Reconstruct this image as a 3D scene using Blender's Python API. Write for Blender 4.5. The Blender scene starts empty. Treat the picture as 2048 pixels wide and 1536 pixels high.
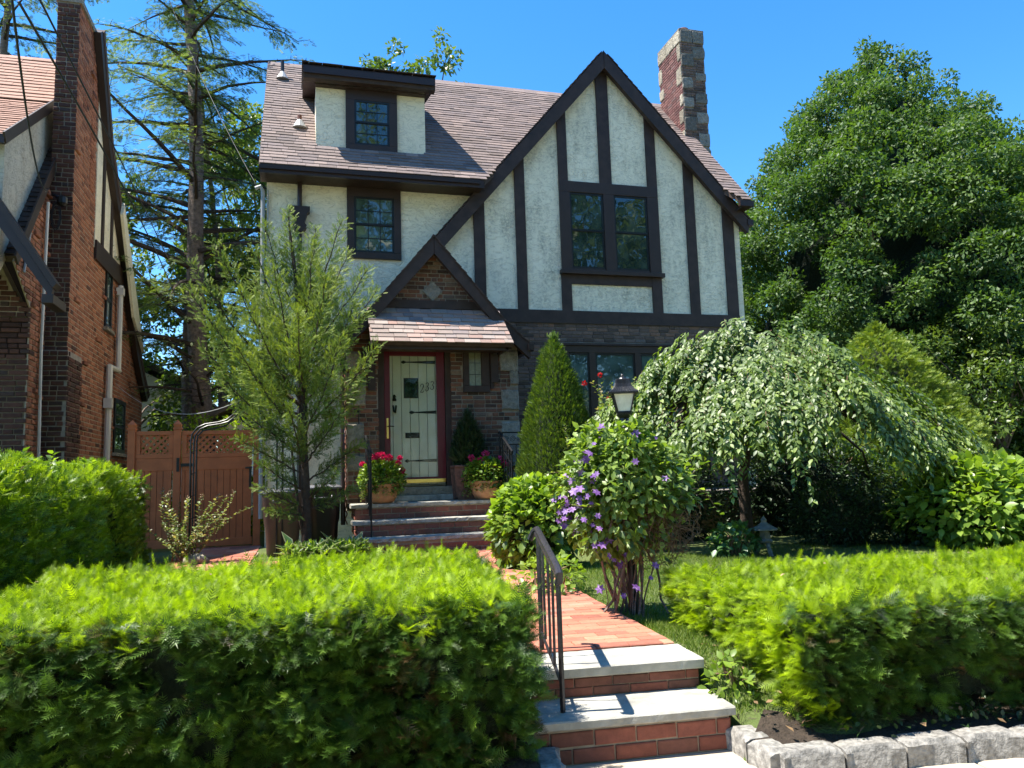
import bpy, math, random
import numpy as np
from mathutils import Matrix, Vector

rng = np.random.default_rng(7)
random.seed(7)
sc = bpy.context.scene
col = sc.collection
R = math.radians

# ------------------------------------------------------------------ camera, sky, sun, exposure
cam_d = bpy.data.cameras.new('camera')
cam = bpy.data.objects.new('camera', cam_d)
col.objects.link(cam)
yaw, pitch, roll = R(15.7), R(6.8), R(1.8)
f = Vector((math.sin(yaw) * math.cos(pitch), math.cos(yaw) * math.cos(pitch), math.sin(pitch)))
r0 = Vector((math.cos(yaw), -math.sin(yaw), 0))
u0 = r0.cross(f)
rt = r0 * math.cos(roll) - u0 * math.sin(roll)
up = u0 * math.cos(roll) + r0 * math.sin(roll)
CAM = Vector((0, 0, 1.35))
cam.matrix_world = Matrix(((rt.x, up.x, -f.x, CAM.x), (rt.y, up.y, -f.y, CAM.y), (rt.z, up.z, -f.z, CAM.z), (0, 0, 0, 1)))
cam_d.sensor_width = 36
cam_d.lens = 1538 / 2048 * 36
cam_d.clip_start = 0.05
cam_d.clip_end = 3000
sc.camera = cam

SUN = Vector((-0.75, 0.12, 1.6)).normalized()      # towards the sun
sun_el = math.asin(SUN.z)
world = bpy.data.worlds.new('World')
sc.world = world
world.use_nodes = True
wn, wl = world.node_tree.nodes, world.node_tree.links
wn.clear()
sky = wn.new('ShaderNodeTexSky')
sky.sky_type = 'NISHITA'
sky.sun_disc = False
sky.sun_elevation = sun_el
sky.sun_rotation = math.atan2(SUN.x, SUN.y)
sky.air_density = 1.0
sky.dust_density = 0.2
sky.ozone_density = 3.0
sky.altitude = 600
bg = wn.new('ShaderNodeBackground')
bg.inputs['Strength'].default_value = 0.135
wo = wn.new('ShaderNodeOutputWorld')
hs = wn.new('ShaderNodeHueSaturation')
hs.inputs['Saturation'].default_value = 1.32
hs.inputs['Value'].default_value = 1.0
wl.new(sky.outputs[0], hs.inputs['Color'])
wl.new(hs.outputs[0], bg.inputs[0])
wl.new(bg.outputs[0], wo.inputs[0])

sun_d = bpy.data.lights.new('sun', 'SUN')
sun_d.energy = 5.0
sun_d.angle = R(0.5)
sun_d.color = (1.0, 0.95, 0.86)
sun = bpy.data.objects.new('sun', sun_d)
col.objects.link(sun)
sun.rotation_euler = (-SUN).to_track_quat('-Z', 'Y').to_euler()

sc.view_settings.view_transform = 'Standard'
sc.view_settings.look = 'None'
sc.view_settings.exposure = 1.34
sc.view_settings.gamma = 1.0
sc.view_settings.use_curve_mapping = False
sc.cycles.max_bounces = 7
sc.cycles.diffuse_bounces = 3
sc.cycles.glossy_bounces = 3
sc.cycles.transmission_bounces = 4
sc.cycles.transparent_max_bounces = 8
sc.cycles.use_adaptive_sampling = True
sc.cycles.use_denoising = True
sc.cycles.denoiser = 'OPENIMAGEDENOISE'
sc.cycles.denoising_prefilter = 'ACCURATE'

# ------------------------------------------------------------------ mesh helpers
ORIG = {}
def thing(name, label, cat, loc=(0, 0, 0), group=None):
    o = bpy.data.objects.new(name, None)
    o.empty_display_size = 0.2
    col.objects.link(o)
    o.location = loc
    o['label'] = label
    o['category'] = cat
    if group:
        o['group'] = group
    ORIG[o.name] = Vector(loc)
    return o

def adopt(o, parent):
    if parent is not None:
        o.parent = parent
        l = ORIG.get(parent.name)
        if l is not None:
            o.matrix_parent_inverse = Matrix.Translation(-l)

def mesh_np(name, V, F, mat, rnd=None, smooth=False):
    """V (n,3); F list of tuples, or (m,k) array with equal k."""
    me = bpy.data.meshes.new(name)
    V = np.asarray(V, dtype=np.float32)
    if isinstance(F, np.ndarray):
        m, k = F.shape
        me.vertices.add(len(V)); me.vertices.foreach_set('co', V.ravel())
        me.loops.add(m * k); me.loops.foreach_set('vertex_index', F.astype(np.int32).ravel())
        me.polygons.add(m)
        me.polygons.foreach_set('loop_start', np.arange(0, m * k, k, dtype=np.int32))
        me.polygons.foreach_set('loop_total', np.full(m, k, dtype=np.int32))
        me.update(calc_edges=True)
    else:
        me.from_pydata([tuple(v) for v in V.tolist()], [], F)
        me.update()
    if smooth:
        me.polygons.foreach_set('use_smooth', np.ones(len(me.polygons), dtype=bool))
    if rnd is not None:
        a = me.attributes.new('rnd', 'FLOAT', 'POINT')
        a.data.foreach_set('value', np.asarray(rnd, dtype=np.float32))
    if mat is not None:
        me.materials.append(mat)
    return me

def link(name, me, parent=None, kind=None, label=None, matrix=None):
    o = bpy.data.objects.new(name, me)
    col.objects.link(o)
    adopt(o, parent)
    if matrix is not None:
        o.matrix_basis = matrix
    if kind:
        o['kind'] = kind
    if label:
        o['label'] = label
    return o

class MB:
    def __init__(s):
        s.V = []; s.F = []
    def add(s, V, F):
        n = len(s.V)
        s.V += [tuple(v) for v in V]
        s.F += [tuple(i + n for i in f_) for f_ in F]
        return s
    def box(s, x0, x1, y0, y1, z0, z1):
        return s.add([(x0, y0, z0), (x1, y0, z0), (x1, y1, z0), (x0, y1, z0), (x0, y0, z1), (x1, y0, z1), (x1, y1, z1), (x0, y1, z1)],
                     [(0, 3, 2, 1), (4, 5, 6, 7), (0, 1, 5, 4), (1, 2, 6, 5), (2, 3, 7, 6), (3, 0, 4, 7)])
    def obox(s, O, U, Vv, W):
        """box with corner O and edge vectors"""
        O, U, Vv, W = map(Vector, (O, U, Vv, W))
        P = [O, O + U, O + U + Vv, O + Vv]
        P += [p + W for p in P]
        return s.add(P, [(0, 3, 2, 1), (4, 5, 6, 7), (0, 1, 5, 4), (1, 2, 6, 5), (2, 3, 7, 6), (3, 0, 4, 7)])
    def prism(s, poly, a, b, axis='y'):
        """poly of (x,z) extruded a..b along y   (or (y,z) along x, (x,y) along z)"""
        def P(p, t):
            return (p[0], t, p[1]) if axis == 'y' else ((t, p[0], p[1]) if axis == 'x' else (p[0], p[1], t))
        n = len(poly)
        V = [P(p, a) for p in poly] + [P(p, b) for p in poly]
        F = [tuple(range(n)), tuple(range(2 * n - 1, n - 1, -1))]
        F += [(i, (i + 1) % n, n + (i + 1) % n, n + i) for i in range(n)]
        return s.add(V, F)
    def tube(s, pts, rad, n=6, cap=True):
        pts = [Vector(p) for p in pts]
        if not hasattr(rad, '__len__'):
            rad = [rad] * len(pts)
        V = []; F = []
        ref = Vector((0.31, 0.2, 0.93))
        for i, p in enumerate(pts):
            d = (pts[min(i + 1, len(pts) - 1)] - pts[max(i - 1, 0)])
            if d.length < 1e-9: d = Vector((0, 0, 1))
            d.normalize()
            if i == 0:
                a = d.cross(ref)
                if a.length < .1: a = d.cross(Vector((1, 0, 0)))
            else:
                a = a - d * a.dot(d)
            a.normalize(); b = d.cross(a)
            for k in range(n):
                t = 2 * math.pi * k / n + (math.pi / 4 if n == 4 else 0)
                V.append(p + (a * math.cos(t) + b * math.sin(t)) * rad[i])
        for i in range(len(pts) - 1):
            for k in range(n):
                k2 = (k + 1) % n
                F.append((i * n + k, i * n + k2, (i + 1) * n + k2, (i + 1) * n + k))
        if cap:
            F.append(tuple(range(n - 1, -1, -1)))
            F.append(tuple((len(pts) - 1) * n + k for k in range(n)))
        return s.add(V, F)
    def lathe(s, prof, c, n=24, squash=1.0):
        """prof: (r,z) list, c centre (x,y,0)"""
        V = []; F = []
        for r_, z in prof:
            for k in range(n):
                t = 2 * math.pi * k / n
                V.append((c[0] + r_ * math.cos(t), c[1] + r_ * math.sin(t) * squash, c[2] + z))
        for i in range(len(prof) - 1):
            for k in range(n):
                k2 = (k + 1) % n
                F.append((i * n + k, i * n + k2, (i + 1) * n + k2, (i + 1) * n + k))
        F.append(tuple(range(n - 1, -1, -1)))
        F.append(tuple((len(prof) - 1) * n + k for k in range(n)))
        return s.add(V, F)
    def build(s, name, mat, parent=None, smooth=False, kind=None, label=None, bevel=0):
        me = mesh_np(name, s.V, s.F, mat, smooth=smooth)
        o = link(name, me, parent, kind, label)
        if bevel:
            m = o.modifiers.new('bevel', 'BEVEL')
            m.width = bevel; m.segments = 2; m.limit_method = 'ANGLE'
        if smooth:
            try: me.set_sharp_from_angle(angle=R(40))
            except Exception: pass
        return o

def solo(name, mb, mat, base, label, cat, group=None, smooth=False, kind=None):
    """a thing that is one mesh, its origin at its base"""
    b = Vector(base)
    V = [tuple(Vector(v) - b) for v in mb.V]
    o = link(name, mesh_np(name, V, mb.F, mat, smooth=smooth))
    o.location = b
    o['label'] = label; o['category'] = cat
    if group: o['group'] = group
    if kind: o['kind'] = kind
    return o

def structure(name, mb, mat, **k):
    return mb.build(name, mat, None, kind='structure', **k)

# unit pieces: x,z in -0.5..0.5 (width, height), y from 0 (back) to -1 (front)
def brick_template(inset=0.06, seed=0):
    g = np.random.default_rng(seed)
    j = lambda: g.uniform(-.02, .02)
    a = .5; bx = .5 - inset * .35; bz = .5 - inset
    V = [(-a, 0, -a), (a, 0, -a), (a, 0, a), (-a, 0, a),
         (-a, -.75, -a), (a, -.75, -a), (a, -.75, a), (-a, -.75, a),
         (-bx + j(), -1, -bz + j()), (bx + j(), -1, -bz + j()), (bx + j(), -1, bz + j()), (-bx + j(), -1, bz + j())]
    F = [(0, 1, 5, 4), (1, 2, 6, 5), (2, 3, 7, 6), (3, 0, 4, 7), (4, 5, 9, 8), (5, 6, 10, 9), (6, 7, 11, 10), (7, 4, 8, 11), (8, 9, 10, 11)]
    return V, F

def slab_template(rough=0.0, seed=0):
    g = np.random.default_rng(seed)
    V = []
    for y in (0, -1):
        for (x, z) in ((-.5, -.5), (.5, -.5), (.5, .5), (-.5, .5)):
            V.append((x + g.uniform(-rough, rough), y, z + g.uniform(-rough, rough)))
    return V, [(0, 1, 5, 4), (1, 2, 6, 5), (2, 3, 7, 6), (3, 0, 4, 7), (4, 5, 6, 7)]

def stone_template(seed=0):
    g = np.random.default_rng(seed)
    n = 12
    V = [];
    for r_, y in ((1.0, 0), (1.0, -.7), (.90, -1)):
        for k in range(n):
            t = 2 * math.pi * (k + .5) / n
            c, s_ = math.cos(t), math.sin(t)
            m = max(abs(c), abs(s_))
            q = (0.88 + .12 * m) / m * .5 * r_
            g2 = np.random.default_rng(seed * 100 + k)
            q *= g2.uniform(.90, 1.03)
            V.append((c * q, y * g.uniform(.9, 1.1) if y < 0 else 0, s_ * q))
    V.append((0, -1.15, 0))
    F = []
    for i in range(2):
        for k in range(n):
            k2 = (k + 1) % n
            F.append((i * n + k, i * n + k2, (i + 1) * n + k2, (i + 1) * n + k))
    for k in range(n):
        F.append((2 * n + k, 2 * n + (k + 1) % n, 3 * n))
    return V, F

def place(c, U, N, W, w, h, d):
    """matrix of a unit piece: centre c (on the backing), U width dir, W height dir, N outward"""
    U = Vector(U) * w; W = Vector(W) * h; Y = -Vector(N) * d
    return Matrix(((U.x, Y.x, W.x, c[0]), (U.y, Y.y, W.y, c[1]), (U.z, Y.z, W.z, c[2]), (0, 0, 0, 1)))

FWD = f
def show_size(M):
    p = M.to_translation() - CAM
    z = p.dot(FWD)
    if z < .3: return 0
    x, y = p.dot(rt) / z, p.dot(up) / z
    w = M.col[0].xyz.length * M.col[2].xyz.length / (z * z)
    if abs(x) > .70 or abs(y) > .53: w *= 1e-3
    return w

def pieces(name, Ms, template, mat, parent, limit=300, keep=lambda M: True):
    """the `limit` that show largest become objects sharing one mesh, the rest one joined part"""
    if not Ms: return
    tpl = template if isinstance(template, list) else [template]
    order = sorted(range(len(Ms)), key=lambda i: -show_size(Ms[i]))
    first, rest = order[:limit], order[limit:]
    mes = [mesh_np(name, t[0], t[1], mat, rnd=None) for t in tpl]
    inv = None
    l = ORIG.get(parent.name)
    inv = Matrix.Translation(-l) if l is not None else None
    for i in first:
        o = bpy.data.objects.new(name, mes[i % len(mes)])
        col.objects.link(o)
        o.parent = parent
        if inv is not None: o.matrix_parent_inverse = inv
        o.matrix_basis = Ms[i]
    if rest:
        for ti, t in enumerate(tpl):
            sel = [Ms[i] for i in rest if i % len(tpl) == ti]
            if not sel: continue
        A = np.array([[list(r_) for r_ in Ms[i]] for i in rest])
        Vs = []; Fs = []; off = 0
        for q, i in enumerate(rest):
            t = tpl[i % len(tpl)]
            P = np.asarray(t[0]) @ A[q][:3, :3].T + A[q][:3, 3]
            Vs.append(P)
            Fs += [tuple(k + off for k in ff) for ff in t[1]]
            off += len(P)
        link(name + '_work' if not name.endswith('s') else name, mesh_np(name, np.concatenate(Vs), Fs, mat), parent, kind='stuff')

def courses(O, U, W, N, z0, z1, intervals, bw=.2, bh=.057, joint=.012, depth=.012, jit=.004, tall=0.0, headers=.12):
    """brick matrices laid in rows; intervals(zc) -> list of (a,b) along U"""
    O, U, W, N = map(Vector, (O, U, W, N))
    out = []
    z = z0; row = 0
    while z + bh <= z1 + 1e-6:
        zc = z + bh / 2
        for (a, b) in intervals(zc):
            x = a - (bw / 2 if row % 2 else 0) - rng.uniform(0, .02)
            while x < b:
                w = bw if rng.random() > headers else bw * .48
                w += rng.uniform(-.006, .006)
                xa, xb = max(x, a), min(x + w, b)
                if xb - xa > .035:
                    d = depth + rng.uniform(-jit, jit)
                    if tall and rng.random() < tall: d += .03
                    ang = rng.uniform(-.012, .012)
                    Uj = U * math.cos(ang) + W * math.sin(ang); Wj = W * math.cos(ang) - U * math.sin(ang)
                    c = O + U * ((xa + xb) / 2) + W * (zc + rng.uniform(-.0015, .0015))
                    out.append(place(c, Uj, N, Wj, xb - xa, bh * rng.uniform(.95, 1.02), d))
                x += w + joint
        z += bh + joint; row += 1
    return out

def cut(ints, holes):
    """subtract hole intervals"""
    for (c, d) in holes:
        nxt = []
        for (a, b) in ints:
            if d <= a or c >= b: nxt.append((a, b)); continue
            if c > a: nxt.append((a, c))
            if d < b: nxt.append((d, b))
        ints = nxt
    return ints

def shingles(O, U, S, N, length, rowh, interval, bw=.3, th=.012, lap=.03, wj=.08):
    """rows of shingles up a slope S"""
    O, U, S, N = map(Vector, (O, U, S, N))
    out = []
    n = int(length / rowh)
    tilt = th / (rowh + lap) * 1.2
    Sj = (S * math.cos(tilt) - N * math.sin(tilt)).normalized()
    Nj = (N * math.cos(tilt) + S * math.sin(tilt)).normalized()
    for i in range(n):
        s0 = i * rowh
        for (a, b) in interval(s0 + rowh * .5):
            x = a - rng.uniform(0, bw)
            while x < b:
                w = bw * rng.uniform(1 - wj * 4, 1 + wj * 4)
                xa, xb = max(x, a), min(x + w, b)
                if xb - xa > .02:
                    h = rowh + lap
                    dd = rng.uniform(-.006, .006)
                    c = O + U * ((xa + xb) / 2) + S * (s0 + h / 2 - .004 + dd) + N * (.001 + tilt * h / 2)
                    out.append(place(c, U, Nj, Sj, xb - xa - .003, h, th * rng.uniform(.8, 1.25)))
                x += w
    return out

# ------------------------------------------------------------------ materials
class NT:
    def __init__(s, name):
        s.m = bpy.data.materials.new(name); s.m.use_nodes = True
        s.n = s.m.node_tree.nodes; s.l = s.m.node_tree.links; s.n.clear()
        s.out = s.n.new('ShaderNodeOutputMaterial')
    def node(s, t, **k):
        nd = s.n.new(t)
        for a, b in k.items():
            if a in nd.inputs: nd.inputs[a].default_value = b
            else: setattr(nd, a, b)
        return nd
    def pos(s):
        return s.node('ShaderNodeNewGeometry').outputs['Position']
    def noise(s, scale, detail=4, rough=.6, vec=None, dist=0):
        nd = s.node('ShaderNodeTexNoise'); nd.inputs['Scale'].default_value = scale
        nd.inputs['Detail'].default_value = detail; nd.inputs['Roughness'].default_value = rough
        nd.inputs['Distortion'].default_value = dist
        s.l.new(vec or s.pos(), nd.inputs['Vector']); return nd.outputs['Fac']
    def ramp(s, fac, stops, interp='LINEAR'):
        nd = s.node('ShaderNodeValToRGB'); cr = nd.color_ramp; cr.interpolation = interp
        while len(cr.elements) > 1: cr.elements.remove(cr.elements[-1])
        cr.elements[0].position = stops[0][0]; cr.elements[0].color = (*stops[0][1], 1)
        for p, c in stops[1:]:
            e = cr.elements.new(p); e.color = (*c, 1)
        s.l.new(fac, nd.inputs[0]); return nd.outputs[0]
    def mix(s, a, b, fac, mode='MIX'):
        nd = s.node('ShaderNodeMix', data_type='RGBA', blend_type=mode)
        for v, i in ((fac, 0), (a, 6), (b, 7)):
            if hasattr(v, 'links') or hasattr(v, 'is_linked'): s.l.new(v, nd.inputs[i])
            else: nd.inputs[i].default_value = v if i == 0 else (*v, 1)
        return nd.outputs[2]
    def math(s, op, a, b=0.0):
        nd = s.node('ShaderNodeMath', operation=op)
        for v, i in ((a, 0), (b, 1)):
            if hasattr(v, 'is_linked'): s.l.new(v, nd.inputs[i])
            else: nd.inputs[i].default_value = v
        return nd.outputs[0]
    def bump(s, h, strength=.4, dist=.01):
        nd = s.node('ShaderNodeBump'); nd.inputs['Strength'].default_value = strength; nd.inputs['Distance'].default_value = dist
        s.l.new(h, nd.inputs['Height']); return nd.outputs[0]
    def bsdf(s, colr, rough=.8, normal=None, metallic=0, spec=.5):
        b = s.node('ShaderNodeBsdfPrincipled')
        if hasattr(colr, 'is_linked'): s.l.new(colr, b.inputs['Base Color'])
        else: b.inputs['Base Color'].default_value = (*colr, 1)
        if hasattr(rough, 'is_linked'): s.l.new(rough, b.inputs['Roughness'])
        else: b.inputs['Roughness'].default_value = rough
        b.inputs['Metallic'].default_value = metallic
        b.inputs['Specular IOR Level'].default_value = spec
        if normal is not None: s.l.new(normal, b.inputs['Normal'])
        return b.outputs[0]
    def done(s, sh):
        s.l.new(sh, s.out.inputs[0]); return s.m

def plain(name, c, rough=.6, var=.25, scale=9, bump=.15, bscale=60, metallic=0, spec=.4, dist=.004):
    t = NT(name)
    n = t.noise(scale, 5)
    k = t.ramp(n, [(.3, tuple(x * (1 - var) for x in c)), (.7, tuple(min(1, x * (1 + var)) for x in c))])
    nb = t.bump(t.noise(bscale, 3), bump, dist) if bump else None
    return t.done(t.bsdf(k, rough, nb, metallic, spec))

def piece_mat(name, stops, rough=.85, grime=None, bump=.5, bscale=45, dist=.006, mottling=.35, interp='LINEAR'):
    """colour differs from piece to piece (object random + island random)"""
    t = NT(name)
    oi = t.node('ShaderNodeObjectInfo').outputs['Random']
    gi = t.node('ShaderNodeNewGeometry').outputs['Random Per Island']
    r_ = t.math('FRACT', t.math('ADD', t.math('MULTIPLY', oi, 7.31), gi))
    c = t.ramp(r_, stops, interp)
    n = t.noise(18, 5, .7)
    m = t.ramp(n, [(.25, (1 - mottling,) * 3), (.75, (1 + mottling * .6,) * 3)])
    c = t.mix(c, m, 1.0, 'MULTIPLY')
    if grime:
        g = t.noise(1.3, 5, .65)
        c = t.mix(c, grime, t.math('MULTIPLY', t.ramp_f(g, .45, .72), .7) if hasattr(t, 'ramp_f') else .0)
    nb = t.bump(t.noise(bscale, 5, .7), bump, dist)
    return t.done(t.bsdf(c, rough, nb, spec=.3))

def ramp_f(s, fac, a, b):
    nd = s.node('ShaderNodeMapRange'); nd.inputs[1].default_value = a; nd.inputs[2].default_value = b
    s.l.new(fac, nd.inputs[0]); return nd.outputs[0]
NT.ramp_f = ramp_f

def leaf_mat(name, cols, trans=.4, tcol=(1.5, 1.6, .5), rough=.45, spec=.4, clump=.25, cscale=1.2):
    t = NT(name)
    at = t.node('ShaderNodeAttribute', attribute_name='rnd').outputs['Fac']
    n = t.noise(cscale, 3)
    r_ = t.math('ADD', at, t.math('MULTIPLY', t.math('SUBTRACT', n, .5), clump * 4))
    k = len(cols)
    c = t.ramp(r_, [(i / (k - 1) if k > 1 else 0, cc) for i, cc in enumerate(cols)])
    b = t.bsdf(c, rough, spec=spec)
    tr = t.node('ShaderNodeBsdfTranslucent')
    t.l.new(t.mix(c, tcol, 1.0, 'MULTIPLY'), tr.inputs[0])
    mx = t.node('ShaderNodeMixShader'); mx.inputs[0].default_value = trans
    t.l.new(b, mx.inputs[1]); t.l.new(tr.outputs[0], mx.inputs[2])
    return t.done(mx.outputs[0])

def stucco(name, base, dark, stain=.5, sscale=.9):
    t = NT(name)
    p = t.pos()
    mp = t.node('ShaderNodeMapping'); mp.inputs['Scale'].default_value = (1, 1, 1.9)
    t.l.new(p, mp.inputs[0]); v = mp.outputs[0]
    # skip-trowel strokes
    w = t.noise(4.2, 2, .5, v, dist=1.6)
    ridge = t.math('ABSOLUTE', t.math('SUBTRACT', w, .5))
    stroke = t.ramp_f(ridge, 0.0, .035)
    w2 = t.noise(7.5, 2, .5, v, dist=1.2)
    stroke2 = t.ramp_f(t.math('ABSOLUTE', t.math('SUBTRACT', w2, .46)), 0.0, .03)
    fine = t.noise(70, 3, .6)
    h = t.math('ADD', t.math('ADD', stroke, t.math('MULTIPLY', stroke2, .6)), t.math('MULTIPLY', fine, .12))
    st = t.noise(sscale, 6, .72)
    mp2 = t.node('ShaderNodeMapping'); mp2.inputs['Scale'].default_value = (5, 5, .9); t.l.new(p, mp2.inputs[0])
    run = t.noise(1.6, 4, .6, mp2.outputs[0])
    s_ = t.math('MULTIPLY', t.ramp_f(t.math('ADD', t.math('MULTIPLY', st, .65), t.math('MULTIPLY', run, .35)), .46, .68), stain)
    speck = t.math('MULTIPLY', t.ramp_f(t.noise(26, 4, .7), .35, .65), 1.0)
    c = t.mix(base, dark, t.math('MULTIPLY', s_, speck))
    groove = t.math('MULTIPLY', t.math('SUBTRACT', 1.0, stroke), .22)
    c = t.mix(c, tuple(x * .45 for x in dark), groove)
    return t.done(t.bsdf(c, .9, t.bump(h, .55, .016), spec=.25))

def glass_mat(name, dark=(.012, .022, .02), rough=.02):
    t = NT(name)
    n = t.noise(3.0, 2)
    c = t.ramp(n, [(.35, dark), (.75, tuple(x * 3 + .006 for x in dark))])
    nb = t.bump(t.noise(1.6, 2), .25, .02)
    b = t.node('ShaderNodeBsdfPrincipled')
    t.l.new(c, b.inputs['Base Color']); b.inputs['Roughness'].default_value = rough
    b.inputs['Specular IOR Level'].default_value = .9
    b.inputs['Coat Weight'].default_value = .6; b.inputs['Coat Roughness'].default_value = .02
    t.l.new(nb, b.inputs['Normal']); t.l.new(nb, b.inputs['Coat Normal'])
    return t.done(b.outputs[0])

def clear_glass(name, tint=(1, 1, 1), refl=.0):
    t = NT(name)
    tr = t.node('ShaderNodeBsdfTransparent'); tr.inputs[0].default_value = (*tint, 1)
    gl = t.node('ShaderNodeBsdfGlossy'); gl.inputs['Roughness'].default_value = .03
    t.l.new(t.bump(t.noise(1.2, 1), .06, .01), gl.inputs['Normal'])
    fr = t.node('ShaderNodeFresnel'); fr.inputs[0].default_value = 1.24
    mx = t.node('ShaderNodeMixShader')
    t.l.new(t.math('ADD', fr.outputs[0], refl), mx.inputs[0])
    t.l.new(tr.outputs[0], mx.inputs[1]); t.l.new(gl.outputs[0], mx.inputs[2])
    return t.done(mx.outputs[0])

M = {}
M['stucco'] = stucco('stucco', (.88, .80, .60), (.34, .33, .24), .45)
M['stucco_gable'] = stucco('gable_stucco', (.90, .83, .63), (.24, .23, .17), 1.0, .8)
M['stucco_old'] = stucco('old_stucco', (.55, .50, .40), (.14, .09, .06), .95, 1.1)
M['timber'] = plain('brown_timber', (.042, .025, .019), .6, .35, 7, .35, 26, dist=.004)
M['window_brown'] = plain('window_brown', (.040, .024, .018), .45, .15, 5, .15, 40)
M['sash'] = plain('sash_dark', (.014, .014, .014), .35, .2, 5, .1)
M['glass'] = glass_mat('window_glass')
M['glass_green'] = glass_mat('window_glass_curtain', (.03, .05, .045))
M['storm_glass'] = clear_glass('storm_glass', (.93, .96, .94), .0)
M['maroon'] = plain('maroon_paint', (.12, .010, .020), .35, .15, 5, .08)
M['door'] = plain('door_paint', (.72, .72, .62), .5, .08, 3, .1)
M['iron'] = plain('black_iron', (.012, .012, .013), .38, .3, 20, .25, 80)
M['rail_paint'] = plain('worn_rail_paint', (.03, .026, .028), .38, .4, 40, .3, 90)
M['brass'] = plain('brass', (.75, .52, .16), .28, .1, 10, .05, metallic=1)
M['gutter'] = plain('gutter_brown', (.035, .020, .016), .35, .1, 4, 0)
M['copper'] = plain('rusted_chain', (.16, .06, .035), .5, .5, 30, .3)
M['mortar'] = plain('mortar', (.27, .235, .19), .95, .25, 12, .5, 90)
M['mortar_light'] = plain('mortar_light', (.34, .27, .20), .95, .25, 12, .5, 90)
M['mortar_dark'] = plain('mortar_dark', (.17, .15, .13), .95, .25, 12, .5, 90)
M['brick_porch'] = piece_mat('porch_brick', [(0, (.06, .04, .03)), (.3, (.105, .058, .042)), (.55, (.17, .08, .05)), (.75, (.25, .105, .06)), (.9, (.10, .075, .065)), (1, (.32, .22, .15))])
M['brick_main'] = piece_mat('wall_brick', [(0, (.075, .055, .045)), (.4, (.13, .09, .075)), (.7, (.17, .12, .10)), (.9, (.22, .125, .085)), (1, (.14, .125, .115))])
M['brick_red'] = piece_mat('step_brick', [(0, (.26, .085, .055)), (.5, (.33, .105, .07)), (.8, (.24, .09, .065)), (1, (.36, .13, .085))], mottling=.25, bscale=90)
M['brick_dark'] = piece_mat('step_brick_weathered', [(0, (.20, .068, .045)), (.5, (.26, .088, .06)), (1, (.16, .07, .05))])
M['brick_neigh'] = piece_mat('neighbour_brick', [(0, (.20, .075, .045)), (.35, (.34, .13, .07)), (.7, (.43, .175, .095)), (.92, (.30, .11, .065)), (1, (.07, .035, .03))], bump=.8, dist=.01)
M['brick_shaded'] = piece_mat('neighbour_brick_shaded', [(0, (.045, .022, .018)), (.4, (.085, .035, .025)), (.8, (.12, .05, .035)), (1, (.05, .035, .032))], bump=.8, dist=.01)  # neighbour brick for front faces, their shade put into the darker colour
M['brick_klinker'] = piece_mat('burnt_brick', [(0, (.03, .014, .012)), (1, (.07, .025, .02))], bump=.8)
M['brick_chimney_lit'] = piece_mat('chimney_brick_lit', [(0, (.12, .055, .05)), (.4, (.19, .085, .075)), (.8, (.25, .12, .10)), (1, (.16, .11, .10))])  # chimney's left face only, sunlight put into the lighter, redder colour
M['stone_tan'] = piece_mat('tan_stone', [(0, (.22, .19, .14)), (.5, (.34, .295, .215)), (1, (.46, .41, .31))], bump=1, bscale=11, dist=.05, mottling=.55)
M['stone_grey'] = piece_mat('grey_stone', [(0, (.15, .135, .11)), (.5, (.25, .225, .185)), (1, (.36, .325, .27))], bump=1, bscale=11, dist=.05, mottling=.55)
M['paver'] = piece_mat('red_paver', [(0, (.27, .10, .07)), (.3, (.44, .16, .10)), (.55, (.50, .20, .125)), (.75, (.38, .13, .085)), (.9, (.52, .24, .15)), (1, (.34, .19, .14))], mottling=.22, bscale=70)
M['shingle'] = piece_mat('roof_shingle', [(0, (.15, .115, .10)), (.35, (.225, .17, .15)), (.6, (.185, .145, .135)), (.8, (.28, .21, .18)), (1, (.13, .105, .10))], bump=.6, bscale=160, mottling=.22)
M['shingle_pink'] = piece_mat('porch_shingle', [(0, (.33, .26, .22)), (.3, (.26, .20, .17)), (.55, (.36, .215, .17)), (.75, (.38, .31, .265)), (.9, (.22, .175, .165)), (1, (.40, .27, .22))], bump=.6, bscale=160, mottling=.12)
M['shingle_salmon'] = piece_mat('salmon_shingle', [(0, (.32, .18, .13)), (.5, (.40, .235, .17)), (1, (.36, .205, .15))], bump=.5, bscale=160, mottling=.12)
M['shingle_dark'] = piece_mat('dark_shingle', [(0, (.05, .033, .027)), (1, (.10, .065, .05))], bump=.5, bscale=160)
M['bluestone'] = plain('bluestone', (.35, .335, .29), .85, .38, 5, .5, 50, dist=.006)
M['bluestone_edge'] = plain('bluestone_old', (.34, .32, .27), .9, .45, 10, .9, 30, dist=.01)
M['granite'] = plain('granite', (.235, .22, .195), .85, .5, 34, .8, 26, dist=.015)
M['concrete'] = plain('concrete', (.44, .37, .28), .9, .18, 3, .5, 120)
M['cedar'] = plain('stained_cedar', (.46, .12, .036), .6, .18, 5, .25, 50)
M['white_metal'] = plain('white_metal', (.62, .58, .52), .45, .1, 4, .05)
M['silver_cable'] = plain('cable_grey', (.35, .35, .34), .5, .1, 4, 0)
M['black_cable'] = plain('cable_black', (.012, .012, .013), .6, .1, 4, 0)
M['bin_brown'] = plain('bin_brown', (.10, .065, .05), .45, .15, 6, .1)
M['bin_lid_highlight'] = plain('bin_lid_highlight', (.13, .13, .14), .3, .3, 6, .1)  # lighter grey stands in for the highlights on the lids
M['bin_black'] = plain('bin_black', (.012, .012, .013), .4, .2, 6, .1)
M['terracotta'] = plain('terracotta', (.50, .25, .12), .75, .2, 14, .3, 60)
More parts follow.
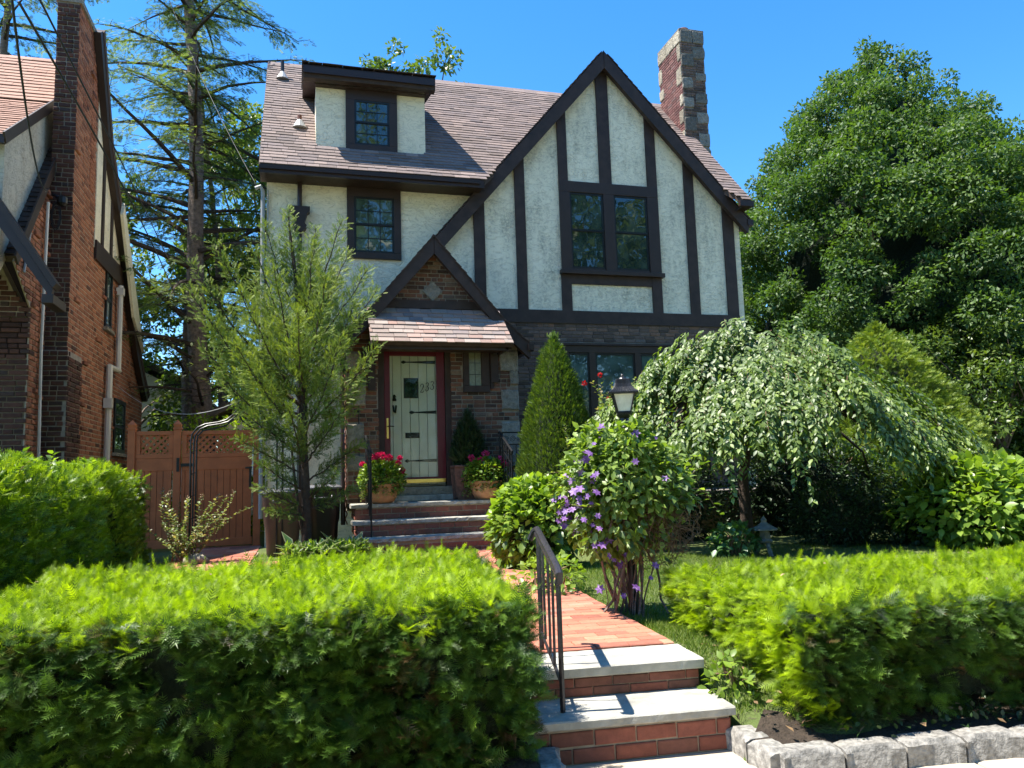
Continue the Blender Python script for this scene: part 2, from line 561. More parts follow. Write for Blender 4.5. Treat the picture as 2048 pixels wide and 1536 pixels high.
M['planter'] = plain('aged_planter', (.16, .075, .05), .75, .5, 16, .6, 30, dist=.01)
M['soil'] = plain('soil', (.045, .032, .022), 1, .4, 14, .9, 40, dist=.03)
M['bark'] = plain('bark', (.18, .135, .11), .95, .45, 14, 1, 22, dist=.03)
M['bark_dark'] = plain('bark_dark', (.055, .038, .028), .95, .4, 14, 1, 26, dist=.02)
M['twig'] = plain('twig', (.17, .105, .065), .9, .4, 20, .4)
M['dark_inside'] = plain('core_shade', (.010, .018, .007), 1, .5, 18, 1, 12, dist=.05)  # near-black for solid cores, shade inside the foliage put into the colour
M['asphalt'] = plain('asphalt', (.055, .055, .055), .9, .2, 8, .4, 120)
M['siding'] = plain('pale_siding', (.62, .55, .50), .7, .05, 2, 0)
M['statue'] = plain('weathered_stone', (.13, .13, .11), .9, .35, 20, .6, 50)
M['cloth'] = plain('frosted_glass', (.75, .72, .62), .35, .12, 25, .4, 60)
M['lead_glass'] = plain('leaded_glass', (.20, .21, .13), .15, .25, 14, .1, 40, spec=.8)
M['dry_leaf'] = plain('dry_leaf', (.28, .19, .11), .8, .3, 20, .1)
M['flue'] = plain('flue_tile', (.16, .07, .045), .8, .25, 12, .3)

# foliage
M['yew'] = leaf_mat('yew', [(.08, .13, .010), (.20, .30, .012), (.33, .45, .014), (.44, .56, .02)], .48, (1.35, 1.4, .35), .5, .3, .12, 2.2)  # brighter copy for hedge tops and left end, sunlight put into the colour
M['yew_shaded'] = leaf_mat('yew_shaded', [(.12, .07, .03), (.035, .075, .014), (.06, .12, .018), (.06, .12, .018), (.10, .185, .022), (.19, .30, .028)], .3, (1.4, 1.5, .4), .45, .35, .15, 2.0)  # darker copy for the shaded hedge faces, with some brown dead bits
M['privet'] = leaf_mat('privet', [(.04, .08, .012), (.10, .18, .014), (.20, .31, .018), (.32, .42, .03)], .42, (1.5, 1.5, .35), .45, .4, .2)
M['cypress'] = leaf_mat('cypress', [(.04, .07, .020), (.09, .14, .028), (.17, .24, .04), (.30, .37, .07)], .33, (1.4, 1.4, .5), .55, .25, .15, 1.5)
M['arbor'] = leaf_mat('arborvitae', [(.025, .05, .010), (.055, .105, .014), (.10, .17, .02), (.17, .25, .03)], .33, (1.4, 1.4, .5), .55, .25, .2, 5)
M['spruce'] = leaf_mat('spruce', [(.06, .10, .016), (.12, .19, .025), (.20, .28, .035), (.28, .34, .05)], .3, (1.4, 1.4, .5), .5, .3, .25, 2)
M['hemlock'] = leaf_mat('hemlock', [(.05, .08, .026), (.09, .14, .04), (.14, .20, .055), (.24, .30, .09)], .42, (1.5, 1.5, .6), .5, .3, .2, .6)
M['weeping'] = leaf_mat('weeping', [(.045, .085, .022), (.095, .155, .03), (.16, .23, .045), (.25, .33, .06)], .35, (1.4, 1.5, .4), .48, .65, .12)
M['linden'] = leaf_mat('big_tree', [(.028, .062, .016), (.05, .10, .022), (.085, .15, .03), (.14, .21, .045)], .34, (1.5, 1.6, .5), .55, .4, .15, .5)
M['broad'] = leaf_mat('broadleaf', [(.03, .06, .014), (.06, .11, .02), (.11, .17, .03), (.18, .24, .06)], .4, (1.5, 1.5, .5), .42, .5, .2, .5)
M['hydrangea'] = leaf_mat('hydrangea', [(.06, .11, .018), (.13, .21, .028), (.21, .31, .04), (.30, .40, .06)], .4, (1.4, 1.5, .35), .38, .5, .15, 3)
M['clematis'] = leaf_mat('clematis', [(.05, .09, .02), (.12, .19, .035), (.22, .31, .06), (.33, .42, .12)], .4, (1.4, 1.5, .35), .42, .5, .15, 4)
M['rose_leaf'] = leaf_mat('rose_leaf', [(.06, .10, .03), (.12, .18, .05), (.22, .27, .09), (.36, .30, .18)], .35, (1.4, 1.4, .5), .4, .5, .15, 4)
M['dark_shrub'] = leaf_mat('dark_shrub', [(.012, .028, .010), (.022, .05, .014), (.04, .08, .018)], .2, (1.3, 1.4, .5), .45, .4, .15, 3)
M['hosta'] = leaf_mat('hosta', [(.04, .10, .03), (.06, .14, .04), (.11, .2, .06)], .3, (1.3, 1.5, .5), .4, .5, .1, 4)
M['hosta_edge'] = leaf_mat('hosta_edge', [(.35, .40, .24), (.42, .46, .28)], .3, (1.1, 1.1, .8), .4, .4, .1, 4)
M['grass'] = leaf_mat('grass', [(.05, .10, .015), (.10, .17, .022), (.16, .23, .035), (.24, .27, .07)], .4, (1.3, 1.4, .4), .5, .3, .2, 1.5)
M['purple'] = leaf_mat('purple_petal', [(.14, .06, .24), (.24, .12, .36), (.40, .25, .48)], .3, (1.2, .9, 1.3), .5, .3, .1, 5)
M['pink'] = leaf_mat('pink_petal', [(.55, .015, .09), (.70, .04, .14), (.75, .10, .32)], .3, (1.2, .8, 1.0), .5, .3, .1, 5)
M['magenta'] = leaf_mat('magenta_petal', [(.45, .008, .07), (.60, .02, .12)], .3, (1.2, .8, 1.0), .5, .3, .1, 5)
M['red_petal'] = leaf_mat('red_petal', [(.40, .008, .008), (.55, .02, .015)], .25, (1.2, .6, .5), .5, .3, .1, 5)
M['barberry'] = leaf_mat('barberry', [(.12, .03, .03), (.25, .07, .06), (.35, .14, .09)], .3, (1.3, .9, .7), .5, .3, .2, 4)
M['litter'] = leaf_mat('leaf_litter', [(.10, .06, .03), (.22, .14, .07), (.38, .24, .14)], .1, (1, 1, 1), .8, .2, .1, 4)
# ------------------------------------------------------------------ the setting: ground, path, sidewalk, kerb
A = R(-5.5)
UU = Vector((math.cos(A), math.sin(A), 0)); VV = Vector((-math.sin(A), math.cos(A), 0)); Z = Vector((0, 0, 1))
OO = Vector((2.05, 3.5, 0))
def st(u, v, z=0):
    return OO + UU * u + VV * v + Z * z

structure('ground', MB().box(-400, 400, -400, 600, -.3, -.03), plain('far_ground', (.10, .12, .05), 1, .3, .3, .3))
structure('road', MB().box(-60, 60, -12, -1.2, -.03, -.022), M['asphalt'])
sw = MB()
structure('sidewalk_base', MB().add([st(-14, -.42, -.012), st(14, -.42, -.012), st(14, -4.2, -.012), st(-14, -4.2, -.012)], [(3, 2, 1, 0)]), M['mortar_dark'])
slab_root = MB()
for i in range(-7, 8):
    x0 = -.45 + i * 1.4
    slab_root.obox(st(x0 + .006, -3.9, -.06), UU * 1.388, VV * 3.49, Z * .06)
sidewalk = structure('sidewalk', slab_root, M['concrete'], bevel=.006)
structure('step_apron', MB().obox(st(-1.0, -.41, -.05), UU * 1.02, VV * .42, Z * .046), M['concrete'])

# lawn: one gently uneven sheet, sunk where the steps cut in
gx = np.concatenate([np.arange(-14, -3, .5), np.arange(-3, 4.5, .09), np.arange(4.5, 26, .5)])
gy = np.concatenate([np.arange(2.6, 5, .07), np.arange(5, 13, .2), np.arange(13, 70, 1.5)])
X_, Y_ = np.meshgrid(gx, gy)
u_ = (X_ - OO.x) * UU.x + (Y_ - OO.y) * UU.y
v_ = (X_ - OO.x) * VV.x + (Y_ - OO.y) * VV.y
def lawn_z(u, v, x, y):
    t = np.clip((v + .38) / .95, 0, 1)
    z = .055 + .28 * (t * t * (3 - 2 * t)) + .012 * np.sin(x * 3.1 + y * 1.7) + .008 * np.sin(x * 7.3 - y * 5.1)
    z = np.where((u > -1.06) & (u < .0) & (v < .72), -.25, z)
    z = np.where((u > -1.12) & (u < .035) & (v >= .6) & (v < 6.6), .31, z)
    z = np.where(v < -.36, -.1, z)
    return z
Z_ = lawn_z(u_, v_, X_, Y_)
ny, nx = X_.shape
idx = np.arange(nx * ny).reshape(ny, nx)
F_ = np.stack([idx[:-1, :-1], idx[:-1, 1:], idx[1:, 1:], idx[1:, :-1]], -1).reshape(-1, 4)
t = NT('lawn_soil')
n1 = t.noise(1.1, 5); n2 = t.noise(35, 4)
cc = t.ramp(n1, [(.35, (.07, .10, .022)), (.6, (.11, .14, .03)), (.8, (.13, .11, .05))])
cc = t.mix(cc, (.06, .045, .03), t.ramp_f(n2, .55, .7))
t.done(t.bsdf(cc, 1, t.bump(n2, .8, .03)))
M['lawn'] = t.m
# earth strip by the kerb is bare
lawn = link('lawn', mesh_np('lawn', np.stack([X_, Y_, Z_], -1).reshape(-1, 3), F_, M['lawn'], smooth=True), kind='structure')
bedv = [st(.02, -.36, .075), st(9, -.36, .075), st(9, .5, .30), st(.34, .5, .30), st(.24, .10, .185), st(.02, -.16, .10)]
structure('planting_bed', MB().add(bedv, [(0, 1, 2, 3, 4, 5)]).add([st(-8, -.36, .096), st(-1.03, -.36, .096), st(-1.03, .6, .30), st(-8, .6, .30)], [(0, 1, 2, 3)]), M['soil'])

# kerb of granite setts
ks = MB()
def kerb_line(root, p0, p1, w=.12, h=.105, n=None):
    d = (p1 - p0); L = d.length; d.normalize(); nrm = Vector((d.y, -d.x, 0))
    k = n or max(1, round(L / .3)); bl = L / k
    for i in range(k):
        b = MB(); a = p0 + d * (i * bl + .006)
        ll = bl - .012; hh = h + rng.uniform(-.008, .008)
        V = []
        nx_ = 7
        for s_ in range(nx_ + 1):
            q = s_ / nx_
            for (du, z) in ((0, -.1), (0, hh * .80), (.018, hh), (w - .018, hh), (w, hh * .80), (w, -.1)):
                jx = rng.uniform(-.003, .003); e = .012 if s_ in (0, nx_) else 0
                V.append(a + d * (ll * q) + nrm * (-du + jx + (e if du == 0 else -e if du >= w - .001 else 0)) + Z * (z + (rng.uniform(-.003, .003) if z > 0 else 0) - (e if z > hh * .9 else 0)))
        Fk = []
        for s_ in range(nx_):
            for q in range(5):
                Fk.append((s_ * 6 + q, s_ * 6 + q + 1, s_ * 6 + q + 7, s_ * 6 + q + 6))
        Fk += [(5, 4, 3, 2, 1, 0), tuple(nx_ * 6 + q for q in range(6))]
        b.add(V, Fk)
        o = b.build('sett', M['granite'], root, smooth=True)
kerb = bpy.data.objects.new('kerb', None); col.objects.link(kerb); kerb['kind'] = 'structure'; ORIG['kerb'] = Vector((0, 0, 0))
kerb_line(kerb, st(.12, -.37), st(.09, .02), n=2)
kerb_line(kerb, st(.03, -.40), st(1.5, -.45), n=5)
kerb_line(kerb, st(1.5, -.45), st(6.3, -.47), n=16)
kerb_line(kerb, st(-1.0, .02), st(-1.06, -.46), n=2)
kerb_line(kerb, st(-3.6, -.42), st(-.97, -.42), n=9)

# brick garden path
def pavers(u0, u1, v0, v1, O=OO, U=UU, V=VV, z=.345, bw=.2, bd=.1):
    out = []; v = v0; k = 0
    while v < v1 - .03:
        uu = u0 - (bw / 2 if k % 2 else 0)
        while uu < u1:
            a, b = max(uu, u0), min(uu + bw - .004, u1)
            if b - a > .03:
                c = O + U * ((a + b) / 2) + V * (v + bd / 2) + Z * z
                g = rng.uniform(-.006, .006)
                N_ = (Z + U * rng.uniform(-.012, .012) + V * rng.uniform(-.012, .012)).normalized()
                out.append(place(c, U, N_, V, b - a, bd - .004, .018 + rng.uniform(-.002, .003)))
            uu += bw
        v += bd + .001; k += 1
    return out
path = structure('garden_path', MB().obox(st(-1.08, .69, .1), UU * 1.08, VV * 5.95, Z * .246), M['mortar_light'])
pieces('paver', pavers(-1.07, -.01, .70, 6.6), brick_template(.03, 1), M['paver'], path)
path2 = structure('front_path', MB().box(-1.75, 2.9, 9.75, 10.48, .1, .345), M['mortar_light'])
pieces('paver', pavers(0, 4.6, 0, .72, Vector((-1.72, 9.76, 0)), Vector((1, 0, 0)), Vector((0, 1, 0)), .344), brick_template(.03, 2), M['paver'], path2)
path3 = structure('side_path', MB().box(-1.65, -.55, 10.49, 13.35, .1, .34), M['mortar_light'])
pieces('paver', pavers(0, 1.05, 0, 2.8, Vector((-1.62, 10.5, 0)), Vector((1, 0, 0)), Vector((0, 1, 0)), .339, .3, .3), brick_template(.03, 2), M['paver'], path3)

# ------------------------------------------------------------------ garden steps by the sidewalk
gs = thing('garden_steps', 'two low brick steps with stone treads rising from the sidewalk to the brick path', 'steps', st(-.5, .3, 0))
gb = MB().obox(st(-1.0, .012, -.05), UU * .985, VV * .5, Z * .208)
gb.obox(st(-1.0, .362, .15), UU * .985, VV * .36, Z * .148)
gb.build('riser_mortar', M['mortar_light'], gs)
bl = courses(st(-1.0, .012), UU, Z, -VV, .002, .152, lambda z: [(0, .985)], bw=.2, bh=.066, joint=.009, depth=.010, jit=.002, headers=0)
bl += courses(st(-1.0, .362), UU, Z, -VV, .203, .30, lambda z: [(0, .985)], bw=.2, bh=.042, joint=.006, depth=.010, jit=.002, headers=0)
bl += courses(st(-.015, .012), VV, Z, UU, .002, .152, lambda z: [(0, .36)], bw=.2, bh=.066, joint=.009, depth=.010, headers=0)
pieces('brick', bl, brick_template(.08, 3), M['brick_dark'], gs)
def tread(name, P, U, V, w, d, z0, z1, parent, mat=M['bluestone'], amp=.006, n=26):
    """stone slab with a chipped front edge"""
    V_ = []; F_ = []
    for i in range(n + 1):
        q = i / n
        a1, a2 = rng.uniform(0, amp), rng.uniform(0, amp)
        for (dv, z) in ((d, z0), (a1 + .006, z0), (a2, z0 + .006), (a1 * .6, z1 - .006), (.008 + a2, z1), (d, z1)):
            V_.append(P + U * (w * q) + V * dv + Z * (z + (rng.uniform(-.001, .001) if z == z1 else 0)))
    for i in range(n):
        for q in range(5):
            F_.append((i * 6 + q, i * 6 + q + 1, i * 6 + q + 7, i * 6 + q + 6))
    F_ += [tuple(range(5, -1, -1)), tuple(n * 6 + q for q in range(6))]
    return MB().add(V_, F_).build(name, mat, parent)
tread('tread', st(-1.02, -.02), UU, VV, 1.03, .41, .158, .20, gs)
tread('tread', st(-1.03, .33), UU, VV, 1.04, .37, .30, .352, gs)

# metal handrail on the garden steps
def handrail(name, label, group, posts, rail_pts, bal, curl=None, w=.020, mat=None, extra=None):
    mat = mat or M['iron']
    b = Vector(posts[0][0])
    t_ = thing(name, label, 'handrail', b, group)
    for p, q, r_ in posts:
        MB().tube([p, q], r_, 4).build('post', mat, t_)
    MB().tube(rail_pts, w, 8).build('rail_grip', mat, t_, smooth=True)
    for p, q in bal:
        MB().tube([p, q], .0075, 4).build('baluster', mat, t_)
    return t_
P1 = Vector((1.245, 3.70, .20)); P2 = Vector((1.345, 4.33, .36))
T1 = Vector((1.225, 3.62, .885)); T2 = Vector((1.35, 4.36, 1.035))
gr = handrail('garden_handrail', 'worn black iron handrail at the garden steps by the sidewalk', 'iron handrails',
    [(P1, Vector((1.245, 3.70, .89)), .013), (P2, Vector((1.345, 4.33, 1.01)), .014)],
    [T2 + Vector((-.03, .05, -.06)), T2 + Vector((-.012, .03, -.012)), T2, T1 + (T2 - T1) * .06, T1 + Vector((0, -.004, -.015)), T1 + Vector((0, .008, -.055)), T1 + Vector((0, .03, -.06))],
    [(P1.lerp(P2, q) + Z * .13, T1.lerp(T2, q) - Z * .015) for q in (.3, .5, .75)], w=.019, mat=M['rail_paint'])
MB().obox(T1 + Vector((-.02, .0, -.03)), Vector((.04, 0, 0)), (T2 - T1), Vector((0, 0, .014))).build('rail_bar', M['rail_paint'], gr)
MB().tube([P1 + Z * .13, P2 + Z * .1], .008, 4).build('lower_rail', M['rail_paint'], gr)

# ------------------------------------------------------------------ front steps
fs = thing('front_steps', 'three wide brick steps with worn stone treads leading up to the front door', 'steps', (1.85, 10.5, .34))
XL, XR = .80, 2.92
X3 = Vector((1, 0, 0)); Y3 = Vector((0, 1, 0))
for (y, zt, zb) in ((10.5, .575, .33), (10.86, .79, .575), (11.22, 1.01, .79)):
    MB().box(XL, XR, y, 12.0, zb - .01, zt - .055).build('riser_mortar', M['mortar_light'], fs)
    bb = courses(Vector((XL, y, 0)), X3, Z, Vector((0, -1, 0)), zb + .006, zt - .052, lambda z: [(0, XR - XL)], bw=.2, bh=.066, joint=.010, depth=.012, jit=.003, headers=0)
    bb += courses(Vector((XL, 12.0, 0)), -Y3, Z, -X3, zb + .006, zt - .052, lambda z: [(0, 12.0 - y)], bw=.2, bh=.066, joint=.010, depth=.012, jit=.003, headers=0)
    pieces('brick', bb, brick_template(.08, 4), M['brick_dark'] if zt > .6 else M['brick_red'], fs, limit=90)
    tread('tread', Vector((XL - .07, y - .045, 0)), X3, Y3, XR - XL + .14, .44 if zt < 1 else .8, zt - .052, zt, fs, M['bluestone_edge'], .02, 44)

# ------------------------------------------------------------------ the tudor house
H = thing('tudor_house', 'half-timbered tudor house with white stucco gable, brick entrance porch and shingle roof', 'house', (3.9, 13, .36))
# solid body behind the facade
body = MB()
body.box(-.5, 8.41, 13.04, 19.0, .2, 6.42)
body.build('side_wall', M['stucco'], H)
MB().prism([(-.5, .2), (3.2, .2), (3.2, 6.46), (-.5, 6.46)], 13.0, 13.05).build('stucco_wall', M['stucco'], H)
gpoly = [(2.35, 3.95), (8.41, 3.95), (8.41, 6.22), (5.62, 9.2), (2.35, 5.42)]
MB().prism(gpoly, 12.985, 13.06).build('gable_wall', M['stucco_gable'], H)
MB().box(8.27, 8.41, 12.98, 13.03, .9, 6.3).build('corner_strip', M['stucco'], H)

# timbers, each its own board
TY0 = 12.945
def timber(poly, y0=TY0, name='timber', mat='timber', parent=H, y1=12.984):
    return MB().prism(poly, y0, y1).build(name, M[mat], parent, bevel=.005)
def zl(x): return 9.38 - (5.62 - x) * 1.165      # outer rake, left
def zr(x): return 9.38 - (x - 5.62) * 1.083
for (a, b, zb, ) in ((3.03, 3.22, 4.20), (3.81, 3.99, 4.30), (7.25, 7.44, 4.30), (8.05, 8.27, 4.30)):
    fz = zl if b < 5.6 else zr
    timber([(a, zb), (b, zb), (b, fz(b) - .2), (a, fz(a) - .2)])
for (a, b) in ((4.67, 4.84), (6.47, 6.66)):
    fz = zl if b < 5.6 else zr
    timber([(a, 6.765), (b, 6.765), (b, fz(b) - .2), (a, fz(a) - .2)])
timber([(5.49, 6.765), (5.72, 6.765), (5.72, 9.05), (5.62, 9.15), (5.49, 9.05)])
timber([(3.2, 4.07), (8.27, 4.07), (8.27, 4.297), (3.2, 4.297)], y0=12.935)
timber([(4.65, 4.30), (4.83, 4.30), (4.83, 4.975), (4.65, 4.975)])
timber([(6.46, 4.30), (6.65, 4.30), (6.65, 4.975), (6.46, 4.975)])
timber([(4.832, 4.815), (6.458, 4.815), (6.458, 4.975), (4.832, 4.975)], y0=12.95)

# gable roof slabs and rake boards
def slab(poly_xy, zf, th=.12):
    V = [(x, y, zf(x, y)) for x, y in poly_xy]; n = len(V)
    V += [(x, y, zf(x, y) - th) for x, y in poly_xy]
    F = [tuple(range(n)), tuple(range(2 * n - 1, n - 1, -1))] + [(i, n + i, n + (i + 1) % n, (i + 1) % n) for i in range(n)]
    return MB().add(V, F)
gl = slab([(2.22, 12.83), (5.62, 12.83), (5.62, 15.19), (3.1, 12.98), (2.22, 12.98)], lambda x, y: zl(x) - .02, .1)
gl.build('gable_roof', M['shingle_dark'], H)
gr_ = slab([(5.62, 12.83), (8.54, 12.83), (8.54, 13.0), (8.28, 13.0), (5.62, 15.19)], lambda x, y: zr(x) - .02, .1)
gr_.build('gable_roof', M['shingle_dark'], H)
def rake(poly, name='rake_board', y0=12.80, y1=12.90, parent=H):
    return MB().prism(poly, y0, y1).build(name, M['timber'], parent, bevel=.006)
rake([(2.2, zl(2.2) - .03), (5.62, zl(5.62) - .03), (5.62, zl(5.62) - .36), (2.2, zl(2.2) - .33)])
rake([(5.622, 9.35), (8.53, zr(8.53) - .03), (8.56, zr(8.53) - .02), (8.50, zr(8.53) - .30), (5.622, 9.02)])
MB().box(8.50, 8.62, 12.78, 13.2, 6.08, 6.20).build('gutter', M['gutter'], H)
for (sgn, fz, x0, x1) in ((-1, zl, 2.2, 5.62), (1, zr, 5.62, 8.55)):
    sl = 1.165 if sgn < 0 else 1.083
    S_ = Vector((-sgn, 0, sl)).normalized(); N_ = Vector((sgn * sl, 0, 1)).normalized()
    U_ = Vector((0, -1, 0)) if sgn < 0 else Vector((0, 1, 0))
    # U x (-N) = S
    O_ = Vector((x0 if sgn < 0 else x1, 12.79 if sgn > 0 else 13.12, fz(x0 if sgn < 0 else x1) - .018))
    L_ = (x1 - x0) * math.sqrt(1 + sl * sl)
    sh = shingles(O_, U_, S_, N_, L_, .14, lambda s: [(0, .33)], bw=.33, th=.014, wj=0)
    pieces('shingle', sh, slab_template(.01, 2), M['shingle_dark'], H, limit=30)

# main roof
SL = 1.09
def zm(x, y): return 6.5 + SL * (y - 12.55)
slab([(-.6, 12.55), (3.148, 12.55), (5.62, 15.19), (5.62, 15.77), (-.6, 15.77)], zm, .1).build('main_roof', M['shingle_dark'], H)
slab([(8.28, 12.55), (8.44, 12.55), (8.44, 15.77), (5.62, 15.77), (5.62, 15.19)], zm, .1).build('main_roof', M['shingle_dark'], H)
slab([(-.6, 15.77), (8.44, 15.77), (8.44, 19.2), (-.6, 19.2)], lambda x, y: 10.01 - SL * (y - 15.77), .1).build('rear_roof', M['shingle_dark'], H)
MB().prism([(13.06, 6.3), (15.77, 9.85), (18.9, 6.3)], -.48, -.44, 'x').build('attic_wall', M['stucco'], H)
MB().prism([(13.06, 6.3), (15.77, 9.85), (18.9, 6.3)], 8.37, 8.405, 'x').build('attic_wall', M['stucco'], H)
S_ = Vector((0, 1, SL)).normalized(); N_ = Vector((0, -SL, 1)).normalized()
LEN = 3.22 * math.sqrt(1 + SL * SL)
def roof_int(s):
    z = 6.5 + s * S_.z; y = 12.55 + s * S_.y
    ints = []
    if z < 9.38:
        ints = [(0, 5.62 - (9.38 - z) / 1.165 + .6), (5.62 + (9.38 - z) / 1.083 + .6, 9.04)]
    else:
        ints = [(0, 9.04)]
    if y > 13.14 and z < 8.5: ints = cut(ints, [(.92, 2.78)])
    if y > 14.5 and y < 15.55: ints = cut(ints, [(8.82, 9.1)])
    return ints
sh = shingles(Vector((-.6, 12.53, 6.483)), X3, S_, N_, LEN, .117, roof_int, bw=.26, th=.013)
pieces('shingle', sh, slab_template(.008, 3), M['shingle'], H, limit=240)
MB().obox(Vector((-.6, 15.68, 9.93)), Vector((9.04, 0, 0)), Vector((0, .12, .11)), Vector((0, .01, .02))).build('ridge_cap', M['shingle'], H)
# eaves
eave = MB(); eave.box(-.6, 3.13, 12.52, 12.57, 6.34, 6.475); eave.build('fascia', M['gutter'], H)
MB().box(-.6, 3.11, 12.575, 12.998, 6.36, 6.385).build('soffit', M['timber'], H)
MB().box(-.6, 3.05, 12.485, 12.52, 6.40, 6.47).build('gutter', M['gutter'], H)
MB().box(8.16, 8.46, 12.48, 12.55, 6.35, 6.46).build('fascia', M['gutter'], H)
MB().box(8.27, 8.46, 12.575, 13.05, 6.36, 6.385).build('soffit', M['timber'], H)
MB().obox(Vector((-.61, 12.55, 6.36)), (0.03, 0, 0), (0, 3.22, 3.51), (0, 0, .12)).build('verge_board', M['timber'], H)
MB().obox(Vector((8.43, 12.55, 6.36)), (0.03, 0, 0), (0, 3.22, 3.51), (0, 0, .12)).build('verge_board', M['timber'], H)

# windows
def sash_window(x0, x1, z0, z1, yf, casing, parent, cols=3, rows=2, both=True, glass='glass', sill=True, name='window', dark_bars=False):
    """casing: (left,right,bottom,top) widths; yf: front plane of casing"""
    cl, cr, cb, ct = casing
    w = MB()
    w.box(x0, x1, yf, yf + .045, z1 - ct, z1); w.box(x0, x1, yf, yf + .045, z0, z0 + cb)
    w.box(x0, x0 + cl, yf, yf + .045, z0 + cb + .001, z1 - ct - .001); w.box(x1 - cr, x1, yf, yf + .045, z0 + cb + .001, z1 - ct - .001)
    win = w.build(name, M['window_brown'], parent, bevel=.004)
    a, b, c, d = x0 + cl, x1 - cr, z0 + cb, z1 - ct
    sash_pair(a, b, c, d, yf, win, cols, rows, both, glass)
    return win
def sash_pair(a, b, c, d, yf, win, cols, rows, both, glass):
    mid = (c + d) / 2; fr = .035
    for k, (p, q, yo) in enumerate(((mid - .01, d, .008), (c, mid + .015, .018))):
        s = MB()
        s.box(a, b, yf + yo, yf + yo + .02, q - fr, q); s.box(a, b, yf + yo, yf + yo + .02, p, p + fr)
        s.box(a, a + fr, yf + yo, yf + yo + .02, p + fr + .0005, q - fr - .0005); s.box(b - fr, b, yf + yo, yf + yo + .02, p + fr + .0005, q - fr - .0005)
        s.build('sash', M['sash'], win)
        n = cols if (k == 0 or both) else 0
        if n:
            g = MB()
            for i in range(1, n):
                x = a + fr + (b - a - 2 * fr) * i / n
                g.box(x - .006, x + .006, yf + yo + .006, yf + yo + .014, p + fr, q - fr)
            for j in range(1, rows):
                z = p + fr + (q - p - 2 * fr) * j / rows
                g.box(a + fr, b - fr, yf + yo + .004, yf + yo + .0055, z - .006, z + .006)
            g.build('muntin', M['sash'], win)
        MB().box(a + fr - .01, b - fr + .01, yf + yo + .0142, yf + yo + .018, p + fr - .01, q - fr + .01).build('pane', M[glass], win)
sash_window(.81, 1.73, 5.11, 6.365, 12.95, (.12, .12, .11, .16), H, glass='glass_green')
# double window in the gable
gw = MB(); yf = 12.93
gw.box(4.66, 6.66, yf, yf + .05, 6.555, 6.765)
gw.box(4.66, 4.86, yf, yf + .05, 5.06, 6.554); gw.box(6.43, 6.66, yf, yf + .05, 5.06, 6.554); gw.box(5.53, 5.74, yf, yf + .05, 5.06, 6.554)
gwin = gw.build('window', M['window_brown'], H, bevel=.005)
MB().box(4.62, 6.69, 12.86, 12.985, 4.98, 5.058).build('sill', M['window_brown'], gwin, bevel=.005)
MB().box(4.862, 5.528, yf + .02, yf + .05, 5.06, 5.11).build('frame', M['window_brown'], gwin)
MB().box(5.742, 6.428, yf + .02, yf + .05, 5.06, 5.11).build('frame', M['window_brown'], gwin)
sash_pair(4.862, 5.528, 5.11, 6.553, yf + .012, gwin, 0, 0, False, 'glass')
sash_pair(5.742, 6.428, 5.11, 6.553, yf + .012, gwin, 0, 0, False, 'glass')
# ground floor triple window
pw = MB(); yf = 12.93
pw.box(4.6, 7.0, yf, yf + .05, 3.53, 3.66); pw.box(4.6, 7.0, yf, yf + .05, 1.86, 1.96)
for x in (4.62, 5.13, 6.03, 6.85): pw.box(x - .02, x + .10, yf, yf + .05, 1.961, 3.529)
pwin = pw.build('window', M['window_brown'], H, bevel=.005)
for (a, b) in ((4.72, 5.11), (5.23, 6.01), (6.13, 6.83)):
    MB().box(a, b, yf + .02, yf + .045, 3.49, 3.529).build('sash', M['sash'], pwin)
    MB().box(a, a + .03, yf + .02, yf + .045, 1.97, 3.489).build('sash', M['sash'], pwin)
    MB().box(b - .03, b, yf + .02, yf + .045, 1.97, 3.489).build('sash', M['sash'], pwin)
    MB().box(a + .02, b - .02, yf + .035, yf + .04, 1.965, 3.5).build('pane', M['glass_green'], pwin)
MB().box(4.5, 7.1, 12.9, 12.99, 3.662, 3.70).build('lintel_board', M['timber'], H)

# brick ground floor
MB().box(3.44, 8.26, 12.972, 13.02, .9, 4.068).build('brick_wall', M['mortar_dark'], H)
def mw(z):
    ints = [(3.46, 8.24)]
    holes = []
    if 1.84 < z < 3.72: holes.append((4.58, 7.02))
    for (a, b, c, d) in quoin_main:
        if c - .03 < z < d + .03: holes.append((a - .01, b + .01))
    return cut(ints, holes)
quoin_main = [(7.93, 8.26, 3.78, 4.03), (8.02, 8.26, 3.35, 3.6), (7.9, 8.26, 2.9, 3.15), (8.0, 8.26, 2.45, 2.7)]
bb = courses(Vector((0, 12.972, 0)), X3, Z, Vector((0, -1, 0)), 1.03, 4.065, mw, bw=.195, bh=.055, joint=.011, depth=.012, jit=.004)
pieces('brick', bb, [brick_template(.1, 5), brick_template(.1, 6), brick_template(.1, 7)], M['brick_main'], H, limit=130)
for (a, b, c, d) in quoin_main:
    pieces('stone', [place(Vector(((a + b) / 2, 12.97, (c + d) / 2)), X3, Vector((0, -1, 0)), Z, b - a + .04, d - c + .03, .035)], stone_template(int(a * 50)), M['stone_grey'], H)

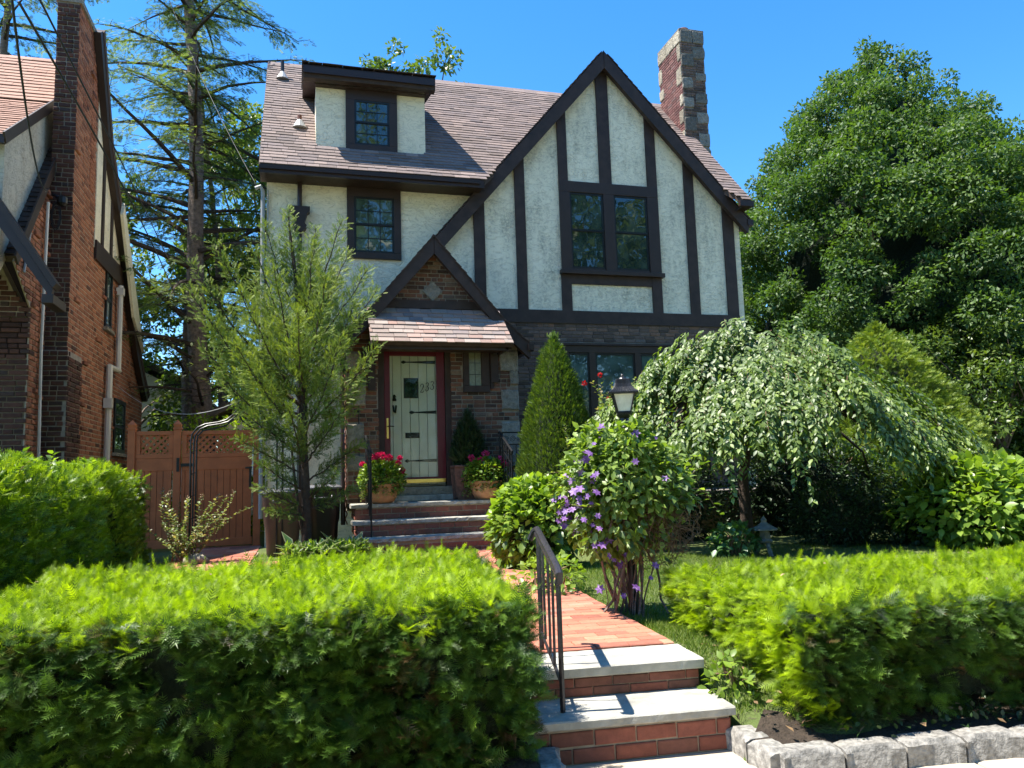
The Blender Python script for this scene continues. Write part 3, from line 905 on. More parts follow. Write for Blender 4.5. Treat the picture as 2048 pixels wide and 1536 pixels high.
# dormer
dm = MB().box(.30, 2.21, 13.13, 15.0, 6.9, 8.3).build('dormer_wall', M['stucco'], H)
sash_window(.805, 1.705, 7.10, 8.20, 13.075, (.15, .14, .10, .18), H)
dr = MB().prism([(12.86, 8.22), (12.83, 8.42), (12.86, 8.46), (14.62, 8.86), (14.62, 8.70), (13.0, 8.30), (13.0, 8.22)], .08, 2.36, 'x').build('dormer_roof', M['timber'], H, bevel=.008)
MB().box(.09, 2.35, 12.81, 12.829, 8.29, 8.40).build('gutter', M['gutter'], dr)
shd = shingles(Vector((.06, 12.82, 8.462)), X3, Vector((0, 1, .227)).normalized(), Vector((0, -.227, 1)).normalized(), 1.8, .14, lambda s: [(0, 2.32)], bw=.3, th=.012)
pieces('shingle', shd, slab_template(.01, 4), M['shingle_dark'], H, limit=8)
MB().box(.28, 2.23, 13.02, 13.129, 8.20, 8.222).build('dormer_trim', M['timber'], H)

# roof vents
v1 = MB().tube([(-.30, 15.15, 9.3), (-.30, 15.15, 9.74)], .035, 10).build('vent_pipe', M['iron'], H)
MB().lathe([(.13, 0), (.05, .14), (.04, .16)], (-.30, 15.13, 9.33), 12).build('flashing', M['silver_cable'], v1)
v2 = MB().tube([(.03, 13.58, 7.6), (.03, 13.58, 7.87)], .04, 10).build('vent_pipe', M['copper'], H)
MB().lathe([(.13, 0), (.06, .13), (.045, .15)], (.03, 13.56, 7.62), 12).build('flashing', M['silver_cable'], v2)

# drain pipe with its hopper, by the upper window
dp = MB(); dp.tube([(.03, 12.93, 6.36), (.03, 12.93, 5.9)], .04, 8); dp.tube([(.03, 12.93, 5.6), (.03, 12.93, .6)], .04, 8)
pipe = dp.build('downspout', M['gutter'], H)
MB().prism([(-.13, 5.92), (.19, 5.92), (.19, 5.85), (.15, 5.82), (.12, 5.72), (.10, 5.64), (.14, 5.6), (.12, 5.55), (.05, 5.5), (.01, 5.5), (-.06, 5.55), (-.08, 5.6), (-.04, 5.64), (-.06, 5.72), (-.09, 5.82), (-.13, 5.85)], 12.83, 12.985).build('hopper', M['gutter'], pipe, bevel=.006)
MB().box(-.03, .09, 12.95, 12.995, 4.3, 4.34).build('strap', M['gutter'], pipe)
# electric service conduit on the corner
sv = MB(); sv.tube([(-.56, 12.95, .8), (-.56, 12.95, 6.18), (-.60, 12.95, 6.26), (-.68, 12.95, 6.22)], .035, 8)
sv.build('service_conduit', M['silver_cable'], H)
MB().tube([(-.48, 12.95, .8), (-.48, 12.95, 6.2)], .012, 6).build('conduit', M['silver_cable'], H)

# ---- stone and brick chimney on the right side
CH = MB().box(8.23, 8.80, 14.50, 15.55, .3, 11.14).build('chimney', M['mortar'], H)
stones = []; holes_f = []; holes_l = []
g = np.random.default_rng(3)
z = 11.18; side = 0
zz = 11.16
front_st = []
stz = [(10.86, 11.16, 8.22, 8.52), (10.86, 11.16, 8.53, 8.81), (10.5, 10.78, 8.52, 8.81), (10.30, 10.58, 8.22, 8.52), (9.98, 10.16, 8.56, 8.81), (9.78, 10.02, 8.22, 8.47), (9.45, 9.68, 8.53, 8.81), (9.33, 9.56, 8.22, 8.47), (8.98, 9.22, 8.53, 8.81), (8.78, 9.1, 8.22, 8.5), (8.45, 8.75, 8.55, 8.81), (8.2, 8.42, 8.3, 8.81)]
for i, (c, d, a, b) in enumerate(stz):
    front_st.append(place(Vector(((a + b) / 2, 14.50, (c + d) / 2)), X3, Vector((0, -1, 0)), Z, b - a + .015, d - c + .015, .03))
    holes_f.append((a, b, c, d))
left_st = []
lz = [(10.86, 11.16, 14.5, 14.78), (10.86, 11.16, 14.79, 15.15), (10.84, 11.16, 15.16, 15.56), (10.45, 10.84, 14.5, 14.64), (10.35, 10.7, 15.4, 15.56), (9.9, 10.3, 14.5, 14.72), (9.95, 10.2, 15.35, 15.56), (9.4, 9.65, 14.5, 14.62), (9.35, 9.6, 15.42, 15.56), (8.98, 9.3, 14.5, 14.68), (8.6, 8.8, 14.5, 14.6)]
holes_l = []
for i, (c, d, a, b) in enumerate(lz):
    left_st.append(place(Vector((8.23, (a + b) / 2, (c + d) / 2)), -Y3, -X3, Z, b - a + .015, d - c + .015, .03))
    holes_l.append((a, b, c, d))
stm = [stone_template(k) for k in (11, 12, 13)]
for k, q in enumerate(front_st): pieces('stone', [q], stm[k % 3], M['stone_grey'], CH)
for k, q in enumerate(left_st): pieces('stone', [q], stm[(k + 1) % 3], M['stone_tan'], CH)  # lit left face takes the lighter stone, sunlight put into the colour
bf = courses(Vector((0, 14.50, 0)), X3, Z, Vector((0, -1, 0)), 7.7, 11.14, lambda z: cut([(8.235, 8.795)], [(a, b) for (a, b, c, d) in holes_f if c < z < d]), bw=.17, bh=.05, joint=.012, depth=.014)
pieces('brick', bf, brick_template(.1, 8), M['brick_main'], CH, limit=0)
blt = courses(Vector((8.23, 0, 0)), -Y3, Z, -X3, 8.2, 11.14, lambda z: cut([(-15.55, -14.5)], [(-b, -a) for (a, b, c, d) in holes_l if c < z < d]), bw=.2, bh=.05, joint=.012, depth=.014)
pieces('brick', blt, brick_template(.1, 9), M['brick_chimney_lit'], CH, limit=0)
MB().box(8.21, 8.82, 14.48, 15.57, 11.141, 11.19).build('chimney_cap', M['stone_grey'], CH, bevel=.01)
MB().lathe([(.15, 0), (.15, .10), (.13, .16), (.10, .17)], (8.48, 14.8, 11.19), 20).build('flue_pot', M['flue'], CH, smooth=True)
cg = MB()
for k in range(8):
    t_ = k / 8 * 2 * math.pi
    cg.tube([(8.52 + .16 * math.cos(t_), 14.85 + .16 * math.sin(t_), 11.19), (8.52 + .16 * math.cos(t_), 14.85 + .16 * math.sin(t_), 11.36)], .004, 3)
cg.build('spark_guard', M['silver_cable'], CH, kind='stuff')

# ---- the entrance porch (part of the house)
YP = 11.95
PO = MB()
PO.prism([(.72, .9), (1.20, .9), (1.20, 3.46), (2.36, 3.46), (2.36, .9), (3.46, .9), (3.46, 3.45), (2.08, 5.02), (.72, 3.45)], YP, YP + .14)
PO.box(.72, .86, YP + .141, 13.0, .9, 3.45); PO.box(3.32, 3.46, YP + .141, 13.0, .9, 3.45)
porch = PO.build('entrance_porch', M['mortar'], H)
q_l = [(.73, 1.02, 1.5, 1.72), (.73, .97, 1.83, 2.20), (.73, 1.0, 2.5, 2.80), (.73, .95, 3.05, 3.3)]
q_r = [(3.16, 3.45, 3.05, 3.36), (3.33, 3.45, 2.83, 3.04), (3.18, 3.45, 2.42, 2.72), (3.17, 3.45, 1.85, 2.2), (3.3, 3.45, 1.5, 1.84), (3.2, 3.45, 1.15, 1.4)]
def pz(z):
    x = (4.98 - z) / 1.17
    ints = [(max(.735, 2.08 - x), min(3.45, 2.08 + x))]
    h = []
    if z < 3.47: h.append((1.21, 2.345))
    if 2.68 < z < 3.47: h.append((2.545, 2.985))
    if z > 3.47 and z < 4.16: h.append((1.15, 3.02))
    for (a, b, c, d) in q_l + q_r:
        if c - .02 < z < d + .02: h.append((a - .005, b + .01))
    if abs(z - 4.32) < .15: h.append((2.08 - (.16 - abs(z - 4.32)) - .01, 2.08 + (.16 - abs(z - 4.32)) + .01))
    return cut(ints, h)
bb = courses(Vector((0, YP, 0)), X3, Z, Vector((0, -1, 0)), 1.02, 4.95, pz, bw=.175, bh=.054, joint=.014, depth=.011, jit=.005, headers=.38)
pieces('brick', bb, [brick_template(.12, k) for k in (15, 16, 17, 18)], M['brick_porch'], porch, limit=300)
bb = courses(Vector((.72, 0, 0)), -Y3, Z, -X3, .95, 3.4, lambda z: [(-13.0, -11.95)], bw=.195, bh=.056, joint=.012, depth=.012)
pieces('wall_brick', bb, brick_template(.12, 19), M['brick_porch'], porch, limit=0)
for k, (a, b, c, d) in enumerate(q_l):
    pieces('stone', [place(Vector(((a + b) / 2, YP, (c + d) / 2)), X3, Vector((0, -1, 0)), Z, b - a + .03, d - c + .03, .04)], stone_template(21 + k), M['stone_tan'], porch)
for k, (a, b, c, d) in enumerate(q_r):
    pieces('stone', [place(Vector(((a + b) / 2, YP, (c + d) / 2)), X3, Vector((0, -1, 0)), Z, b - a + .03, d - c + .03, .04)], stone_template(31 + k), M['stone_grey'], porch)
MB().prism([(2.08, 4.165), (2.235, 4.32), (2.08, 4.475), (1.925, 4.32)], YP - .035, YP - .001).build('diamond_stone', M['stone_grey'], porch, bevel=.006)
timber([(1.12, 4.035), (3.05, 4.035), (2.97, 4.155), (1.20, 4.155)], y0=YP - .06, y1=YP - .002, parent=H, name='beam')
# porch gable roof: lines through the apex, a little flared at the foot
def pl(x): # outer line
    dx = abs(x - 2.08)
    return 5.19 - 1.19 * dx + (.10 * max(0, dx - 1.1) / .4)
pts = [(.55, pl(.55)), (.98, pl(.98)), (2.08, 5.19), (3.18, pl(3.18)), (3.61, pl(3.61))]
for s_ in (0, 1):
    P_ = pts[0:3] if s_ == 0 else pts[2:5]
    top = P_; bot = [(x, z - (.26 if abs(x - 2.08) > .01 else .30)) for x, z in P_[::-1]]
    off = -.0015 if s_ == 0 else .0015
    rake([(x + off, z - .012) for x, z in top] + [(x + off, z) for x, z in bot], y0=11.70, y1=11.80, parent=H)
    inner = [(x + off, z - .03) for x, z in top] + [(x + off, z - .11) for x, z in top[::-1]]
    MB().prism(inner, 11.801, 13.0).build('porch_roof', M['timber'], H)
    for (pa, pb) in ((P_[0], P_[1]), (P_[1], P_[2])):
        a_ = Vector((pa[0], 0, pa[1])); b_ = Vector((pb[0], 0, pb[1]))
        if s_ == 1: a_, b_ = b_, a_
        L2 = (b_ - a_).length; S2 = (b_ - a_).normalized()
        N2 = Vector((-S2.z, 0, S2.x)) if s_ == 0 else Vector((S2.z, 0, -S2.x))
        U2 = S2.cross(N2)
        O2 = Vector((a_.x, 11.68 if U2.y > 0 else 13.0, a_.z)) - N2 * .028
        sh = shingles(O2, U2, S2, N2, L2, .13, lambda s: [(0, 1.32)], bw=.28, th=.014)
        pieces('shingle', sh, slab_template(.01, 5), M['shingle_dark'], H, limit=0)
for x in (.50, 3.57):
    MB().obox(Vector((x, 11.66, pl(3.61) - .13)), (.10, 0, 0), (0, 1.3, 0), (0, 0, .10)).build('gutter', M['gutter'], H)
# pent roof over the door
pentV = [(1.04, 11.94, 4.035), (3.17, 11.94, 4.035), (3.24, 11.33, 3.385), (1.06, 11.33, 3.385)]
Sp = (Vector((0, 11.94, 4.035)) - Vector((0, 11.33, 3.385))); Lp = Sp.length; Sp.normalize(); Np = Vector((0, -Sp.z, Sp.y))
pent = MB().add(pentV + [(x, y + .03, z - .05) for x, y, z in pentV], [(3, 2, 1, 0), (4, 5, 6, 7), (0, 1, 5, 4), (1, 2, 6, 5), (2, 3, 7, 6), (3, 0, 4, 7)]).build('pent_roof', M['timber'], H)
sh = shingles(Vector((1.04, 11.33, 3.385)) - Sp * .02 + Np * .004, X3, Sp, Np, Lp, .107, lambda s: [(-.005, 2.19 - s * .075)], bw=.19, th=.014, wj=.1)
pieces('shingle', sh, [slab_template(.012, 6), slab_template(.02, 7)], M['shingle_pink'], pent, limit=300)
MB().box(1.10, 3.16, 11.40, 11.46, 3.29, 3.36).build('pent_beam', M['timber'], H)
MB().box(1.10, 3.16, 11.461, 11.90, 3.33, 3.345).build('pent_soffit', M['timber'], H)
for x in (1.07, 3.12):
    MB().prism([(11.40, 3.30), (11.94, 3.30), (11.94, 3.98), (11.40, 3.36)], x, x + .05, 'x').build('pent_cheek', M['timber'], H)
MB().box(1.05, 1.16, 11.88, 11.935, 2.72, 3.3).build('bracket', M['timber'], H)
MB().box(3.0, 3.12, 11.88, 11.935, 2.85, 3.3).build('bracket', M['timber'], H)

# door
YD = 12.03
dj = MB(); dj.box(1.20, 1.30, YD - .06, YD + .09, 1.22, 3.45); dj.box(2.26, 2.36, YD - .06, YD + .09, 1.22, 3.45); dj.box(1.301, 2.259, YD - .06, YD + .09, 3.385, 3.45)
dj.build('door_frame', M['timber'], H, bevel=.005)
sd = MB(); sd.box(1.302, 1.392, YD - .03, YD + .01, 1.285, 3.38); sd.box(2.128, 2.257, YD - .03, YD + .01, 1.285, 3.38)
sd.box(1.393, 2.127, YD - .03, YD + .01, 3.28, 3.38); sd.box(1.393, 2.127, YD - .03, YD + .01, 1.345, 1.375)
storm = sd.build('storm_door', M['maroon'], H, bevel=.006)
MB().box(1.31, 2.25, YD - .036, YD - .005, 1.285, 1.344).build('kick_plate', M['brass'], storm, bevel=.003)
MB().box(1.393, 2.127, YD - .012, YD - .007, 1.376, 3.279).build('pane', M['storm_glass'], storm)
hb = MB().box(1.33, 1.365, YD - .042, YD - .031, 1.98, 2.30).build('handle_plate', M['brass'], storm, bevel=.004)
MB().tube([(1.348, YD - .04, 2.17), (1.348, YD - .085, 2.17), (1.40, YD - .09, 2.17), (1.44, YD - .085, 2.165)], .009, 8).build('handle', M['iron'], storm, smooth=True)
MB().box(1.30, 2.26, YD + .075, YD + .12, 1.24, 3.384).build('door_backing', M['door'], H)
fd = MB().box(1.301, 2.259, YD + .055, YD + .058, 1.25, 3.38).build('front_door', M['mortar_dark'], H)
xs = np.linspace(1.305, 2.255, 8)
for a, b in zip(xs[:-1], xs[1:]):
    MB().box(a + .0035, b - .0035, YD + .040, YD + .055, 1.26, 3.375).build('plank', M['door'], fd, bevel=.003)
MB().box(1.615, 1.845, YD + .03, YD + .0398, 2.615, 2.935).build('window', M['sash'], fd)
MB().box(1.635, 1.825, YD + .026, YD + .0298, 2.635, 2.915).build('pane', M['glass'], fd)
lw = MB()
for k in range(4):
    x = 1.64 + k * .06
    lw.tube([(x, YD + .024, 2.64), (min(1.82, x + .19), YD + .024, 2.64 + min(1.82 - x, .19) * 1.4)], .003, 3)
    lw.tube([(1.82 - k * .06, YD + .024, 2.64), (max(1.64, 1.82 - k * .06 - .19), YD + .024, 2.64 + min(1.82 - k * .06 - 1.64, .19) * 1.4)], .003, 3)
lw.build('lattice', M['sash'], fd)
for (z, x0) in ((3.19, 1.60), (2.39, 1.72), (1.63, 1.64)):
    s = MB().prism([(x0 + .06, z - .008), (2.126, z - .026), (2.126, z + .026), (x0 + .06, z + .008)], YD + .030, YD + .0395)
    s.prism([(x0 - .03, z), (x0 + .01, z - .028), (x0 + .055, z - .01), (x0 + .075, z), (x0 + .055, z + .01), (x0 + .01, z + .028)], YD + .0285, YD + .0395)
    s.build('hinge_strap', M['iron'], fd)
MB().box(1.63, 1.855, YD + .028, YD + .0395, 1.985, 2.07).build('mail_slot', M['iron'], fd, bevel=.004)
kn = MB().lathe([(.028, 0), (.035, .02), (.02, .05), (.03, .07), (.012, .10)], (1.465, YD + .03, 2.57), 10)
kn.tube([(1.44, YD + .02, 2.50), (1.455, YD + .005, 2.40), (1.475, YD + .005, 2.38), (1.49, YD + .02, 2.50)], .014, 6)
kn.build('door_knocker', M['iron'], fd)
def digit(ch, x, z, h, y, parent):
    w = h * .42
    if ch == '2':
        P = [(.08, .70, .012), (.10, .86, .013), (.30, .98, .008), (.60, .99, .010), (.82, .86, .017), (.82, .66, .018), (.60, .42, .012), (.30, .20, .008), (.06, .03, .007), (.5, .04, .016), (.85, .03, .014), (.98, .22, .006)]
    else:
        P = [(.10, .82, .013), (.25, .96, .008), (.55, .99, .009), (.80, .87, .016), (.76, .66, .013), (.42, .55, .006), (.74, .48, .012), (.90, .28, .018), (.72, .08, .012), (.42, .0, .008), (.14, .07, .011), (.06, .22, .012)]
    pts = [(x + p[0] * w + (p[1] * .06 * h), y, z + p[1] * h) for p in P]
    rr = [p[2] * h / .17 * .42 + .0012 for p in P]
    # smooth a little
    PP = []; RR = []
    for i in range(len(pts) - 1):
        for q in range(3):
            t_ = q / 3
            p0 = Vector(pts[max(0, i - 1)]); p1 = Vector(pts[i]); p2 = Vector(pts[i + 1]); p3 = Vector(pts[min(len(pts) - 1, i + 2)])
            PP.append(.5 * ((2 * p1) + (p2 - p0) * t_ + (2 * p0 - 5 * p1 + 4 * p2 - p3) * t_ ** 2 + (3 * p1 - p0 - 3 * p2 + p3) * t_ ** 3)); RR.append(rr[i] * (1 - t_) + rr[i + 1] * t_)
    PP.append(Vector(pts[-1])); RR.append(rr[-1])
    MB().tube(PP, RR, 6).build('house_number', M['iron'], parent)
for k, ch in enumerate('233'):
    digit(ch, 1.865 + k * .082, 2.70 + k * .022, .135, YD - .022, storm)
MB().box(1.20, 2.36, 11.86, 12.14, 1.012, 1.10).build('threshold', M['bluestone_edge'], H, bevel=.01)
MB().box(1.22, 2.34, 11.93, 12.14, 1.101, 1.225).build('door_sill', M['stone_tan'], H, bevel=.006)
# small leaded casement beside the door
sw_ = MB(); yf = YP - .05
sw_.box(2.55, 2.98, yf, yf + .08, 3.35, 3.455); sw_.box(2.55, 2.98, yf, yf + .08, 2.69, 2.80); sw_.box(2.55, 2.645, yf, yf + .08, 2.801, 3.349); sw_.box(2.845, 2.98, yf, yf + .08, 2.801, 3.349)
cw = sw_.build('window', M['timber'], H, bevel=.006)
MB().box(2.646, 2.844, yf + .03, yf + .04, 2.80, 3.35).build('pane', M['lead_glass'], cw)
ld = MB(); ld.box(2.742, 2.748, yf + .024, yf + .03, 2.80, 3.35)
for z in (2.98, 3.165): ld.box(2.646, 2.844, yf + .022, yf + .0295, z - .003, z + .003)
ld.build('muntin', M['sash'], cw)
MB().box(2.99, 3.04, YP - .05, YP - .002, 2.75, 3.4).build('shutter_trim', M['timber'], H)
# downspouts of the porch
MB().tube([(.60, 12.0, 3.46), (.60, 12.05, 3.3), (.66, 11.9, 3.1), (.66, 11.9, .7)], .035, 8).build('downspout', M['gutter'], H, smooth=True)
chn = MB()
pp = []
for k in range(120):
    a_ = k * .9; pp.append((.70 + .012 * math.cos(a_), 11.80 + .012 * math.sin(a_), 3.15 - k * .0205))
chn.tube(pp, .010, 5); chn.build('rain_chain', M['copper'], H)
MB().tube([(.90, 11.925, 3.30), (.905, 11.925, 1.9), (.90, 11.925, 1.02)], .007, 5).build('cable', M['black_cable'], H)
# wall lantern beside the door
wlq = thing('wall_lantern', 'small dark lantern on the porch brick wall left of the front door', 'lantern', (1.0, 11.93, 3.15))
MB().lathe([(.012, .22), (.07, .17), (.075, .15), (.055, .15), (.04, -.04), (.02, -.08)], (1.0, 11.83, 3.12), 8).build('lantern_body', M['iron'], wlq)
MB().box(.97, 1.03, 11.86, 11.935, 3.12, 3.22).build('bracket', M['iron'], wlq)

# terrace beside the porch
ter = MB().box(3.47, 8.4, 11.3, 12.97, .3, 1.0).build('terrace', M['mortar_dark'], H)
bt = courses(Vector((0, 11.3, 0)), X3, Z, Vector((0, -1, 0)), .36, .98, lambda z: [(3.5, 8.38)], bw=.195, bh=.057, joint=.012)
pieces('terrace_bricks', bt, brick_template(.1, 30), M['brick_main'], ter, limit=0)
def scroll(cx, cy, z, s, mat, parent, ax='x'):
    pts = []
    for k in range(26):
        a_ = k / 25 * 3.6 * math.pi; r_ = s * (1 - .8 * k / 25)
        dx, dz = r_ * math.cos(a_), r_ * math.sin(a_)
        pts.append((cx + dx, cy, z + dz) if ax == 'x' else (cx, cy + dx, z + dz))
    return pts
def picket_rail(name, label, group, x0, x1, y, z0, z1, step=.11):
    t_ = thing(name, label, 'railing', (x0, y, z0), group)
    MB().box(x0, x1, y - .02, y + .02, z1 - .02, z1).build('top_rail', M['iron'], t_)
    MB().box(x0, x1, y - .01, y + .01, z1 - .20, z1 - .185).build('mid_rail', M['iron'], t_)
    MB().box(x0, x1, y - .01, y + .01, z0 + .06, z0 + .075).build('lower_rail', M['iron'], t_)
    n = int((x1 - x0) / step)
    for i in range(n + 1):
        x = x0 + (x1 - x0) * i / n
        r_ = .014 if i % 8 == 0 else .006
        MB().tube([(x, y, z0), (x, y, z1 - (.02 if i % 8 == 0 else .19))], r_, 4).build('baluster', M['iron'], t_)
    sc_ = MB()
    for i in range(n):
        x = x0 + (x1 - x0) * (i + .5) / n
        sc_.tube(scroll(x, y, z1 - .11, .05, None, None), .005, 4, cap=False)
    sc_.build('scroll_work', M['iron'], t_)
    sc2 = MB()
    for i in range(0, n, 2):
        x = x0 + (x1 - x0) * (i + .5) / n
        sc2.tube(scroll(x, y, z0 + .22, .05, None, None), .005, 4, cap=False)
    sc2.build('scroll_work', M['iron'], t_)
    return t_
picket_rail('terrace_railing', 'black iron railing with scrolls along the terrace right of the front steps', 'iron handrails', 3.02, 8.2, 11.40, 1.01, 2.02)
def stair_rail(x, label, ztop0, ztop1, y0, y1, zbase):
    posts = [(Vector((x, y1, zbase)), Vector((x, y1, ztop1)), .012), (Vector((x, y0, 1.01)), Vector((x, y0, ztop0)), .012)]
    a, b = Vector((x, y0, ztop0)), Vector((x, y1, ztop1))
    t_ = handrail('stair_handrail', label, 'iron handrails', posts, [a + Vector((0, .05, -.01)), a, b, b + Vector((0, -.03, -.02)), b + Vector((0, -.025, -.05)), b + Vector((0, 0, -.05))],
                  [(Vector((x, y0 + (y1 - y0) * q, 1.01 + (zbase - 1.01) * q + .1)), a.lerp(b, q)) for q in (.2, .4, .6, .8)], w=.018)
    MB().tube([a - Z * .2, b - Z * .2], .007, 4).build('mid_rail', M['iron'], t_)
    s2 = MB()
    for q in (.25, .5, .75):
        c = a.lerp(b, q) - Z * .1
        s2.tube(scroll(c.x, c.y, c.z, .045, None, None, 'y'), .005, 4, cap=False)
    s2.build('scroll_work', M['iron'], t_)
    return t_
stair_rail(.97, 'black iron handrail on the left of the front steps, by the porch corner', 2.00, 1.73, 11.5, 10.72, .58)
stair_rail(2.98, 'black iron handrail on the right of the front steps, beside the tall clipped evergreen', 2.02, 1.72, 11.4, 10.75, .58)
MB().box(.95, .99, 11.50, 11.9, 1.97, 2.0).build('rail_return', M['iron'], bpy.data.objects['stair_handrail'])
# ------------------------------------------------------------------ the neighbour's brick house
NH = thing('brick_house', 'neighbouring old brick house with tall chimney and salmon shingle roof', 'house', (-2.8, 11, .3))
XS = -2.65  # this house's points were unprojected from image pixels onto assumed wall planes
body = MB().prism([(10.7, .2), (14.85, .2), (14.85, 2.9), (14.45, 3.15), (14.0, 3.5), (13.4, 4.1), (12.9, 4.85), (12.2, 5.55), (11.6, 6.15), (11.1, 7.1), (10.9, 7.45), (10.7, 7.3)], -2.93, XS - .012, 'x')
body.build('brick_wall', M['mortar_light'], NH)
prof = [(2.9, 14.86), (3.15, 14.45), (3.5, 14.0), (4.1, 13.4), (4.85, 12.9), (5.55, 12.2), (6.15, 11.6), (7.1, 11.1), (7.45, 10.9)]
def yend(z):
    if z <= 2.9: return 14.84
    for (a, ya), (b, yb) in zip(prof[:-1], prof[1:]):
        if a <= z <= b: return ya + (yb - ya) * (z - a) / (b - a) - .05
    return 10.9
def nside(z):
    e = yend(z)
    ints = [(10.17, e)]
    h = []
    if 1.86 < z < 2.72: h.append((12.66, 13.44))
    if 3.62 < z < 4.52: h.append((11.90, 12.32))
    if z > 4.50: h.append((11.22, 20))
    return cut(ints, h)
bb = courses(Vector((XS - .012, 0, 0)), Y3, Z, X3, .9, 7.5, nside, bw=.185, bh=.045, joint=.015, depth=.007, jit=.003, tall=.012, headers=.3)
pieces('brick', bb, [brick_template(.12, k) for k in (41, 42, 43)], M['brick_neigh'], NH, limit=220)
MB().box(XS - .24, XS - .0121, 10.175, 10.72, .2, 7.5).build('brick_wall', M['mortar_light'], NH)
# half-timbered gable part towards the back
MB().prism([(11.22, 4.60), (12.88, 4.60), (12.15, 5.58), (11.6, 6.15), (11.22, 6.8)], XS - .01, XS + .004, 'x').build('stucco_panel', M['stucco'], NH)
MB().prism([(11.22, 4.44), (13.15, 4.44), (12.98, 4.74), (11.22, 4.70)], XS + .005, XS + .03, 'x').build('timber', M['window_brown'], NH)
for (a, b, zt) in ((11.52, 11.62, 6.15), (12.05, 12.15, 5.6)):
    MB().prism([(a, 4.701), (b, 4.701), (b, zt - .05), (a, zt)], XS + .005, XS + .028, 'x').build('timber', M['window_brown'], NH)
vb = [(14.86, 2.9), (14.45, 3.15), (14.0, 3.5), (13.4, 4.1), (12.9, 4.85), (12.2, 5.55), (11.6, 6.15), (11.1, 7.1), (10.9, 7.5)]
MB().prism([(y + .02, z + .04) for y, z in vb] + [(y - .10, z - .05) for y, z in vb[::-1]], XS + .006, XS + .09, 'x').build('verge_board', M['window_brown'], NH)
rv = []
MB().prism([(y + .10, z + .10) for y, z in vb] + [(y + .02, z + .02) for y, z in vb[::-1]], -2.93, XS + .10, 'x').build('rear_roof', M['shingle_dark'], NH)
MB().prism([(11.5, 7.36), (14.86, 2.9), (14.86, 2.7), (11.5, 7.2)], -7.5, -2.94, 'x').build('rear_roof', M['shingle_dark'], NH)
MB().box(-7.4, -2.95, 10.75, 14.7, .2, 3.0).build('brick_wall', M['mortar_light'], NH)
MB().prism([(13.2, 4.05), (14.1, 3.62), (12.3, 5.6), (12.2, 5.4)], XS + .101, XS + .14, 'x').build('stucco_fin', M['stucco'], NH)
# chimney stack, front and right faces
MB().box(-2.905, XS - .013, 10.172, 11.1, .2, 7.45).build('chimney', M['mortar'], NH)
bb = courses(Vector((0, 10.172, 0)), X3, Z, Vector((0, -1, 0)), .9, 7.45, lambda z: [(-2.905, XS)] if z > 3.0 else [(-2.93, XS + .03)], bw=.12, bh=.047, joint=.013, depth=.014, jit=.007, headers=.35)
pieces('brick', bb, [brick_template(.14, k) for k in (44, 45)], M['brick_shaded'], NH, limit=60)
bb = courses(Vector((XS - .012, 0, 0)), Y3, Z, X3, 5.3, 7.45, lambda z: [(10.9, 11.08)], bw=.185, bh=.047, joint=.013, depth=.016)
pieces('brick', bb, brick_template(.12, 46), M['brick_neigh'], NH, limit=0)
MB().box(-2.93, XS + .02, 10.15, 11.12, 7.45, 7.52).build('chimney_cap', M['stone_grey'], NH)
MB().box(-2.96, XS + .016, 10.12, 10.72, .2, 3.0).build('chimney_base', M['mortar'], NH)
bb = courses(Vector((0, 10.12, 0)), X3, Z, Vector((0, -1, 0)), .9, 3.0, lambda z: [(-2.955, XS + .018)], bw=.14, bh=.047, joint=.013, depth=.014, jit=.007, headers=.3)
bb += courses(Vector((XS + .018, 0, 0)), Y3, Z, X3, .9, 2.98, lambda z: [(10.12, 10.72)], bw=.185, bh=.047, joint=.013, depth=.014, jit=.007)
pieces('brick', bb, [brick_template(.14, k) for k in (47, 48)], M['brick_shaded'], NH, limit=20)
# front bay: side wall facing right, under the swept roof
MB().prism([(9.66, .2), (10.17, .2), (10.17, 5.0), (9.9, 4.95), (9.08, 3.78), (9.66, 3.4)], -2.926, -2.912, 'x').build('brick_wall', M['mortar_light'], NH)
def bay(z):
    if z < 3.45: return [(9.66, 10.17)]
    if z < 3.78: return [(9.66 - (z - 3.4) * 1.5, 10.17)]
    return [(9.08 + max(0, (z - 3.75)) * .72, 10.17)]
bb = courses(Vector((-2.912, 0, 0)), Y3, Z, X3, .9, 5.0, bay, bw=.17, bh=.047, joint=.013, depth=.014, jit=.006, tall=.03, headers=.3)
pieces('brick', bb, [brick_template(.14, k) for k in (49, 50)], M['brick_neigh'], NH, limit=0)
bb = courses(Vector((0, 9.66, 0)), X3, Z, Vector((0, -1, 0)), .9, 4.0, lambda z: [(-4.6, -2.905 - max(0, z - 3.4) * .9)], bw=.185, bh=.047, joint=.013, depth=.014, jit=.007, headers=.3)
pieces('brick', bb, [brick_template(.14, k) for k in (51, 52)], M['brick_shaded'], NH, limit=20)
MB().prism([(-7, 3.3), (-2.95, 3.3), (-3.3, 4.05), (-7, 4.05)], 9.663, 9.9).build('brick_wall', M['mortar_light'], NH)
# swept roof strip, with shingles
Ss = (Vector((0, 10.42, 5.62)) - Vector((0, 9.08, 3.86))); Ls = Ss.length; Ss.normalize(); Ns = Vector((0, -Ss.z, Ss.y))
MB().obox(Vector((-3.01, 9.08, 3.84)), (.13, 0, 0), Ss * Ls, Ns * -.08).build('swept_roof', M['shingle_dark'], NH)
sh = shingles(Vector((-3.01, 9.08, 3.845)), X3, Ss, Ns, Ls, .10, lambda s: [(0, .13)], bw=.3, th=.012, wj=0)
pieces('shingle', sh, slab_template(.01, 8), M['shingle_dark'], NH, limit=22)
MB().obox(Vector((-2.879, 9.06, 3.74)), (.02, 0, 0), Ss * Ls, Ns * .12).build('verge_board', M['window_brown'], NH)
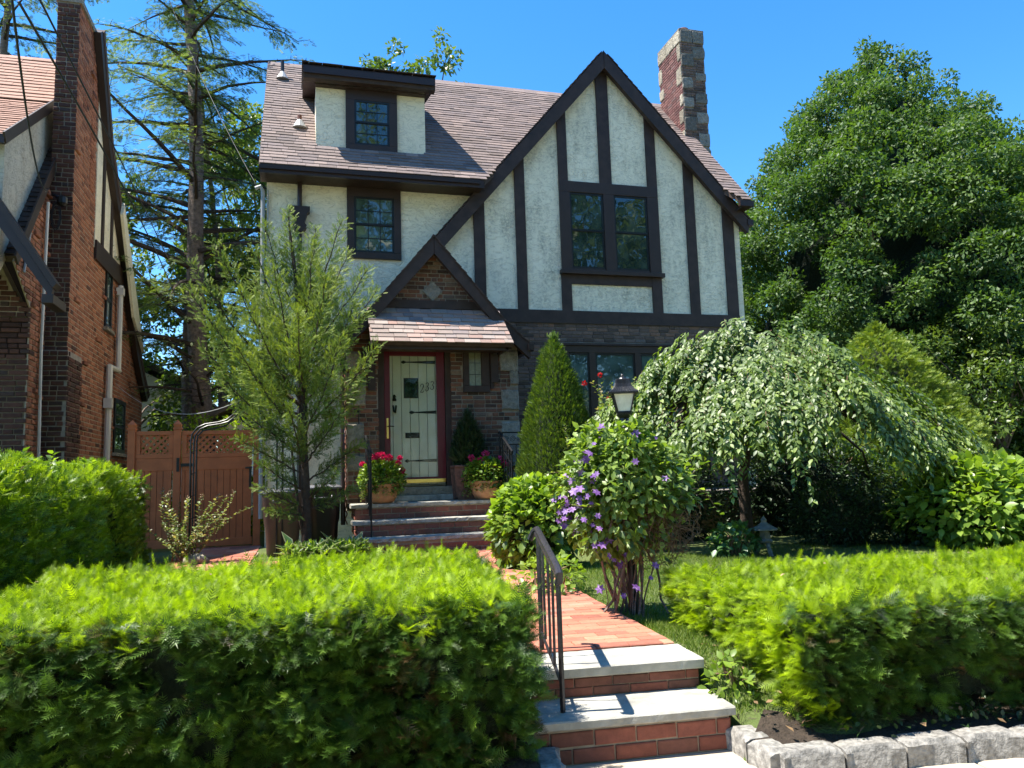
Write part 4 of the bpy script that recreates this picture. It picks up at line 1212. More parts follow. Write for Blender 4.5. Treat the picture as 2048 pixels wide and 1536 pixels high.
# stucco dormer cheek and its shingle roof
MB().prism([(8.94, 3.6), (9.28, 3.98), (10.6, 5.75), (10.6, 6.22), (8.94, 5.08)], -7.0, -3.0, 'x').build('dormer_wall', M['stucco_old'], NH)
Sd = (Vector((0, 10.44, 6.23)) - Vector((0, 8.84, 5.07))); Ld = Sd.length; Sd.normalize(); Nd = Vector((0, -Sd.z, Sd.y))
MB().obox(Vector((-7.0, 8.84, 5.04)), (4.03, 0, 0), Sd * Ld, Nd * -.06).build('roof', M['shingle_dark'], NH)
MB().obox(Vector((-2.969, 8.83, 4.98)), (.02, 0, 0), Sd * Ld, Nd * .12).build('verge_board', M['window_brown'], NH)
MB().box(-7, -2.96, 8.79, 8.839, 4.97, 5.07).build('gutter', M['window_brown'], NH)
sh = shingles(Vector((-7, 8.82, 5.045)), X3, Sd, Nd, Ld, .105, lambda s: [(2.6, 4.04)], bw=.26, th=.012)
pieces('shingle', sh, slab_template(.01, 9), M['shingle_salmon'], NH, limit=60)
Se = (Vector((0, 11.5, 7.38)) - Vector((0, 10.44, 6.23))); Le = Se.length; Se.normalize(); Ne = Vector((0, -Se.z, Se.y))
MB().obox(Vector((-7.0, 10.44, 6.21)), (4.03, 0, 0), Se * Le, Ne * -.06).build('roof', M['shingle_dark'], NH)
sh = shingles(Vector((-7, 10.44, 6.22)), X3, Se, Ne, Le, .105, lambda s: [(2.4, 4.03)], bw=.26, th=.012)
pieces('shingle', sh, slab_template(.01, 10), M['shingle_salmon'], NH, limit=40)
MB().prism([(10.6, 6.2), (11.45, 7.1), (12.6, 5.4), (13, 4)], -7, -3.02, 'x').build('gable_core', M['window_brown'], NH)
# entrance gable in front: brown board and gutter end
MB().prism([(-3.20, 4.50), (-3.13, 4.50), (-2.46, 3.43), (-2.48, 3.34), (-3.20, 4.41)], 8.82, 8.89).build('rake_board', M['gutter'], NH)
MB().prism([(-3.20, 4.58), (-3.08, 4.52), (-2.42, 3.49), (-2.46, 3.44), (-3.13, 4.50), (-3.20, 4.51)], 8.80, 8.98).build('entry_roof', M['window_brown'], NH)
MB().box(-2.55, -2.44, 8.78, 9.25, 3.27, 3.37).build('gutter', M['window_brown'], NH, bevel=.008)
# side windows
for (a, b, c, d) in ((12.68, 13.42, 1.88, 2.70), (11.92, 12.30, 3.64, 4.50)):
    w = MB(); x0, x1 = XS - .011, XS + .014
    w.box(x0, x1, a, b, d - .06, d); w.box(x0, x1, a, b, c, c + .06); w.box(x0, x1, a, a + .06, c + .061, d - .061); w.box(x0, x1, b - .06, b, c + .061, d - .061)
    w.box(x0, x1 - .008, a + .061, b - .061, (c + d) / 2 - .02, (c + d) / 2 + .02)
    wi = w.build('window', M['sash'], NH)
    MB().box(x0, x0 + .006, a + .05, b - .05, c + .05, d - .05).build('pane', M['glass_green'], wi)
    MB().box(x0, XS + .05, a - .05, b + .05, c - .05, c - .001).build('sill', M['stone_grey'], wi)
# white drain pipe
dp = MB(); dp.tube([(XS + .06, 12.58, 4.40), (XS + .06, 12.58, 3.10)], .04, 8); dp.tube([(XS + .06, 12.62, 3.10), (XS + .06, 12.02, 3.08)], .04, 8); dp.tube([(XS + .06, 12.04, 3.10), (XS + .06, 12.0, .6)], .045, 8)
pp_ = dp.build('downspout', M['white_metal'], NH, smooth=True)
MB().box(XS + .01, XS + .11, 12.53, 12.63, 4.25, 4.36).build('pipe_joint', M['white_metal'], pp_)
MB().box(XS + .01, XS + .115, 11.95, 12.05, 2.48, 2.62).build('pipe_joint', M['white_metal'], pp_)
MB().tube([(-2.86, 9.95, 4.75), (-2.87, 9.95, 3.0), (-2.84, 9.96, .9)], .018, 6).build('conduit', M['white_metal'], NH)
MB().tube([(-2.88, 9.3, 3.72), (-2.88, 9.45, 4.25), (-2.88, 9.75, 4.75), (-2.87, 9.85, 4.85)], .014, 6).build('conduit', M['silver_cable'], NH)
fl = MB().lathe([(.03, 0), (.06, .03), (.06, .1), (.03, .12)], (-2.74, 10.05, 4.75), 10)
fl.tube([(-2.86, 10.1, 4.9), (-2.8, 10.05, 4.86), (-2.74, 10.05, 4.83)], .02, 6)
fl.build('floodlight', M['iron'], NH)
lp = MB()
for s_ in (.14, .11, .16):
    lp.tube([(-2.80 + s_ * .35 * math.sin(k / 14 * 2 * math.pi), 10.05, 4.62 + s_ * 1.1 * math.cos(k / 14 * 2 * math.pi)) for k in range(15)], .006, 4, cap=False)
lp.build('cable_loop', M['black_cable'], NH)

NH.scale = (1.32, 1.32, 1.32)  # whole house scaled up about the camera, pushed back along the line of sight
NH.location = (-3.696, 14.52, -.036)

# overhead service cables
def cable(label, pts, r_, mat='black_cable', sag=.0):
    P = []
    n = 24
    for i in range(n + 1):
        q = i / n
        a = Vector(pts[0]).lerp(Vector(pts[1]), q); a.z -= sag * 4 * q * (1 - q)
        P.append(a)
    solo('overhead_cable', MB().tube(P, r_, 5), M[mat], pts[1], label, 'cable', 'overhead cables to the houses', smooth=True)
cable('thick twisted cable coming down to the bracket on the neighbouring chimney', ((-1.4, 4.1, 3.96), (-3.775, 13.13, 6.06)), .008, sag=.38)
cable('straight dark cable crossing in front of the brick chimney', ((-1.28, 3.9, 3.66), (-1.92, 13.2, 4.45)), .007, sag=-.10)
cable('thinner dark cable behind the brick chimney, against the conifer', ((-1.25, 4.0, 3.80), (-2.2, 16.0, 5.2)), .006, sag=-.05)
cable('long slack dark cable running through the tall conifer to the corner of the tudor house', ((-3.0, 17.5, 12.8), (-.62, 12.95, 6.2)), .006, sag=.25)

# ------------------------------------------------------------------ fence and gate
YF = 13.4
def pointed_post(x, parent, top=2.42):
    b = MB().box(x - .055, x + .055, YF - .055, YF + .055, .3, top - .16)
    b.build('post', M['cedar'], parent, bevel=.004)
    c = MB().box(x - .065, x + .065, YF - .065, YF + .065, top - .159, top - .13)
    c.add([(x - .05, YF - .05, top - .129), (x + .05, YF - .05, top - .129), (x + .05, YF + .05, top - .129), (x - .05, YF + .05, top - .129),
           (x - .06, YF - .06, top - .08), (x + .06, YF - .06, top - .08), (x + .06, YF + .06, top - .08), (x - .06, YF + .06, top - .08), (x, YF, top)],
          [(0, 1, 5, 4), (1, 2, 6, 5), (2, 3, 7, 6), (3, 0, 4, 7), (4, 5, 8), (5, 6, 8), (6, 7, 8), (7, 4, 8)])
    c.build('finial', M['cedar'], parent)
def panel(x0, x1, parent, zb=.38):
    for (ya, za, zb_) in ((.03, 2.17, 2.235), (.03, 1.80, 1.87), (.025, 1.60, 1.799), (.03, zb, zb + .12)):
        MB().box(x0, x1, YF - ya, YF + ya, za, zb_).build('rail', M['cedar'], parent, bevel=.004)
    for a in (x0, x1 - .07):
        MB().box(a, a + .07, YF - .028, YF + .028, 1.871, 2.169).build('stile', M['cedar'], parent)
        MB().box(a, a + .05, YF - .028, YF + .028, zb + .121, 1.599).build('stile', M['cedar'], parent)
    n = max(3, round((x1 - x0 - .1) / .095)); w = (x1 - x0 - .1) / n
    for i in range(n):
        MB().box(x0 + .05 + i * w + .003, x0 + .05 + (i + 1) * w - .003, YF - .016, YF + .004, zb + .10, 1.62).build('board', M['cedar'], parent, bevel=.003)
    MB().box(x0 + .05, x1 - .05, YF + .0045, YF + .012, zb + .10, 1.62).build('back_panel', M['timber'], parent)
    lx0, lx1, lz0, lz1 = x0 + .07, x1 - .07, 1.871, 2.169
    H_ = lz1 - lz0; s_ = .105
    k = -int(H_ / s_) - 1
    while lx0 + k * s_ < lx1:
        for d_ in (1, -1):
            xa = lx0 + k * s_
            # diagonal slat from z0 to z1, clipped in x
            pa = [(xa, lz0), (xa + H_, lz1)] if d_ == 1 else [(xa, lz1), (xa + H_, lz0)]
            t0 = max(0, (lx0 - xa) / H_); t1 = min(1, (lx1 - xa) / H_)
            if t1 - t0 > .08:
                p = Vector((pa[0][0] + (pa[1][0] - pa[0][0]) * t0, 0, pa[0][1] + (pa[1][1] - pa[0][1]) * t0))
                q = Vector((pa[0][0] + (pa[1][0] - pa[0][0]) * t1, 0, pa[0][1] + (pa[1][1] - pa[0][1]) * t1))
                d = (q - p).normalized(); nrm = Vector((-d.z, 0, d.x)) * .019
                y = YF - .008 if d_ == 1 else YF + .0005
                MB().obox(Vector((p.x, y, p.z)) - nrm, q - p, Vector((0, .007, 0)), nrm * 2).build('lattice_slat', M['cedar'], parent)
        k += 1
fen = thing('garden_fence', 'reddish stained wooden fence panel with lattice top beside the neighbouring house', 'fence', (-2.1, YF, .34))
for x in (-2.53, -1.86): pointed_post(x, fen)
panel(-2.475, -1.92, fen)
gat = thing('garden_gate', 'reddish stained wooden gate with lattice top and black latch between fence and tudor house', 'gate', (-1.2, YF, .34))
pointed_post(-.64, gat)
panel(-1.79, -.71, gat)
MB().box(-1.82, -1.60, YF - .045, YF - .031, 1.66, 1.71).build('hinge', M['iron'], gat)
MB().box(-1.86, -1.82, YF - .07, YF - .056, 1.58, 1.80).build('hinge', M['iron'], gat)
lt = MB().box(-.82, -.68, YF - .05, YF - .031, 1.60, 1.63); lt.box(-.76, -.725, YF - .055, YF - .031, 1.30, 1.62)
lt.build('latch', M['iron'], gat)
MB().tube([(-.70, YF - .07, 1.95), (-.705, YF - .075, 1.5)], .012, 6).build('pull_cord', M['white_metal'], gat)

# garden arch of black tube
ar = thing('garden_arch', 'black metal garden arch with pointed ogee top in front of the gate', 'arch', (-1.38, 11.3, .34))
for dy in (0, .32):
    for s_ in (0, 1):
        o = .075 if s_ else 0
        L = [(-1.40 + o, .34), (-1.40 + o, 1.95), (-1.385 + o, 2.05 - o * .3), (-1.32 + o, 2.14 - o * .6), (-1.22 + o * .6, 2.185 - o), (-1.05, 2.21 - o), (-.95, 2.24 - o), (-.86, 2.31 - o * .9), (-.79, 2.41 - o)]
        Rr = [(-.79, 2.41 - o), (-.74, 2.30 - o), (-.62, 2.21 - o), (-.50, 2.19 - o), (-.36, 2.18 - o), (-.25 - o, 2.12), (-.20 - o, 1.98), (-.20 - o, .34)]
        if dy and s_: continue
        MB().tube([(x, 11.3 + dy, z) for x, z in L], .012, 8).build('arch_tube', M['iron'], ar, smooth=True)
        MB().tube([(x, 11.3 + dy, z) for x, z in Rr], .012, 8).build('arch_tube', M['iron'], ar, smooth=True)
for z in (.6, .9, 1.2, 1.5, 1.8):
    MB().tube([(-1.40, 11.3, z), (-1.325, 11.3, z + .03)], .006, 5).build('rung', M['iron'], ar)
    MB().tube([(-1.40, 11.3, z), (-1.40, 11.62, z)], .006, 5).build('rung', M['iron'], ar)
    MB().tube([(-.20, 11.3, z), (-.20, 11.62, z)], .006, 5).build('rung', M['iron'], ar)
fin = MB()
for k in range(7):
    a_ = k / 6 * math.pi - .1; fin.tube([(-.79, 11.3, 2.40), (-.79 + .03 * math.cos(a_), 11.3, 2.43 + .02 * math.sin(a_)), (-.79 + .065 * math.cos(a_), 11.3, 2.43 + .075 * math.sin(a_))], [.014, .010, .003], 5)
fin.build('finial', M['iron'], ar)
cable('pale thin cable sagging from the neighbouring wall to the metal arch', ((-3.3, 15.9, 3.3), (-.6, 11.4, 2.62)), .006, 'silver_cable', sag=.42)

# far things behind the fence
sh_ = thing('garden_shed', 'small outbuilding with brown pitched roof behind the gate', 'shed', (-.8, 17, .3))
MB().prism([(-1.6, .3), (.2, .3), (.2, 2.7), (-.7, 3.0), (-1.6, 2.7)], 17.2, 19).build('wall', M['siding'], sh_)
MB().prism([(-1.75, 2.72), (-.85, 3.12), (.3, 2.72), (.3, 2.86), (-.85, 3.26), (-1.75, 2.86)], 16.7, 19.2).build('roof', M['window_brown'], sh_)
bgw = thing('background_house', 'pale sided house far behind the fence, half hidden by branches', 'house', (-8, 27, .3))
MB().prism([(-16, .3), (-3.6, .3), (-3.6, 4.4), (-9.8, 7.6), (-16, 4.4)], 26, 34).build('wall', M['siding'], bgw)
for k in range(18):
    MB().box(-9, -3.59, 25.985, 25.999, .6 + k * .21, .6 + k * .21 + .19).build('siding_board', M['siding'], bgw)
MB().prism([(-16.4, 4.4), (-9.8, 7.7), (-3.2, 4.4), (-3.2, 4.6), (-9.8, 7.95), (-16.4, 4.6)], 25.6, 34.3).build('roof', M['shingle_dark'], bgw)
wdw = MB().box(-5.6, -4.8, 25.96, 25.984, 2.4, 3.6).build('window', M['white_metal'], bgw)
MB().box(-5.5, -4.9, 25.95, 25.959, 2.5, 3.5).build('pane', M['glass'], wdw)
bg2 = thing('background_house', 'house across the side street glimpsed beyond the large hydrangea', 'house', (40, 38, .3))
MB().prism([(30, -.5), (48, -.5), (48, 4.6), (39, 8), (30, 4.6)], 40, 50).build('wall', M['siding'], bg2)
for k in range(16): MB().box(31, 47, 39.98, 39.999, .2 + k * .26, .2 + k * .26 + .24).build('siding_board', M['siding'], bg2)
MB().prism([(29.4, 4.5), (39, 8.2), (48.6, 4.5), (48.6, 4.8), (39, 8.5), (29.4, 4.8)], 39.4, 50.4).build('roof', M['shingle_dark'], bg2)
for x in (34, 38, 43):
    w = MB().box(x, x + 1, 39.93, 39.979, 1.2, 2.7).build('window', M['white_metal'], bg2)
    MB().box(x + .1, x + .9, 39.92, 39.929, 1.3, 2.6).build('pane', M['glass'], w)
pst = thing('white_post', 'slim white post standing beyond the hydrangea near the side street', 'post', (18.6, 17.0, .3))
MB().tube([(18.6, 17.0, .2), (18.6, 17.0, 1.22)], .07, 10).build('shaft', M['white_metal'], pst)
MB().lathe([(.09, 0), (.09, .03), (.05, .08)], (18.6, 17.0, 1.22), 12).build('cap', M['white_metal'], pst)
structure('side_street', MB().box(13.6, 18.2, 4, 60, .3, .372), M['asphalt'])
structure('side_pavement', MB().box(11.9, 13.4, 4, 60, .3, .39), M['concrete'])

# ------------------------------------------------------------------ bins
def bin_(x, y, w, h, mat, label, lidmat):
    t_ = thing('wheelie_bin', label, 'trash bin', (x, y, .345), 'trash bins by the house wall')
    prof = [(.0, .36), (.03, .38), (h * .45, .42), (h * .52, .45), (h * .9, .485), (h * .93, .50), (h, .50)]
    V = []; F = []; n = 20
    for z, r_ in prof:
        for k in range(n):
            a_ = 2 * math.pi * k / n; c, s_ = math.cos(a_), math.sin(a_)
            q = 1 / (abs(c) ** 5 + abs(s_) ** 5) ** .2
            V.append((x + c * q * r_ * w, y + s_ * q * r_ * w, .345 + z))
    for i in range(len(prof) - 1):
        for k in range(n): F.append((i * n + k, i * n + (k + 1) % n, (i + 1) * n + (k + 1) % n, (i + 1) * n + k))
    F.append(tuple(range(n - 1, -1, -1))); F.append(tuple((len(prof) - 1) * n + k for k in range(n)))
    MB().add(V, F).build('body', mat, t_, smooth=True)
    V = []; F = []
    for z, r_ in ((h + .001, .53), (h + .025, .53), (h + .05, .47), (h + .065, .30)):
        for k in range(n):
            a_ = 2 * math.pi * k / n; c, s_ = math.cos(a_), math.sin(a_); q = 1 / (abs(c) ** 5 + abs(s_) ** 5) ** .2
            V.append((x + c * q * r_ * w, y + s_ * q * r_ * w, .345 + z))
    for i in range(3):
        for k in range(n): F.append((i * n + k, i * n + (k + 1) % n, (i + 1) * n + (k + 1) % n, (i + 1) * n + k))
    F.append(tuple(3 * n + k for k in range(n)))
    MB().add(V, F).build('lid', lidmat, t_, smooth=True)
    MB().tube([(x - .12, y - w * .52, .345 + h * .9), (x - .12, y - w * .6, .345 + h * .86), (x + .12, y - w * .6, .345 + h * .86), (x + .12, y - w * .52, .345 + h * .9)], .012, 6).build('handle', lidmat, t_)
bin_(-.20, 11.55, .56, .86, M['bin_brown'], 'brown plastic trash bin with a highlight coloured into its lid, left of the conifer trunk', M['bin_lid_highlight'])
bin_(.36, 11.75, .52, .90, M['bin_black'], 'black plastic trash bin between the conifer trunk and the porch', M['bin_lid_highlight'])

# ------------------------------------------------------------------ foliage helpers
def unit(a):
    return a / np.maximum(np.linalg.norm(a, axis=-1, keepdims=True), 1e-9)
def rdir(n, up_=0.0):
    v = rng.normal(size=(n, 3)); v[:, 2] += up_
    return unit(v)
LEAF = (np.array([(0, 0, 0), (.45, .26, .05), (1, 0, -.04), (.45, -.26, .05)]), np.array([(0, 1, 2), (0, 2, 3)]))
LONG = (np.array([(0, 0, 0), (.4, .17, .03), (1, 0, -.08), (.4, -.17, .03)]), np.array([(0, 1, 2), (0, 2, 3)]))
OVAL = (np.array([(0, 0, 0), (.2, .22, .04), (.55, .30, .06), (1, 0, -.10), (.55, -.30, .06), (.2, -.22, .04), (.5, 0, 0)]), np.array([(0, 6, 1), (1, 6, 2), (2, 6, 3), (3, 6, 4), (4, 6, 5), (5, 6, 0)]))
def sprig(n, ln=.42, wd=.05, stem=.02, fan=.9, lift=.12):
    V = []; F = []
    for i in range(n):
        x = (i + .6) / n * .92; L_ = ln * (1 - .35 * (i / n)) * (1 if i else .8)
        for s_ in (1, -1):
            a = len(V); dx = L_ * math.cos(fan); dy = s_ * L_ * math.sin(fan)
            V += [(x - wd / 2, s_ * stem, 0), (x + wd / 2, s_ * stem, 0), (x + dx, dy, lift * L_ * (1 if i % 2 else .2))]
            F.append((a, a + 1, a + 2))
    a = len(V); V += [(.85, wd / 2, 0), (.85, -wd / 2, 0), (1.05 + ln * .3, 0, .02)]; F.append((a, a + 1, a + 2))
    a = len(V); V += [(0, stem, -.004), (0, -stem, -.004), (1, 0, -.004)]; F.append((a, a + 1, a + 2))
    return np.array(V), np.array(F)
YEW = sprig(6, .42, .085, .02, 1.0, .15)
YEWN = sprig(8, .40, .065, .02, 1.05, .15)
FROND = sprig(4, .50, .16, .03, .75, .1)
FRONDN = sprig(5, .46, .11, .03, .7, .1)
def tpl_mesh(name, tpl, P, T, N, S, mat, parent, kind=None, rnd=None, rscale=None, label=None):
    """a leaf or sprig at every P, pointing along T, facing N, size S"""
    n = len(P)
    if n == 0: return
    TV, TF = tpl
    T = unit(T); B = unit(np.cross(N, T)); N2 = np.cross(T, B)
    S = np.broadcast_to(np.asarray(S, float), (n,))
    bs = S if rscale is None else S * rscale
    V = P[:, None, :] + S[:, None, None] * TV[None, :, 0, None] * T[:, None, :] + bs[:, None, None] * TV[None, :, 1, None] * B[:, None, :] + S[:, None, None] * TV[None, :, 2, None] * N2[:, None, :]
    F = TF[None] + (np.arange(n) * len(TV))[:, None, None]
    r_ = rng.random(n) if rnd is None else rnd
    me = mesh_np(name, V.reshape(-1, 3), F.reshape(-1, TF.shape[1]), mat, rnd=np.repeat(r_, len(TV)))
    return link(name, me, parent, kind, label)
def vnoise(P, s, seed=0):
    g = np.random.default_rng(seed); out = 0
    for k in range(5):
        w = g.normal(size=3) * s * (1 + .5 * k); ph = g.uniform(0, 6.28)
        out = out + np.sin(P @ w + ph) / (1 + .4 * k)
    return out / 2.2
def limbs(b, p, d, L, r_, depth, spread=.55, grav=0.0, tips=None, nseg=4, n=6):
    pts = [p]; dd = d.normalized()
    for i in range(nseg):
        dd = (dd + Vector((rng.normal() * .12, rng.normal() * .12, rng.normal() * .08 + grav))).normalized()
        pts.append(pts[-1] + dd * (L / nseg))
    b.tube(pts, [r_ * (1 - .45 * i / nseg) for i in range(nseg + 1)], n, cap=False)
    if tips is not None: tips.append(pts[-1])
    if depth:
        for k in range(3 if depth > 1 else 2):
            q = pts[rng.integers(1, nseg + 1)]
            v = (dd + Vector((rng.normal(), rng.normal(), rng.normal() * .6 + .2)) * spread).normalized()
            limbs(b, q, v, L * .68, r_ * .5, depth - 1, spread, grav, tips, nseg, max(4, n - 1))
def blob(name, verts_fn, mat, parent, nu=40, nv=24, kind='stuff'):
    V = []; F = []
    for j in range(nv + 1):
        for i in range(nu):
            V.append(verts_fn(2 * math.pi * i / nu, j / nv))
    for j in range(nv):
        for i in range(nu):
            F.append((j * nu + i, j * nu + (i + 1) % nu, (j + 1) * nu + (i + 1) % nu, (j + 1) * nu + i))
    return link(name, mesh_np(name, V, F, mat), parent, kind)

# ------------------------------------------------------------------ clipped yew hedges along the sidewalk
def yew_hedge(label, top_fn, u0, u1, v0, v1, zb, n_top, n_front, ends, mat_top, seed):
    """box-shaped hedge in street coordinates; top_fn(u,v) height"""
    t_ = thing('yew_hedge', label, 'hedge', st((u0 + u1) / 2, (v0 + v1) / 2, .2), 'clipped yew hedges along the sidewalk')
    def surf(n, which):
        a = rng.random(n); b = rng.random(n)
        if which == 'top':
            u = u0 + (u1 - u0) * a; v = v0 + (v1 - v0) * b; z = top_fn(u, v); N = np.tile([0, 0, 1.], (n, 1))
        elif which == 'front':
            u = u0 + (u1 - u0) * a; v = np.full(n, v0); z = zb + (top_fn(u, v) - zb) * b; N = np.tile([-VV.x, -VV.y, .1], (n, 1))
        elif which == 'back':
            u = u0 + (u1 - u0) * a; v = np.full(n, v1); z = zb + (top_fn(u, v) - zb) * b; N = np.tile([VV.x, VV.y, .1], (n, 1))
        else:
            s_ = 1 if which == 'right' else -1
            u = np.full(n, u1 if s_ > 0 else u0); v = v0 + (v1 - v0) * a; z = zb + (top_fn(u, v) - zb) * b; N = np.tile([UU.x * s_, UU.y * s_, .1], (n, 1))
        P = np.stack([OO.x + UU.x * u + VV.x * v, OO.y + UU.y * u + VV.y * v, z], -1)
        # round the edges and make lumps
        cu = (u0 + u1) / 2; hu = (u1 - u0) / 2; cv = (v0 + v1) / 2; hv = (v1 - v0) / 2
        eu = np.clip((np.abs(u - cu) - hu + .12) / .12, 0, 1) if True else 0
        ev = np.clip((np.abs(v - cv) - hv + .12) / .12, 0, 1)
        if which == 'top':
            P[:, 2] -= .05 * np.maximum(eu, ev) ** 2
        else:
            ez = np.clip((z - top_fn(u, v) + .12) / .12, 0, 1)
            P -= N * (.05 * ez ** 2)[:, None]
            low = np.clip((.45 - (z - zb)) / .45, 0, 1)
            P -= N * (.10 * low ** 2)[:, None]
        return P, unit(N)
    def dress(which, n, layers, size, mat, name, tpl, upw):
        k = 7; P, N = surf(n // k, which)
        lump = vnoise(P, 5.5, seed)
        depth = rng.random(len(P)) ** 1.5 * layers
        P = P + N * (lump * (.014 if which == 'top' else .05) - depth)[:, None]
        if which != 'top':
            hole = vnoise(P, 3.4, seed + 5)
            keep = ~((hole > .70) & (rng.random(len(P)) < .9))
            P, N, depth = P[keep], N[keep], depth[keep]
        # each tuft: a few sprays fanning out from one twig end
        tone = rng.random(len(P)) * .60 + .20 + vnoise(P, 2.2, seed + 1) * .10 - depth / layers * .22  # deeper tufts toned darker, shade of the gaps put into the colour
        lean = N * (.18 if which == 'top' else .75) + rng.normal(size=P.shape) * .30 + np.array([0, 0, upw])
        face = N * (.9 if which == 'top' else .7) + np.array([0, 0, .8]) + rng.normal(size=P.shape) * .22
        big = rng.uniform(.7, 1.35, len(P))
        P = np.repeat(P, k, 0); N = np.repeat(N, k, 0); lean = np.repeat(lean, k, 0); face = np.repeat(face, k, 0); tone = np.repeat(tone, k); big = np.repeat(big, k)
        n = len(P)
        T = unit(lean) + unit(rng.normal(size=(n, 3))) * (.85 if which == 'top' else .6)
        P = P + rng.normal(size=(n, 3)) * .009
        tpl_mesh(name, tpl, P, T, face + rng.normal(size=(n, 3)) * .25, size * big * rng.uniform(.7, 1.15, n), mat, t_, 'stuff', rnd=np.clip(tone + rng.normal(size=n) * .08, 0, 1))
    # solid dark core that stops the light, inner shade as colour
    ins = .14
    us = np.linspace(u0 + ins, u1 - ins, max(8, int((u1 - u0) * 7))); vs = np.linspace(v0 + ins, v1 - ins, 10)
    V = []; F = []
    for k, zz in enumerate((zb + .05, None)):
        for u in us:
            for v in vs:
                z = zz if zz is not None else float(top_fn(np.array([u]), np.array([v]))[0]) - .11 + rng.uniform(-.03, .03)
                p = st(u, v, z); V.append((p.x + rng.uniform(-.02, .02), p.y + rng.uniform(-.02, .02), z))
    a, b = len(us), len(vs)
    for k in (0, 1):
        for i in range(a - 1):
            for j in range(b - 1):
                q = k * a * b
                F.append((q + i * b + j, q + (i + 1) * b + j, q + (i + 1) * b + j + 1, q + i * b + j + 1))
    for i in range(a - 1):
        for j in (0, b - 1):
            F.append((i * b + j, (i + 1) * b + j, a * b + (i + 1) * b + j, a * b + i * b + j))
    for j in range(b - 1):
        for i in (0, a - 1):
            F.append((i * b + j, i * b + j + 1, a * b + i * b + j + 1, a * b + i * b + j))
    link('dark_core', mesh_np('dark_core', V, F, M['dark_inside']), t_, 'stuff')
    dress('top', n_top, .06, .060, mat_top, 'top_foliage', YEWN, .0)
    dress('front', n_front, .12, .072, M['yew_shaded'], 'side_foliage', YEWN, -.05)
    for e, n in ends: dress(e, n, .12, .066, M['yew_shaded'] if e != 'left' else M['yew'], 'side_foliage', YEWN, 0)
    # stems
    sb = MB()
    for k in range(int((u1 - u0) * 2.2)):
        u = rng.uniform(u0 + .25, u1 - .2); v = rng.uniform(v0 + .25, v1 - .3)
        p = st(u, v, .12); limbs(sb, p, Vector((rng.normal() * .3, rng.normal() * .3, 1)), .24, .018, 1, .6)
    sb.build('stem', M['bark_dark'], t_, kind='stuff')
    # longer shoots
    n = int(n_top * .005)
    P, N = surf(n, 'top'); P[:, 2] -= .01
    T = N + rng.normal(size=(n, 3)) * .35
    tpl_mesh('long_shoots', YEWN, P, T, rdir(n), rng.uniform(.09, .15, n), mat_top, t_, 'stuff', rscale=.6)
    n = int(n_front * .006)
    P, N = surf(n, 'front')
    T = N * .9 + rng.normal(size=(n, 3)) * .4 + np.array([0, 0, .1])
    tpl_mesh('long_shoots', YEWN, P, T, N * .4 + np.array([0, 0, 1.]) + rng.normal(size=(n, 3)) * .3, rng.uniform(.08, .12, n), M['yew_shaded'], t_, 'stuff', rscale=.7)
    return t_
def topL(u, v):
    return .80 + .045 * np.clip((v - .1) / 1.8, 0, 1) + .012 * np.sin(u * 2.3) + .010 * np.sin(v * 4 + u * 3.1)
def topR(u, v):
    return .685 + .02 * np.clip((v - 0) / 1.5, 0, 1) + .012 * np.sin(u * 2.7 + 1) + .008 * np.sin(v * 5 + u * 2)
yew_hedge('long clipped yew hedge left of the garden steps with a bright flat top', topL, -3.7, -1.02, -.30, 1.62, .0, 25000, 17500, [('right', 4600), ('back', 1200)], M['yew'], 3)
yew_hedge('lower clipped yew hedge right of the garden steps above the granite kerb', topR, .24, 4.6, -.25, 1.35, .14, 21500, 13500, [('left', 4600), ('back', 1200)], M['yew'], 9)
# dry leaves caught on and under the hedges
n = 900
u = rng.uniform(.1, 4.5, n); v = rng.uniform(-.34, .9, n); P = np.stack([OO.x + UU.x * u + VV.x * v, OO.y + UU.y * u + VV.y * v, .11 + .235 * np.clip((v + .36) / .86, 0, 1) + rng.uniform(0, .02, n)], -1)
lit = tpl_mesh('leaf_litter', LEAF, P, rdir(n) * np.array([1, 1, .25]), rdir(n) * .4 + np.array([0, 0, 1.]), rng.uniform(.025, .055, n), M['litter'], None, 'stuff')
lit['label'] = 'dry brown leaves scattered on the soil under the right hedge'; lit['category'] = 'leaf litter'
n = 26
u = np.concatenate([rng.uniform(-3.6, -1.2, 13), rng.uniform(.3, 3.5, 13)]); v = rng.uniform(0, 1.2, n)
P = np.stack([OO.x + UU.x * u + VV.x * v, OO.y + UU.y * u + VV.y * v, np.where(u < 0, topL(u, v), topR(u, v)) + .035], -1)
d2 = tpl_mesh('fallen_leaves', OVAL, P, rdir(n) * np.array([1, 1, .3]), rdir(n) * .5 + np.array([0, 0, 1.]), rng.uniform(.022, .038, n), M['dry_leaf'], None, 'stuff')
d2['label'] = 'few dry curled leaves lying on the hedge tops'; d2['category'] = 'fallen leaves'

